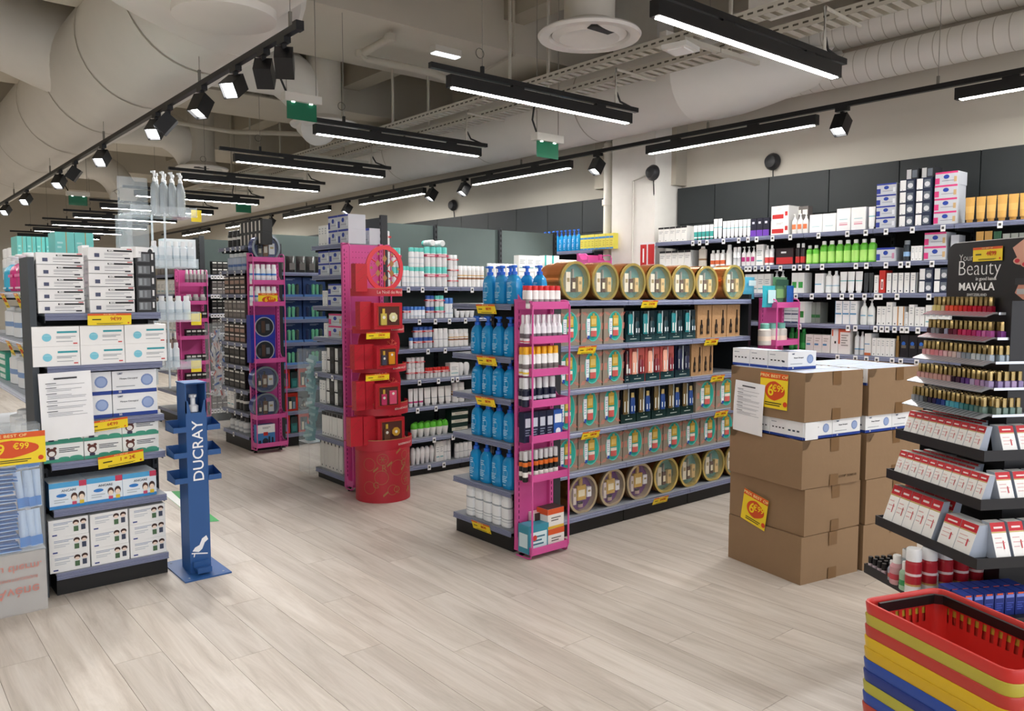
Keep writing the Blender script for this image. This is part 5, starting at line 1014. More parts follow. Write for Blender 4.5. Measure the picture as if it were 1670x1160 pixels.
# ---- side of the mask unit, facing the left aisle
FLs = FX(.71); ZLs = [.13, .42, .72, 1.045, 1.34, 1.615]
shelf_unit('side_shelving', 'side shelving of the left gondola with skincare bottles', FLs, -6.9, -4.98, ZLs, .5, (-5.9,), backtop=1.7, backcol='22262a', rails='b8bed0')
WLs = [s+' of the left aisle side' for s in ('bottom shelf', 'fifth shelf', 'fourth shelf', 'third shelf', 'second shelf', 'top shelf')]
pkp = mk_pump('pump_bottle', 'd8388a', 'eceef0', None, flat=.6, bands=[(.1, .16, 'f0d0e0'), (.5, .6, 'e87ab0')]); cyp = mk_pump('pump_bottle', '3fb8e0', 'eceef0', None, flat=.6, bands=[(.1, .16, 'd0ecf4')]); wpp = mk_pump('pump_bottle', 'e6edf6', 'e8eaec', None, flat=.6, bands=[(.3, .7, '5a9ae0')])
row(FLs, 1.615, WLs[5], [('pump_bottle', 'bottle', 'cyan pump bottle', 3, 12, 1, 417, cyp), ('pump_bottle', 'bottle', 'pink pump bottle', 12, 34, 2, 413, pkp), ('pump_bottle', 'bottle', 'white and blue pump bottle', 35, 44, 1, 415, wpp)])
row(FLs, 1.34, WLs[4], [('lotion_bottle', 'bottle', 'large white lotion bottle', 5, 30, 2, 500, mk_can('lotion_bottle', 'e8ebee', 'dfe4ea', [(.4, .6, '7f9cc8')], .12, .8, flat=.6, p=3)), ('pump_bottle', 'bottle', 'pale blue bottle at the corner', 31, 44, 1, 494, mk_can('pale_bottle', 'b4cfe6', 'd8e4ee', [(.3, .6, '9ac0e0')], .2, .6, flat=.7, p=3))])
row(FLs, 1.045, WLs[3], [('green_carton', 'carton', 'green and white carton', 0, 10, 1, 574, mk_box('green_carton', '3fa088', [(.1, .1, .9, .4, 'e0eae4'), (.1, .55, .9, .85, 'e0eae4')], .1), {'stack': 2}), ('lotion_bottle', 'bottle', 'large white lotion bottle', 12, 38, 2, 578, mk_can('lotion_bottle', 'e8ebee', 'dfe4ea', [(.4, .6, '7f9cc8')], .12, .8, flat=.6, p=3)), ('pale_bottle', 'bottle', 'pale blue bottle beside the grey panel', 38, 44, 1, 580, mk_can('pale_bottle', 'b4cfe6', 'd8e4ee', [(.3, .6, '9ac0e0')], .2, .6, flat=.7, p=3))])
row(FLs, .72, WLs[2], [('white_bottle', 'bottle', 'white bottle lying near the bin', 12, 40, 3, .14, mk_can('white_bottle', 'e4e8ec', 'eceef0', [], .2, .6))])
for px, li, z in ((3, 5, 0), (25, 5, 0), (12, 4, 0), (30, 4, 0)): price_card(FLs, px, ZLs[li]-.01, -.02, '9€90', f'small yellow price card at the {("edge", "corner", "far end", "near end")[(px > 20)+2*(li == 4)]} of the left aisle side shelf', .13, .09, .35)
# top stock of the left gondola
tw = mk_box('teal_carton', '6fc4bc', [(.55, 0, .6, 1, 'b0905a'), ('t', .1, .6, .4, .8, 2, 'a8dcd6')], .2)
b = MB(); b.box(.98, 1.3, 5.02, 6.85, 1.70, 1.715, m('8a9098')); part('top_board', b, bpy.data.objects['side_shelving'], tuple(-v for v in bpy.data.objects['side_shelving'].location))
FT = FY(5.55); row(FT, 1.716, 'top board of the left gondola', [('teal_carton', 'carton', 'film-wrapped turquoise carton', 92, 155, 2, 379, tw, {'fill': .98}), ('teal_carton', 'carton', 'turquoise carton further back', 30, 92, 4, 386, tw, {'d': .35})], .0)
row(FX(.98), 1.716, 'top board of the left gondola', [('cream_tub', 'tub', 'white pharmacy jar', 2, 44, 6, 401, mk_can('cream_tub', 'eceef0', 'f4f4f4', [(.3, .6, 'b8d0d4')], .3, .95))], .0)
# ---- bin of flat blue packs, bottom left
FB_ = FY(4.53); clear_bin('clear_bin', 'tall clear bin of flat blue refill packs beside the mask unit', FB_, .28, .70, 0, .1, .01, .955, low=.32)
o = bpy.data.objects['clear_bin.002']
b = MB(); b.box(.001, .419, .006, .012, 0, .315, m('c3bfbb', .35, alpha=.75)); part('lower_panel', b, o)
for s_, x, z, sz in (('Avène', .29, .12, .075), ('DERMATOLOGIQUE', .29, .185, .02), ('eau therm.', .28, .24, .055)):
    me = text_mesh(s_, sz, m('c8857c')).copy(); me.transform(Matrix.Translation((x, -.002, z)) @ Matrix.Scale(-1, 4, (0, 0, 1))); link('lettering', me, o)
def mk_flat(w, h):
    b = MB(); n = 8; vs = []
    for j, y in enumerate((0, .02, .06, .09)):
        for i in range(n+1):
            x = -w/2+w*i/n; z = h*(.5+.25*math.sin(i*1.3+j)); vs.append((x, y, z*(.3 if j in (0, 3) else 1)))
    for j, y in enumerate((0, .02, .06, .09)):
        for i in range(n+1): x = -w/2+w*i/n; vs.append((x, y, 0))
    m1 = n+1
    for j in range(3):
        b.add(vs, [(j*m1+i, j*m1+i+1, (j+1)*m1+i+1, (j+1)*m1+i) for i in range(n//2+1)], m('dfe8f2', .25), True)
    b = MB(); b.add(vs, [(j*m1+i, j*m1+i+1, (j+1)*m1+i+1, (j+1)*m1+i) for j in range(3) for i in range(5)], m('d6e2f0', .25), True)
    b.add(vs, [(j*m1+i, j*m1+i+1, (j+1)*m1+i+1, (j+1)*m1+i) for j in range(3) for i in range(5, n)], m('2f7fd0', .25), True)
    o_ = 4*m1; b.add(vs, [(i, o_+i, o_+i+1, i+1)[::-1] for i in range(n)], m('9ec0e6', .25))
    return [('refill_pack', b)]
mk_flat.__name__ = 'flat'
me = proto(mk_flat, .3, .02)
for k in range(25): put('refill_pack', 'pack', 'flat blue and white refill pack', 'clear bin by the mask unit', me, (.435+random.uniform(-.012, .012), 4.535, .325+.0205*k), 0, 'lying', (0, random.uniform(-.05, .05), random.uniform(-.02, .02)))
pu = mk_pouch('refill_pack', 'bcd2ec', [(.08, .05, .92, .3, '2f7fd0')], .03)
for k in range(3):
    for i in range(4): put('refill_pack', 'pack', 'upright blue refill pack', 'clear bin by the mask unit', proto(pu, .035, .19), (.607+.024*i, 4.545+.01*(i % 2), .33+.2*k), 0, ordinal(k), (0, random.uniform(-.12, .12), random.uniform(-.2, .2)))
price_card(FB_, 12, .92, -.006, '9€99', 'big yellow price card on the clear bin at the left edge', .32, .16, .02, big=True)
# ---- clear acrylic tower
t = thing('acrylic_tower', 'clear acrylic shelf tower behind the mask unit', 'display stand', (1.34, 5.25, 0)); ac = m('dfe9ee', .05, alpha=.22)
for z in (1.13, 1.435, 1.775, 2.10):
    b = MB(); b.box(0, .4, 0, .28, z-.008, z, ac); b.box(0, .4, -.003, 0, z-.012, z+.05, ac); b.box(.397, .4, 0, .28, z, z+.05, ac); part('acrylic_shelf', b, t)
for x, y in ((.2, .0), (.2, .27)): b = MB(); b.box(x-.006, x+.006, y, y+.008, 1.0, 2.12, m('dfe9ee', .05, alpha=.5)); part('acrylic_post', b, t)
b = MB(); b.box(-.02, .16, .2, .204, 1.6, 2.34, m('dfe9ee', .05, alpha=.15)); part('acrylic_panel', b, t)
b = MB(); b.box(-.02, .01, 0, .28, 1.0, 2.1, ac); part('acrylic_side', b, t); b = MB(); b.box(-.14, -.02, .1, .12, 1.1, 1.13, m('30343a')); b.box(-.14, -.02, .1, .12, 1.6, 1.63, m('30343a')); part('wall_bracket', b, t)
FA = FY(5.27); cb = mk_pump('gel_bottle', 'd4dde2', 'e6eaec', None, trans=.75, flat=.7, p=2.4)
def tw_(z, k, its): row(FA, z, k+' shelf of the clear tower', its, .0)
tw_(2.10, 'top', [('gel_bottle', 'bottle', 'clear hand gel pump bottle', 247, 303, 4, .27, cb), ('gel_bottle', 'bottle', 'clear hand gel pump bottle in the back row', 252, 305, 4, .27, cb, {'d': .1})])
pwb = mk_can('gel_bottle', 'e4ebf0', 'f0f2f4', [(.3, .6, 'c8d4dc')], .2, .7, flat=.7, p=3)
tw_(1.775, 'second', [('gel_bottle', 'bottle', 'white capped gel bottle', 247, 318, 6, .16, pwb), ('white_carton', 'carton', 'large white carton behind the gel bottles', 266, 322, 1, .185, mk_box('white_carton', 'e6ecf0', [('t', .2, .2, .8, .8, 4, 'c0ccd4')], .1), {'d': .13})])
tw_(1.435, 'third', [('gel_bottle', 'bottle', 'white gel bottle with arched label', 245, 313, 5, .155, pwb)])
tw_(1.13, 'bottom', [('gel_bottle', 'bottle', 'white gel bottle', 272, 295, 2, .16, pwb), ('brown_bottle', 'bottle', 'brown tinted bottle behind', 270, 292, 3, .22, mk_can('brown_bottle', '9a8078', 'd8d4d0', [], .2, .5, trans=.3), {'d': .15})])
for z, k in ((2.10, 'top'), (1.435, 'third'), (1.13, 'bottom')): price_card(FA, 320, z+.04, -.008, '', f'plain yellow card on the {k} shelf of the clear tower', .065, .075, .05, plain=True)
# ---- blue sanitiser post
t = thing('sanitiser_stand', 'blue metal hand sanitiser post with side trays and foot pedal', 'hand sanitiser stand', (1.475, 4.64, 0)); bl = m('2a5690', .4); bd = m('204880', .4)
b = MB(); b.box(-.125, .135, -.19, .22, 0, .008, bl); part('base_plate', b, t)
for x, y in ((-.09, -.15), (.1, -.15), (-.09, .18), (.1, .18)): b = MB(); b.lathe([(.006, .008), (.006, .011)], m('9aa4b4', metal=.6), 8, x, y); part('base_screw', b, t)
b = MB(); b.box(-.058, .058, -.075, .075, .008, .93, bl); part('post', b, t)
b = MB(); b.box(-.058, .058, .06, .075, .93, 1.095, bl); b.box(-.058, -.052, -.075, .06, .93, 1.095, bl); b.box(.052, .058, -.075, .06, .93, 1.095, bl); b.box(-.062, .062, -.078, .078, 1.095, 1.102, bl)
b.prism([(-.058, .93), (-.03, .93), (-.035, .955), (-.04, .98), (-.045, 1.0), (-.058, 1.0)], -.075, -.069, bl); b.prism([(.058, .93), (.058, 1.0), (.045, 1.0), (.04, .98), (.035, .955), (.03, .93)], -.075, -.069, bl); part('bottle_housing', b, t)
b = MB(); b.lathe([(.03, .932), (.03, .965), (.014, .975), (.014, 1.01), (.022, 1.015), (.022, 1.03)], m('e8eaec', .3), 14, 0, -.02); b.box(-.006, .006, -.06, -.02, 1.02, 1.028, m('e8eaec')); part('dispenser_pump', b, t)
for s in (-1, 1):
    for z in (.87, .725, .58):
        b = MB(); x0, x1 = (.058, .13) if s > 0 else (-.13, -.058)
        b.box(x0, x1, -.08, .06, z-.045, z-.041, bd); b.box(x0, x1, -.083, -.08, z-.045, z-.015, bl); b.box(x0, x1, .06, .063, z-.045, z+.01, bl); xo = x1 if s > 0 else x0
        b.face([(xo, -.083, z-.045), (xo, .063, z-.045), (xo, .063, z+.015), (xo, -.083, z-.015)], bl); part('side_tray', b, t)
me = text_mesh('DUCRAY', .085, m('f2f4f6'), off=.0005, sx=1.02).copy(); me.transform(Matrix.Translation((.006, -.0765, .71)) @ Matrix.Rotation(-math.pi/2, 4, 'Y')); link('lettering', me, t)
b = MB(); w_ = m('f0f2f4'); Y = -.0762
b.face([(-.045, Y, .135), (-.01, Y, .125), (.01, Y, .14), (.025, Y, .175), (.045, Y, .19), (.035, Y, .215), (.01, Y, .2), (-.005, Y, .165), (-.03, Y, .155)], w_); b.face([(-.05, Y, .12), (.04, Y, .105), (.04, Y, .112), (-.05, Y, .127)], w_); b.face([(-.04, Y, .1), (-.034, Y, .1), (-.03, Y, .12), (-.036, Y, .12)], w_); part('foot_pictogram', b, t)
b = MB(); b.box(-.04, .04, -.14, -.075, .03, .045, bd); b.box(-.04, .04, -.145, -.14, .02, .05, bl); b.box(-.045, .045, -.1, -.075, .045, .075, bl); part('foot_pedal', b, t)
# ---- green floor marking
q = [P(x, y, Z=.0012) for x, y in ((268, 803), (293, 803), (357, 850), (268, 853))]
q = [P(x, y, Z=.0012) for x, y in ((262, 802), (293, 801), (358, 850), (325, 853))]
b = MB(); b.face([tuple(v) for v in (q[0], q[3], q[2], q[1])], m('2f9a50', .5)); c = [q[0].lerp(q[3], .0), q[0].lerp(q[1], .55), q[3].lerp(q[2], .3), q[3].lerp(q[2], .05)]
for v in c: v.z = .0018
b.face([tuple(v) for v in (c[0], c[3], c[2], c[1])], m('eef0ee')); tag(part('floor_marking', b, None), 'green and white floor marking beside the blue sanitiser post', 'floor sticker')
# ================================================================ wall shelving
FW = FX(6.1); ZW = [.12, .37, .62, .87, 1.12, 1.36, 1.61, 1.85, 2.105]
TW = {8: (1130, 1141, 1153, 1180, 1205, 1220, 1234, 1260, 1289, 1335, 1382, 1412, 1445, 1488, 1538, 1631), 7: (1206, 1217, 1223, 1232, 1243, 1253, 1273, 1295, 1305, 1317, 1341, 1396, 1413, 1445, 1469, 1481, 1520), 6: (1298, 1324, 1352, 1373, 1389, 1410, 1429, 1436, 1463, 1515), 5: (1304, 1383, 1395, 1428, 1438, 1447, 1459, 1471, 1479, 1497), 4: (1366, 1395, 1413, 1430, 1455, 1469, 1495)}
shelf_unit('wall_shelving', 'long dark wall shelving of hair care products', FW, -5.12, -.9, ZW, .37, (-3.54, -2.96, -2.37, -1.7), tags=TW, backcol='141516', backtop=2.15)
WW = ['bottom wall shelf', 'eighth wall shelf', 'seventh wall shelf', 'sixth wall shelf', 'fifth wall shelf', 'fourth wall shelf', 'third wall shelf', 'second wall shelf', 'top wall shelf']
def bx(nm, c, *d, depth=.12, **k): return mk_box(nm, c, list(d), depth, **k)
cap5 = bx('white_carton', 'ebe9e4', (0, .88, 1, 1, '15171a'), ('t', .15, .55, .85, .75, 2, 'b4b4b4'), ('o', .35, .1, .03, '202020'))
pump_w = mk_pump('pump_bottle', 'f2f2f0', 'f4f4f2', None, flat=.75, bands=[(.3, .62, 'e07a4a')]); pump_p = mk_pump('pump_bottle', 'f2f0f0', 'f2f2f2', None, flat=.75, bands=[(.3, .6, 'b8327a')]); pump_g = mk_pump('pump_bottle', 'eef1f0', 'e8eaea', None, flat=.75, bands=[(.45, .5, '6ab0d0')])
tt = mk_tube('cream_tube', 'f2f3f3', '2f9a90', [(.1, .5, '3aa098')]); tw2 = mk_tube('cream_tube', 'f1f2f2', 'f0f0f0', [(.5, .55, '7fc4c8')], .1); gold = mk_tube('gold_tube', 'c79a4e', 'b8883e', [(.3, .6, 'cfa65e')], .13, .55)
grn = mk_can('green_bottle', '6ed03f', 'f4f6f2', [(.1, .72, 'b4e67a')], .16, .55, .1, trans=.15)
row(FW, ZW[8], WW[8], [('white_carton', 'carton', 'white carton with black top', 1073, 1120, 5, 370, cap5), ('cream_tube', 'tube', 'white and teal cream tube', 1130, 1162, 5, 367, tt), ('cream_tube', 'tube', 'tall white tube', 1162, 1176, 2, 357, tw2), ('cream_tube', 'tube', 'white tube with teal line', 1177, 1223, 7, 359, tw2), ('purple_carton', 'carton', 'black and purple carton', 1223, 1254, 3, 356, bx('purple_carton', '18182a', (0, 0, 1, .35, '6a3aa8'), (.3, .7, .7, .82, 'd8d8e0'))), ('red_carton', 'carton', 'white and red anti-hair-loss carton', 1256, 1286, 1, 336, bx('red_carton', 'f0efec', (.06, .12, .72, .42, 'c02a2a'), (.8, .3, .95, .6, 'c02a2a'), ('t', .3, .7, .7, .85, 2, 'b0a8a8'), top='8a1a1a', depth=.2), {'stack': 2}), ('pump_bottle', 'bottle', 'white bottle with orange label', 1290, 1317, 3, 348, pump_w), ('white_carton', 'carton', 'grey backed carton behind the bottles', 1286, 1317, 3, 337, gry_c, {'d': .15}), ('white_carton', 'carton', 'plain wide white carton', 1319, 1363, 2, 349, bx('white_carton', 'f4f5f5', ('t', .2, .3, .8, .36, 1, '9ac8d0'))), ('white_carton', 'carton', 'taller white carton with pink lettering', 1363, 1411, 2, 339, bx('white_carton', 'f4f5f5', ('t', .2, .48, .8, .54, 1, '9ac8d0'), (.2, .25, .8, .3, 'd88aa0'), (.2, .34, .8, .36, 'd88aa0'))), ('cream_tube', 'tube', 'white upright tube beside the blue cartons', 1414, 1426, 1, 337, tw2), ('hair_carton', 'carton', 'blue and white hair colour carton', 1427, 1460, 1, 299, ph_b, {'stack': 4}), ('gift_carton', 'carton', 'navy carton with white panel', 1464, 1518, 2, 291, mk_box('gift_carton', '1c2844', [(.04, .06, .42, .94, 'f0f0f0'), (.5, .15, .9, .85, '6a727c'), ('o', .7, .45, .22, 'd8dade'), ('o', .2, .12, .03, '1c2844')], .14), {'stack': 4}), ('gift_carton', 'carton', 'navy carton on top of the navy stack', 1475, 1525, 2, .08, mk_box('gift_carton', '2a2c30', [(.04, .06, .42, .94, 'c8c8c8'), (.5, .15, .9, .85, '6a727c')], .14), {'up': FW.z(291, FW.s(1491, 2.1, .025), .025)-2.105, 'd': .03, 'fill': .8}), ('hair_carton', 'carton', 'pink and white hair colour carton', 1521, 1560, 1, 280, ph_p, {'stack': 4}), ('gold_tube', 'tube', 'large gold cream tube', 1571, 1678, 6, 318, gold)], .025)
row(FW, ZW[7], WW[7], [('white_carton', 'carton', 'white carton with dark top', 1075, 1126, 5, 409, cap5), ('beige_bottle', 'bottle', 'beige flat bottle', 1137, 1150, 1, 402, mk_can('beige_bottle', 'c8c0b4', 'd8d4cc', [(.4, .5, '8a6a4a')], .1, .5, flat=.5, p=3)), ('white_bottle', 'bottle', 'white bottle with orange squares', 1156, 1180, 3, 408, mk_can('white_bottle', 'f0efec', 'f4f4f2', [(.2, .5, 'd8683a')], .15, .5)), ('white_bottle', 'bottle', 'tall tapering white bottle', 1181, 1191, 1, 399, mk_can('white_bottle', 'f2f1ee', 'f4f4f2', [], .2, .6, .2)), ('white_spray', 'bottle', 'slim white bottle', 1194, 1206, 2, 403, c_wh), ('pump_bottle', 'bottle', 'white pump bottle with magenta label', 1208, 1231, 3, 402, pump_p), ('white_carton', 'carton', 'tall white carton', 1232, 1244, 1, 399, wbx), ('white_bottle', 'bottle', 'white bottle with red label', 1245, 1260, 2, 400, mk_can('white_bottle', 'f2f2f2', 'f4f4f4', [(.15, .5, 'd84a48')], .15, .5)), ('red_carton', 'carton', 'black and red shampoo carton', 1264, 1294, 1, 405, bx('red_carton', '2a1c20', (.02, .05, .98, .45, 'c02a2e'), (.3, .7, .6, .8, 'd8d8d8'))), ('red_bottle', 'bottle', 'red and black bottle', 1295, 1311, 2, 397, mk_can('red_bottle', '2a2426', 'e0e0e0', [(.1, .5, 'c8322e')], .2, .6)), ('green_bottle', 'bottle', 'small bright green bottle', 1312, 1333, 2, 400, grn), ('green_bottle', 'bottle', 'large bright green bottle', 1334, 1426, 7, 391, grn), ('hair_carton', 'carton', 'blue and pink hair colour carton', 1428, 1460, 1, 404, phy('2a3c9a', 'c88aa8')), ('dark_bottle', 'bottle', 'dark bottle with blue label', 1470, 1482, 1, 392, mk_can('dark_bottle', '2c343c', '8a929a', [(.3, .6, '8ab0d8')], .2, .8)), ('slim_carton', 'carton', 'slim white carton', 1485, 1503, 3, 401, slim), ('hair_carton', 'carton', 'pink and white hair colour carton', 1505, 1543, 1, 379, ph_p, {'stack': 2}), ('slim_carton', 'carton', 'grey and blue slim carton', 1549, 1563, 1, 383, bx('slim_carton', 'b8bcc4', ('e', .5, .3, .3, .08, '1f3f9c'))), ('gold_tube', 'tube', 'gold tube', 1588, 1616, 2, 377, gold), ('green_tube', 'tube', 'dark green squat tube', 1617, 1631, 1, 377, mk_tube('green_tube', '1f5a3a', '1a4a30')), ('clear_tube', 'tube', 'pale clear tube', 1632, 1672, 3, 380, mk_tube('clear_tube', 'a8aea8', '8a908a'))], .025)
row(FW, ZW[6], WW[6], [('white_carton', 'carton', 'white carton above the teal pouch', 1214, 1256, 4, 447, wbx), ('pump_bottle', 'bottle', 'white pump bottle with silver top', 1259, 1279, 2, 441, mk_pump('pump_bottle', 'eef0ee', 'c8cacc', None, flat=.75)), ('white_carton', 'carton', 'white carton with green square', 1290, 1311, 2, 445, bx('white_carton', 'f2f3f1', (.1, .25, .8, .55, '3fa04a'))), ('white_carton', 'carton', 'plain carton with pale blue line', 1328, 1342, 1, 446, bx('white_carton', 'f3f4f4', (.0, .42, .8, .47, '5aa8d0'))), ('pump_bottle', 'bottle', 'white bottle with blue line', 1343, 1366, 2, 442, mk_can('pump_bottle', 'f3f4f4', 'f0f2f2', [(.42, .46, '6ab0d0')], .15, .4, .1)), ('cream_tube', 'tube', 'broad white tube', 1367, 1405, 3, 443, tw2), ('dark_tube', 'tube', 'charcoal tube', 1407, 1423, 2, 445, mk_tube('dark_tube', '34383c', '2a2e32')), ('slim_carton', 'carton', 'short slim white carton', 1425, 1432, 1, 449, slim), ('slim_carton', 'carton', 'red slim carton with white bottle print', 1433, 1443, 1, 441, bx('slim_carton', 'c83028', (.3, .15, .7, .6, 'f0e8e4'), (.4, .2, .6, .5, '8a2a20'))), ('slim_carton', 'carton', 'white and navy slim carton', 1445, 1494, 5, 445, bx('slim_carton', 'f1f1ef', (.85, 0, 1, 1, '1c2844'), ('o', .4, .1, .035, '22303a'), ('t', .2, .6, .7, .9, 3, 'c0c0c4'))), ('gift_carton', 'carton', 'navy carton with white panel', 1497, 1546, 2, 437, mk_box('gift_carton', '1c2844', [(.04, .06, .42, .94, 'f0f0f0'), (.5, .15, .9, .85, '6a727c'), ('o', .7, .4, .2, 'd8dade')], .14), {'stack': 2})], .025)
row(FW, ZW[5], WW[5], [('white_carton', 'carton', 'navy edged white carton', 1268, 1301, 3, 500, bx('white_carton', 'eef0f2', (0, 0, 1, .14, '1c3060'), (0, .45, 1, .5, '1c3060')), {'stack': 2}), ('white_carton', 'carton', 'white carton with green square', 1302, 1312, 1, 492, bx('white_carton', 'f2f3f1', (.1, .25, .8, .55, '3fa04a'))), ('grey_carton', 'carton', 'shaded carton with green band', 1313, 1337, 3, 493, bx('grey_carton', '9aa098', (0, .25, 1, .4, '3a7a44')), {'d': .1}), ('white_carton', 'carton', 'white carton with blue band', 1361, 1397, 3, 491, bx('white_carton', 'eff1f2', (0, .42, .9, .48, '4a90c0'), ('t', .15, .6, .8, .9, 3, 'b0bcc4'), (.0, 0, .06, 1, '7aa8cc'))), ('pump_bottle', 'bottle', 'white pump bottle with blue line', 1401, 1425, 2, 488, pump_g), ('slim_carton', 'carton', 'slim white carton', 1429, 1444, 2, 500, slim), ('slim_carton', 'carton', 'taller white carton', 1444, 1454, 1, 493, slim), ('slim_carton', 'carton', 'white carton with orange edge', 1455, 1474, 2, 500, bx('slim_carton', 'f0efec', (.82, 0, 1, 1, 'c8883a'), ('o', .4, .1, .035, '22303a'))), ('slim_carton', 'carton', 'shortest slim carton', 1475, 1480, 1, 509, slim), ('slim_carton', 'carton', 'cream tall carton', 1481, 1490, 1, 497, slim), ('slim_carton', 'carton', 'cream broad carton', 1491, 1507, 2, 501, slim), ('white_carton', 'carton', 'white carton behind the nail polish', 1508, 1549, 4, .16, wbx)], .025)  # grey green-banded cartons carry the shade of side faces in their colour
row(FW, ZW[4], WW[4], [('green_bottle', 'bottle', 'dark green tall bottle', 1284, 1312, 3, 535, mk_can('green_bottle', '1f7a34', '2a9a44', [(.2, .5, '3aa850')], .15, .6, .1)), ('white_carton', 'carton', 'cream carton with blue label', 1313, 1353, 3, 546, bx('white_carton', 'eeece8', (.1, .4, .6, .5, '4a90c0'), ('t', .2, .6, .8, .85, 2, 'c0bcb4'))), ('white_carton', 'carton', 'two-for-one white carton', 1354, 1366, 1, 536, bx('white_carton', 'f0efec', (.1, .7, .3, .95, 'd8603a'), (.5, .4, .75, .5, '222222'))), ('orange_carton', 'carton', 'white and coral carton', 1366, 1386, 1, 537, bx('orange_carton', 'ece8e4', (0, .4, .14, 1, 'e0684a'), (0, .88, 1, 1, 'e0684a'), ('t', .25, .3, .85, .8, 5, '9a9490'))), ('white_bottle', 'bottle', 'grey-white bottle with blue label', 1391, 1408, 2, 541, mk_can('white_bottle', 'd8dadc', 'c8cacc', [(.3, .36, '5a9ac8')], .15, .4, .1)), ('white_carton', 'carton', 'white carton with orange foot', 1409, 1420, 1, 544, bx('white_carton', 'e8e8e6', (0, 0, 1, .12, 'c8683a'), (0, .5, .8, .54, '5a9ac8'))), ('slim_carton', 'carton', 'slim cream carton', 1421, 1458, 5, 552, slim), ('amber_bottle', 'bottle', 'slim amber bottle', 1459, 1465, 1, 548, mk_can('amber_bottle', '8a6a3a', 'c8a860', [], .2, .6)), ('dark_display', 'display box', 'black display box with blue logos', 1467, 1510, 3, 547, bx('dark_display', '1c1a20', ('e', .4, .62, .22, .09, '2a6ac8'), (.15, .42, .7, .55, '6a6258')))], .025)
row(FW, ZW[3], WW[3], [('white_carton', 'carton', 'white carton low on the wall', 1330, 1490, 9, .17, wbx)], .025)
# ---- wall shelving beyond the pillar
FW2 = FX(6.1); shelf_unit('wall_shelving', 'wall shelving beyond the white pillar with sun care cartons', FW2, -13, -5.98, [.12, .6, 1.1, 1.36, 1.61, 1.85, 2.075], .37, (-7.5, -9, -10.5), backcol='1c1f20', backtop=2.1)
row(FW2, 2.075, 'top wall shelf beyond the pillar', [('yellow_carton', 'carton', 'yellow sun care carton', 946, 1000, 9, 382, bx('yellow_carton', 'e6dc5c', (0, .7, 1, .82, '3a8ad0'), (0, 0, 1, .1, '3a8ad0'), ('t', .2, .2, .8, .6, 3, 'c8b840'))), ('pump_bottle', 'bottle', 'blue capped bottle behind the back panel', 884, 945, 9, 376, pb)], .025)
# ================================================================ stacked shipping cartons
kr = m('8f7457', .7, bump=.12, scale=14, var=.05); kt = m('7a5c3c', .35, var=.03)
def shipping(name, label, x, y, z, w, d, h, rz, open_=False, seams=True):
    """corrugated carton, origin at its near corner; w along the right-hand face, d along the left-hand face"""
    t = thing(name, label, 'cardboard carton', (x, y, z), rz, 'stacked shipping cartons'); b = MB(); n = 7
    random.seed(int(z*100)+int(x*10))
    def wave(i, k): return random.uniform(-.003, .003) if 0 < i < n and k else 0
    th = .006
    P0 = [(0, 0), (w, 0), (w, d), (0, d)]
    for k in range(4):
        (xa, ya), (xb, yb) = P0[k], P0[(k+1) % 4]; nx, ny = (yb-ya), -(xb-xa); L = math.hypot(nx, ny); nx, ny = nx/L, ny/L; vs = []
        for j in range(4):
            for i in range(n+1):
                f = i/n; o = .004*math.sin(math.pi*f)*math.sin(math.pi*j/3)+(wave(i, 1) if j in (1, 2) else 0)
                vs.append((xa+(xb-xa)*f+nx*o, ya+(yb-ya)*f+ny*o, h*j/3+(random.uniform(-.004, .0) if (j == 3 and 0 < i < n) else 0)))
        b.add(vs, [(j*(n+1)+i, j*(n+1)+i+1, (j+1)*(n+1)+i+1, (j+1)*(n+1)+i) for j in range(3) for i in range(n)], kr, True)
    b.quad((0, 0, .002), (0, d, .002), (w, d, .002), (w, 0, .002), kr)
    part('carton_body', b, t)
    if not open_:
        for y0, y1 in ((0, d/2-.002), (d/2+.002, d)): b = MB(); b.box(.001, w-.001, y0+.001, y1-.001, h-.006, h-.001, kr); part('flap', b, t)
    else:
        for a in ((0, .004, 0, d), (w-.004, w, 0, d), (0, w, 0, .004), (0, w, d-.004, d)): b = MB(); b.box(*a, h-.05, h+.0, kr); part('cut_edge', b, t)
        b = MB(); b.box(.004, w-.004, .004, d-.004, h-.1, h-.095, kr); part('inner_floor', b, t)
    b = MB(); c = w*.53
    b.box(c-.034, c+.034, -.0055, -.0045, h-.075, h+.001, kt); b.box(c-.034, c+.034, -.0055, -.0045, 0, .065, kt)
    if not open_: b.box(c-.034, c+.034, 0, d, h-.0008, h+.0006, kt)
    part('packing_tape', b, t)
    return t
RZ = math.radians(-11); cA = (3.94, 2.25)
def stk(rz, x, y, u, v): return (x+u*math.cos(rz)-v*math.sin(rz), y+u*math.sin(rz)+v*math.cos(rz))
lv = [(0, .268), (.27, .263), (.535, .268), (.905, .27)]; nm4 = ('bottom', 'second lowest', 'third lowest', 'top')
for k, (z, h) in enumerate(lv):
    o = (.0, .018, -.012, -.006)[k]; x, y = stk(RZ+.02*(k % 2), *cA, o, .0)
    t = shipping('shipping_carton', f'{nm4[k]} brown carton of the near stack beside the gift gondola', x, y, z, .47, .55, h, RZ+(.0, .025, -.01, .0)[k], open_=(k >= 2))
    if k == 2: me = text_mesh('LOT№ 20200518', .02, m('4a3420'), off=-.0002); link('printed_lettering', me, t, (.36, -.006, .045))
cB = stk(RZ, *cA, .50, -.01)
for k, (z, h) in enumerate(lv):
    x, y = stk(RZ, *cB, (.0, .01, .0, .006)[k], 0); shipping('shipping_carton', f'{nm4[k]} brown carton of the second stack behind the nail stand', x, y, z, .5, .55, h, RZ+(.0, -.01, .015, 0)[k], open_=(k >= 2))
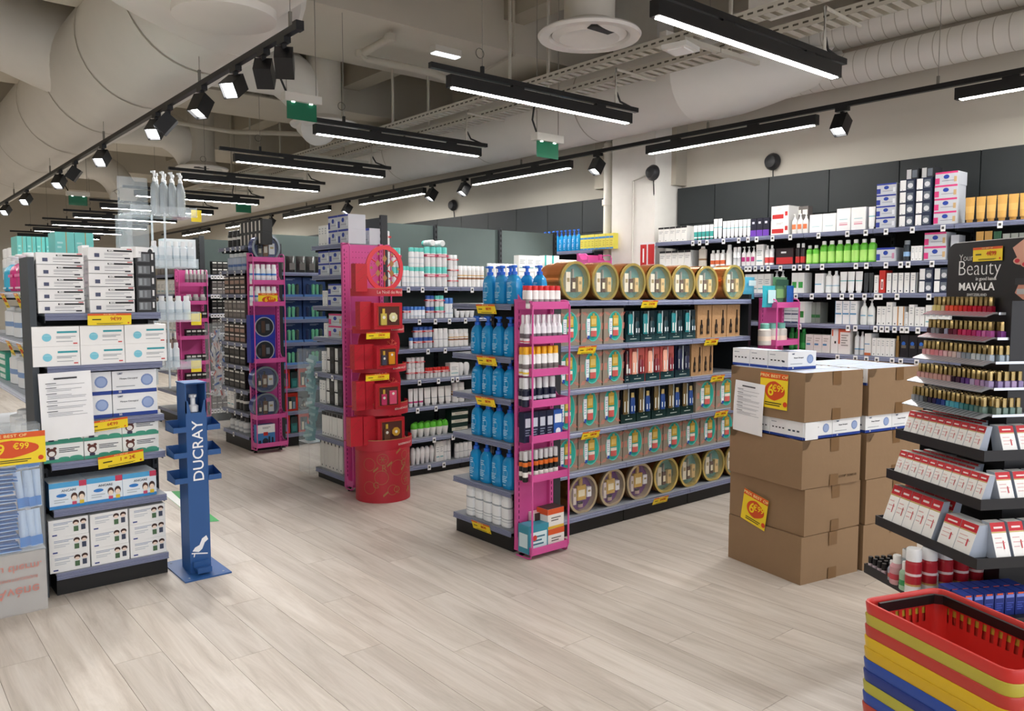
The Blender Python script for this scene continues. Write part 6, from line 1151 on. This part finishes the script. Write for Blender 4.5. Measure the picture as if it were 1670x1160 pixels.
def local_row(x, y, rz, z, w, h, n, d, face, mk, desc, where, nm='mask_carton'):
    """cartons along one face of a stack: face 'r' looks right-front, 'l' looks left"""
    F = Front((0, 0), (1, 0)); ms = proto(mk, w/n-.003, h)
    for i in range(n):
        if face == 'r': px_, py_ = stk(rz, x, y, w*(i+.5)/n, d); r = rz
        else: px_, py_ = stk(rz, x, y, d, w*(1-(i+.5)/n)); r = rz-math.pi/2
        put(nm, 'carton', desc, where, ms, (px_, py_, z), r)
mu = umt('mask_carton')
side_u = mk_box('mask_carton', 'eef0f2', [(0, 0, 1, .14, '1f3f94'), (.14, .45, .24, .52, '22262c'), (.34, .45, .44, .52, '22262c'), (.54, .45, .64, .52, '22262c'), (.74, .45, .84, .52, '22262c'), ('t', .1, .75, .4, .85, 1, '9aa0a8')], .1, top='b4bccc')
for (cx_, cy_), nm in ((cA, 'near stack'), (cB, 'second stack')):
    local_row(cx_, cy_, RZ, .806, .47, .097, 2, .012, 'r', mu, 'mask carton showing between the cartons', nm+' middle')
    local_row(cx_, cy_, RZ, .806, .38, .097, 3, .008, 'l', side_u, 'side-on mask carton between the cartons', nm+' middle') if nm == 'near stack' else None
    local_row(cx_, cy_, RZ, 1.08, .46, .095, 2, .012, 'r', mu, 'mask carton lying inside the open top', nm+' top')
    local_row(cx_, cy_, RZ, 1.08, .46, .095, 2, .15, 'r', mu, 'mask carton in the second row inside', nm+' top')
    local_row(cx_, cy_, RZ, 1.08, .46, .095, 2, .29, 'r', mu, 'mask carton in the third row inside', nm+' top')
    local_row(cx_, cy_, RZ, 1.08, .46, .095, 2, .42, 'r', mu, 'mask carton in the last row inside', nm+' top')
x, y = stk(RZ, *cA, .02, .10); ms = proto(mu, .22, .1); put('mask_carton', 'carton', 'blue and white mask carton facing front', 'top of the near carton stack', ms, (*stk(RZ, *cA, .15, .16), 1.177), RZ-.02)
for i in range(3): put('mask_carton', 'carton', 'mask carton side-on', 'top of the near carton stack', proto(side_u, .135, .1), (*stk(RZ, *cA, .04, .52-.14*i), 1.177), RZ-math.pi/2)
# promotional sheets on the near stack (left face)
FC = Front(stk(RZ, *cA, -.007, .0), (math.sin(RZ), -math.cos(RZ)))     # along the left face, towards the near corner
def sC(px, z): return FC.s(px, z, 0)
price_card(FC, 1263, 1.158, -.006, '6€99', 'large yellow price sheet on the top carton of the near stack', .2, .2, .0, big=True, rot=.02)
price_card(FC, 1234, .44, -.006, '6€99', 'large yellow price sheet hanging on the second lowest carton', .19, .19, .05, big=True, rot=.2)
paper('notice_sheet', 'white printed notice hanging on the near carton stack', FC, 1197, 1245, .79, 1.09, -.012, rot=.05)
# ================================================================ nail care stand
SO = (3.395, 1.534); SA = (-.492, -.871); FS = Front(SO, SA); SL = .51
stn = thing('nail_care_stand', 'black tiered nail polish and nail care stand at the right edge', 'display stand', (*SO, 0)); stn.rotation_euler = (0, 0, FS.rz); bk = m('17171a', .4)
def yo(z): return (z-.844)*.22
SD = .62          # how deep the stand runs
b = MB(); b.box(.14, SL-.12, .2, SD-.15, 0, 1.62, bk); part('column', b, stn); b = MB(); b.box(.0, SL, .02, SD, 0, .06, bk); part('base', b, stn)
for z in (.43, .64, .844, 1.016):
    y = yo(z); e = -yo(z); b = MB(); b.box(-.02, SL+e, y, SD, z-.03, z-.012, bk); b.box(-.02, SL+e, y-.004, y, z-.034, z+.006, bk); b.box(SL+e, SL+e+.004, y-.004, SD, z-.034, z+.006, bk); b.box(-.024, -.02, y-.004, SD, z-.034, z+.006, bk); part('tray', b, stn)
TZ = (1.147, 1.245, 1.342, 1.432, 1.527); ps = m('c9cdd2', .15, metal=.5)
for z in TZ:
    y = yo(z); e = -yo(z)+.0; b = MB(); b.box(-.01, SL+e, y+.02, y+.22, z-.004, z, m('8a8e94', .3)); part('polish_shelf', b, stn)
    b = MB(); b.add([(-.008, y-.02, z-.012), (SL+e-.01, y-.02, z-.012), (SL+e, y+.02, z+.004), (-.004, y+.02, z+.004), (-.008, y-.02, z-.015), (SL+e-.01, y-.02, z-.015)], [(0, 1, 2, 3), (4, 5, 1, 0)], m('8e9298', .35, metal=.2)); part('slanted_lip', b, stn)
    b = MB(); k = int((SL+e)/.0235)
    for i in range(k): x = -.01+i*.0235; b.add([(x, y-.0205, z-.0112), (x+.01, y-.0205, z-.0112), (x+.018, y+.019, z+.0048), (x+.008, y+.019, z+.0048)], [(0, 1, 2, 3)], m('a84a5a' if z > 1.4 else 'a89a9c' if z > 1.2 else '4a5054', .3))  # painted stripes standing for reflections in the slanted lip
    o = part('lip_reflection_stripe', b, stn); o['kind'] = 'stuff'
    b = MB(); b.box(SL+e, SL+e+.18, 0, 0, z, z, ps) if 0 else b.box(SL+e-.0, SL+e+.003, y+.02, SD-.1, z-.006, z+.004, ps); part('side_lip', b, stn)
PAL = {4: ['d8cf8a', 'd2c47e', 'c8b890', 'd86a48', 'd8583e', 'e05838', 'd84a30', 'd8403a', 'd03a30', 'c83034', 'c42a30', 'c02030', 'b81c30', 'b01c30', 'a81830', '9c1a30', '901830', '801628'],
       3: ['241c20', '8a8e96', '70747c', '2a2024', 'b0a8b0', '9aa0b8', '5a1a2a', '6a1430', '4a1430', 'b8204a', 'c03060', 'b02a5a', 'a82860', 'c04888', 'b84a90', 'c868a8', 'b05a98', '8a4a98'],
       2: ['d8a0a4', 'dca8a8', 'e08890', 'd88a94', 'd894a0', 'dca8b0', 'e0b4b8', 'd8b8b8', 'd8c0bc', 'b8b0b8', '8a929c', '7a8894', '8a98a4', 'c8d0d4', 'bcc8d0', 'b0bcc4', 'a8b4c0', '98a8b4'],
       1: ['c89a94', 'd0a49c', 'c89a98', 'c0948c', 'c89c94', 'b88a84', 'c0948c', 'b48a88', '1c1c30', '201828', '3a1838', '4a2a6a', '5a3a80', 'b0a0c0', 'a878a0', 'a890b8', '9a88b0', '8a78a8'],
       0: ['98a0a4', '7a848a', '6a747c', '1a2026', '242c34', '1a2040', '20306a', '2a4a8a', '3a78b0', '4aa0b8', '58a8b8', '4a98b0', '2a7a80', '2a6a6a', '4a7a78', '5a7a70', '6a8478', '7a8a7c']}
mkp = {}
for ti, z in enumerate(TZ):
    e = -yo(z); y = yo(z); n = int((SL+e-.01)/.0255); pal = PAL[ti]; lev = ('lowest', 'second lowest', 'middle', 'second highest', 'highest')[ti]
    for rr in range(3 if ti < 3 else 2):
        for i in range(n):
            c = pal[min(len(pal)-1, int(i*len(pal)/n))]; mk = mkp.setdefault(c, mk_polish(c)); q = FS.pt(.004+i*.0255+.002*rr, y+.022+.034*rr, z+.0005)
            put('nail_polish', 'nail polish', ('' if rr == 0 else 'second row ' if rr == 1 else 'third row ')+'nail polish with gold cap', lev+' polish tier of the stand', proto(mk, .0225, .062), q, FS.rz+random.uniform(-.15, .15))
    for i in range(4):
        c = pal[-1-i % 3]; mk = mkp.setdefault(c, mk_polish(c)); q = FS.pt(SL+e-.012, y+.06+i*.03, z+.0005)
        put('nail_polish', 'nail polish', 'side-facing nail polish', lev+' polish tier of the stand', proto(mk, .0225, .062), q, FS.rz+math.pi/2)
hb = mk_hangbox(); hbt = mk_hangbox(tall=2.)
def packs(z, n, w, h, mk, desc, where, x0=0., d0=.01, rows=3, skip=()):
    y = yo(z); e = -yo(z)
    for r in range(rows):
        for i in range(n):
            if x0+w*(i+1) > SL+e-.005 or (r > 0 and x0+w*(i+1) > SL+e-.06-.05*r): continue
            put('nail_care_pack', 'nail care pack', ('' if r == 0 else ('second' if r == 1 else 'third')+' row ')+desc, where, proto(mk, w-.002, h), FS.pt(x0+w*(i+.5), y+d0+.055*r, z-.011), FS.rz)
packs(1.016, 11, .043, .098, hb, 'red-headed white card pack', 'top care tray of the stand')
packs(.844, 11, .045, .1, hb, 'red-headed white card pack', 'middle care tray of the stand', rows=3)
packs(.64, 5, .06, .155, hbt, 'tall nail file card pack', 'lower care tray of the stand', rows=2)
packs(.64, 2, .085, .12, hb, 'wide red-headed card pack', 'lower care tray of the stand', x0=.33, rows=1)
for z, h, lev in ((1.016, .1, 'top'), (.844, .105, 'middle'), (.64, .13, 'lower')):     # packs on the near side of the stand
    e = -yo(z); y = yo(z); F4_ = Front(tuple(FS.pt(SL+e, y+.02, 0))[:2], (FS.n.x, FS.n.y))
    for i in range(5): put('nail_care_pack', 'nail care pack', 'near-side card pack', lev+' care tray of the stand', proto(hb, .062, h), F4_.pt(.10+i*.075, .006, z-.011), F4_.rz)
FSb = Front(tuple(FS.pt(0, yo(.43), 0))[:2], SA); wb_ = 'bottom tray of the nail stand'
blk_p = mk_can('nail_polish', 'c8b8c0', '141416', [], .5, .95, .02, trans=.0); 
for r in range(4):
    for i in range(4): put('nail_polish', 'nail polish', f'{ordinal(r)} row black-capped small polish', wb_, proto(blk_p, .022, .055), FSb.pt(.012+i*.03, .015+.03*r, .4185), 0)
def rem(c, cap='f2f4f4', lab=None, nm='remover_bottle'): return mk_can(nm, c, cap, [(.3, .62, lab or 'f0f0f0')], .28, .6, .12, trans=.2)
put('remover_bottle', 'bottle', 'small clear remover bottle with orange dot', wb_, proto(rem('b8c0cc', lab='c86a5a'), .034, .085), FSb.pt(.155, .02, .4185), 0)
put('remover_bottle', 'bottle', 'pink remover bottle', wb_, proto(rem('e0a8b0', lab='c84050'), .055, .12), FSb.pt(.2, .02, .4185), 0)
put('remover_bottle', 'bottle', 'green remover bottle', wb_, proto(rem('b0d8b8', lab='3a9a5a'), .05, .115), FSb.pt(.265, .01, .4185), 0)
for i in range(4): put('remover_bottle', 'bottle', 'pale capped bottle behind', wb_, proto(rem('b8c4c8'), .042, .13), FSb.pt(.16+.05*i, .08+.01*(i % 2), .4185), 0)
rs = mk_can('spray_can', 'b02430', 'eef0f2', [(.0, .3, 'e8e4e4'), (.62, .7, 'e4d0d0'), (.3, .36, 'c8a060')], .26, .96)
for i in range(5): put('spray_can', 'can', 'red and white nail spray can', wb_, proto(rs, .06, .185), FSb.pt(.315, .01+.07*i, .4185), 0)
F5 = Front(tuple(FS.pt(.47, -.09, 0))[:2], (FS.n.x, FS.n.y)); bx_b = mk_box('blue_box', '1f2f7a', [(.1, .78, .9, .92, '7a8ad8'), ('t', .15, .2, .85, .6, 4, '4a5ab8'), (.2, .93, .8, 1, 'e0582a')], .06, top='2a3f94')
for r in range(2):
    for i in range(7): put('blue_box', 'box', f'{ordinal(r)} row small blue box with orange sticker', wb_, proto(bx_b, .04, .085), F5.pt(.03+.044*i, .0-.068*(1-r)+.0, .4185), F5.rz)
# header sign
t = thing('header_sign', 'black curved header sign with white lettering above the nail polishes', 'sign', (0, 0, 0)); t.rotation_euler = (0, 0, FS.rz); dS = .2
s0 = FS.s(1545, 1.7, dS); q = FS.pt(s0, dS, 1.575); t.location = q; WD, HT = .62, .235
b = MB(); R_ = .045; pts = [(0, 0), (WD, 0), (WD, HT)]+[(R_-R_*math.sin(math.pi/2*k/8), HT-R_+R_*math.cos(math.pi/2*k/8)) for k in range(9)]; b.prism(pts, 0, .012, m('101012', .35)); part('board', b, t)
b = MB(); b.prism([(x*1.0, z+.004) for x, z in pts], .012, .016, m('e8e8e8', .3)); part('white_edge', b, t)
for s_, x, z, sz, off, sx, cc in (('Beauty', .175, .128, .088, -.0016, .95, 'f2f2f2'), ('Your', .105, .172, .04, -.0008, .95, 'd8d8d8'), ('in good hands', .215, .086, .02, 0, .95, 'e0e0e0'), ('MAVALA', .165, .054, .044, .0006, 1.12, 'fafafa'), ('SWITZERLAND', .17, .022, .0155, .0003, 1.0, 'c8c8c8')):
    me = text_mesh(s_, sz, m(cc), off=off, sx=sx); link('lettering', me, t, (x, -.001, z))
b = MB(); sk, s2, nl = 'd8a28e', 'c88a76', 'c82a3c'       # printed photograph of hands
b.face([(.34, -.0006, .2), (.4, -.0006, .235), (.62, -.0006, .235), (.62, -.0006, .1), (.5, -.0006, .09), (.42, -.0006, .11), (.37, -.0006, .15)], m(sk)); b.face([(.36, -.0008, .03), (.4, -.0008, .005), (.62, -.0008, .005), (.62, -.0008, .08), (.45, -.0008, .09), (.38, -.0008, .07)], m(s2))
for k in range(4): b.disc(1, -.0012, m(sk), 16, .39+.035*k, .15-.012*k, .045, .016); b.disc(1, -.0016, m(nl), 12, .365+.035*k, .15-.014*k, .012, .008)
b.box(.36, .44, -.002, -.0012, .06, .085, m('2a2a2e')); b.box(.43, .46, -.002, -.0012, .055, .09, m('b8b8bc')); b.box(.37, .42, -.002, -.0012, .025, .045, m('b0b0b4')); part('printed_hands', b, t)
price_card(FS, 1611, 1.785, dS-.004, '4€99', 'yellow price card clipped on the black header sign', .15, .055, .02)
# ================================================================ shopping baskets
FBk = Front((2.111, 1.026), (-.354, -.935)); BL_, BW_ = .46, .285
def rrect(hx, hy, r, n=5, sub=(14, 9)):
    pts = []
    for cx_, cy_, a0 in ((hx-r, -hy+r, -90), (hx-r, hy-r, 0), (-hx+r, hy-r, 90), (-hx+r, -hy+r, 180)):
        for k in range(n+1): a = math.radians(a0+90*k/n); pts.append((cx_+r*math.cos(a), cy_+r*math.sin(a)))
    out = []
    for i, p_ in enumerate(pts):
        q_ = pts[(i+1) % len(pts)]; out.append(p_); L = math.hypot(q_[0]-p_[0], q_[1]-p_[1])
        if L > .1:
            k = int(L/.0095); k += k % 2 == 0
            out += [(p_[0]+(q_[0]-p_[0])*j/k, p_[1]+(q_[1]-p_[1])*j/k) for j in range(1, k)]
    return out
def basket(name, label, z, c, top, full):
    t = thing(name, label, 'shopping basket', FBk.pt(BL_/2, BW_/2, z), FBk.rz, 'nested shopping baskets'); mt = m(c, .35, var=.03)
    hx, hy = BL_/2, BW_/2
    def ring(b, k, zz, r=.035): o = len(b.v); b.v += [(x, y, zz) for x, y in rrect(hx*k[0], hy*k[1], r)]; return o
    def strip(b, o1, o2, n, skip=None, rev=False):
        mi = b.mi(mt)
        for i in range(n):
            if skip and skip(i): continue
            f = [o1+i, o1+(i+1) % n, o2+(i+1) % n, o2+i]; b.f.append(f[::-1] if rev else f); b.fm.append(mi); b.sm.append(True)
    N = len(rrect(hx, hy, .035))
    def band(b, lo, hi, klo, khi, inset=.012):
        # outer wall of the rim between lo and hi, rolled top edge and inner wall
        kk = lambda s: (1-s/hx, 1-s/hy); rings = []
        for s, zz in ((klo, lo), (khi, hi-.004), (khi+.002, hi), (khi+.008, hi), (khi+.011, hi-.005), (khi+.012+.001, lo)):
            o = len(b.v); base = rrect(hx-s, hy-s, max(.01, .035-s)); 
            base = resample(base); b.v += [(x, y, zz) for x, y in base]; rings.append(o)
        for a, c_ in zip(rings, rings[1:]): strip(b, a, c_, NN)
    NN = 96
    def resample(pts):
        L = [0]; n = len(pts)
        for i in range(n): a, c_ = pts[i], pts[(i+1) % n]; L.append(L[-1]+math.hypot(c_[0]-a[0], c_[1]-a[1]))
        out = []
        for k in range(NN):
            s = L[-1]*k/NN; i = max(j for j in range(n) if L[j] <= s+1e-9); a, c_ = pts[i], pts[(i+1) % n]; f = (s-L[i])/max(1e-9, L[i+1]-L[i]); out.append((a[0]+(c_[0]-a[0])*f, a[1]+(c_[1]-a[1])*f))
        return out
    b = MB(); band(b, -.032 if top else -.0325, 0, .004, .0); part('rim', b, t)
    if full:
        NN = 220
        b = MB(); lev = [(-.03, .013), (-.045, .015), (-.085, .019), (-.1, .0205), (-.19, .032)]; rings = []
        for zz, s in lev: o = len(b.v); b.v += [(x, y, zz) for x, y in resample(rrect(hx-s, hy-s, .03))]; rings.append(o)
        def slot(i):
            x, y, _ = b.v[rings[1]+i]; return (abs(x) < hx-.05 or abs(y) < hy-.05) and i % 4 in (1, 2)
        for j, (a, c_) in enumerate(zip(rings, rings[1:])): strip(b, a, c_, NN, slot if j == 1 else None, True); 
        part('slotted_wall', b, t)
        b = MB(); b.v += [(x, y, -.19) for x, y in resample(rrect(hx-.032, hy-.032, .03))]; b.f.append(list(range(NN))); b.fm.append(b.mi(mt)); b.sm.append(False); part('floor_plate', b, t)
        b = MB(); hm = m('141416', .35); pts = [(-hx+.035, hy-.035), (-hx+.033, -hy+.06), (-hx+.05, -hy+.036), (hx*.72, -hy+.034)]
        pts = [(-hx*.62, hy-.03), (hx*.55, hy-.03), (hx*.55, hy-.03)]
        path = [(-hx+.03, -hy+.04, -.006), (-hx+.028, hy-.05, -.006), (-hx+.045, hy-.03, -.006), (hx*.62, hy-.028, -.008), (hx*.68, hy-.026, -.012)]
        for (x0_, y0_, z0_), (x1_, y1_, z1_) in zip(path, path[1:]):
            dx, dy = x1_-x0_, y1_-y0_; L = math.hypot(dx, dy); nx, ny = -dy/L*.0045, dx/L*.0045
            vs = [(x0_+nx, y0_+ny, z0_), (x0_-nx, y0_-ny, z0_), (x1_-nx, y1_-ny, z1_), (x1_+nx, y1_+ny, z1_)]; vs += [(a, c_, d-.026) for a, c_, d in vs]
            b.add(vs, [(0, 1, 2, 3), (7, 6, 5, 4), (0, 4, 5, 1), (2, 6, 7, 3), (1, 5, 6, 2), (3, 7, 4, 0)], hm)
        part('handle', b, t)
BK = [('c8322c', 'red basket on top of the stack with black handle'), ('b8aa3c', 'olive yellow basket just under the top red one'), ('b8382e', 'dull red basket third from the top of the stack'), ('d8b21a', 'bright yellow basket fourth from the top'), ('cfa81c', 'darker yellow basket fifth from the top'), ('2248a0', 'blue basket sixth from the top'), ('1a3280', 'dark blue basket seventh from the top'), ('b4ae3e', 'olive yellow basket lower down the stack'), ('2248a0', 'blue basket below the lower olive one'), ('b04030', 'brick red basket near the floor of the stack')]
for i, (c, lb) in enumerate(BK): basket('shopping_basket', lb, .757-.0318*i, c, i == 0, i == 0)
b = MB(); b.box(-BL_/2+.04, BL_/2-.04, -BW_/2+.04, BW_/2-.04, 0, .757-.0318*10+.01, m('1f2a50', .5)); b.box(-BL_/2+.02, BL_/2-.02, -BW_/2+.02, BW_/2-.02, .4, .438, m('c8322c')); tag(part('basket_stand', b, None, FBk.pt(BL_/2, BW_/2, 0), FBk.rz), 'dark base carrying the nested shopping baskets', 'stand')
finish_labels()
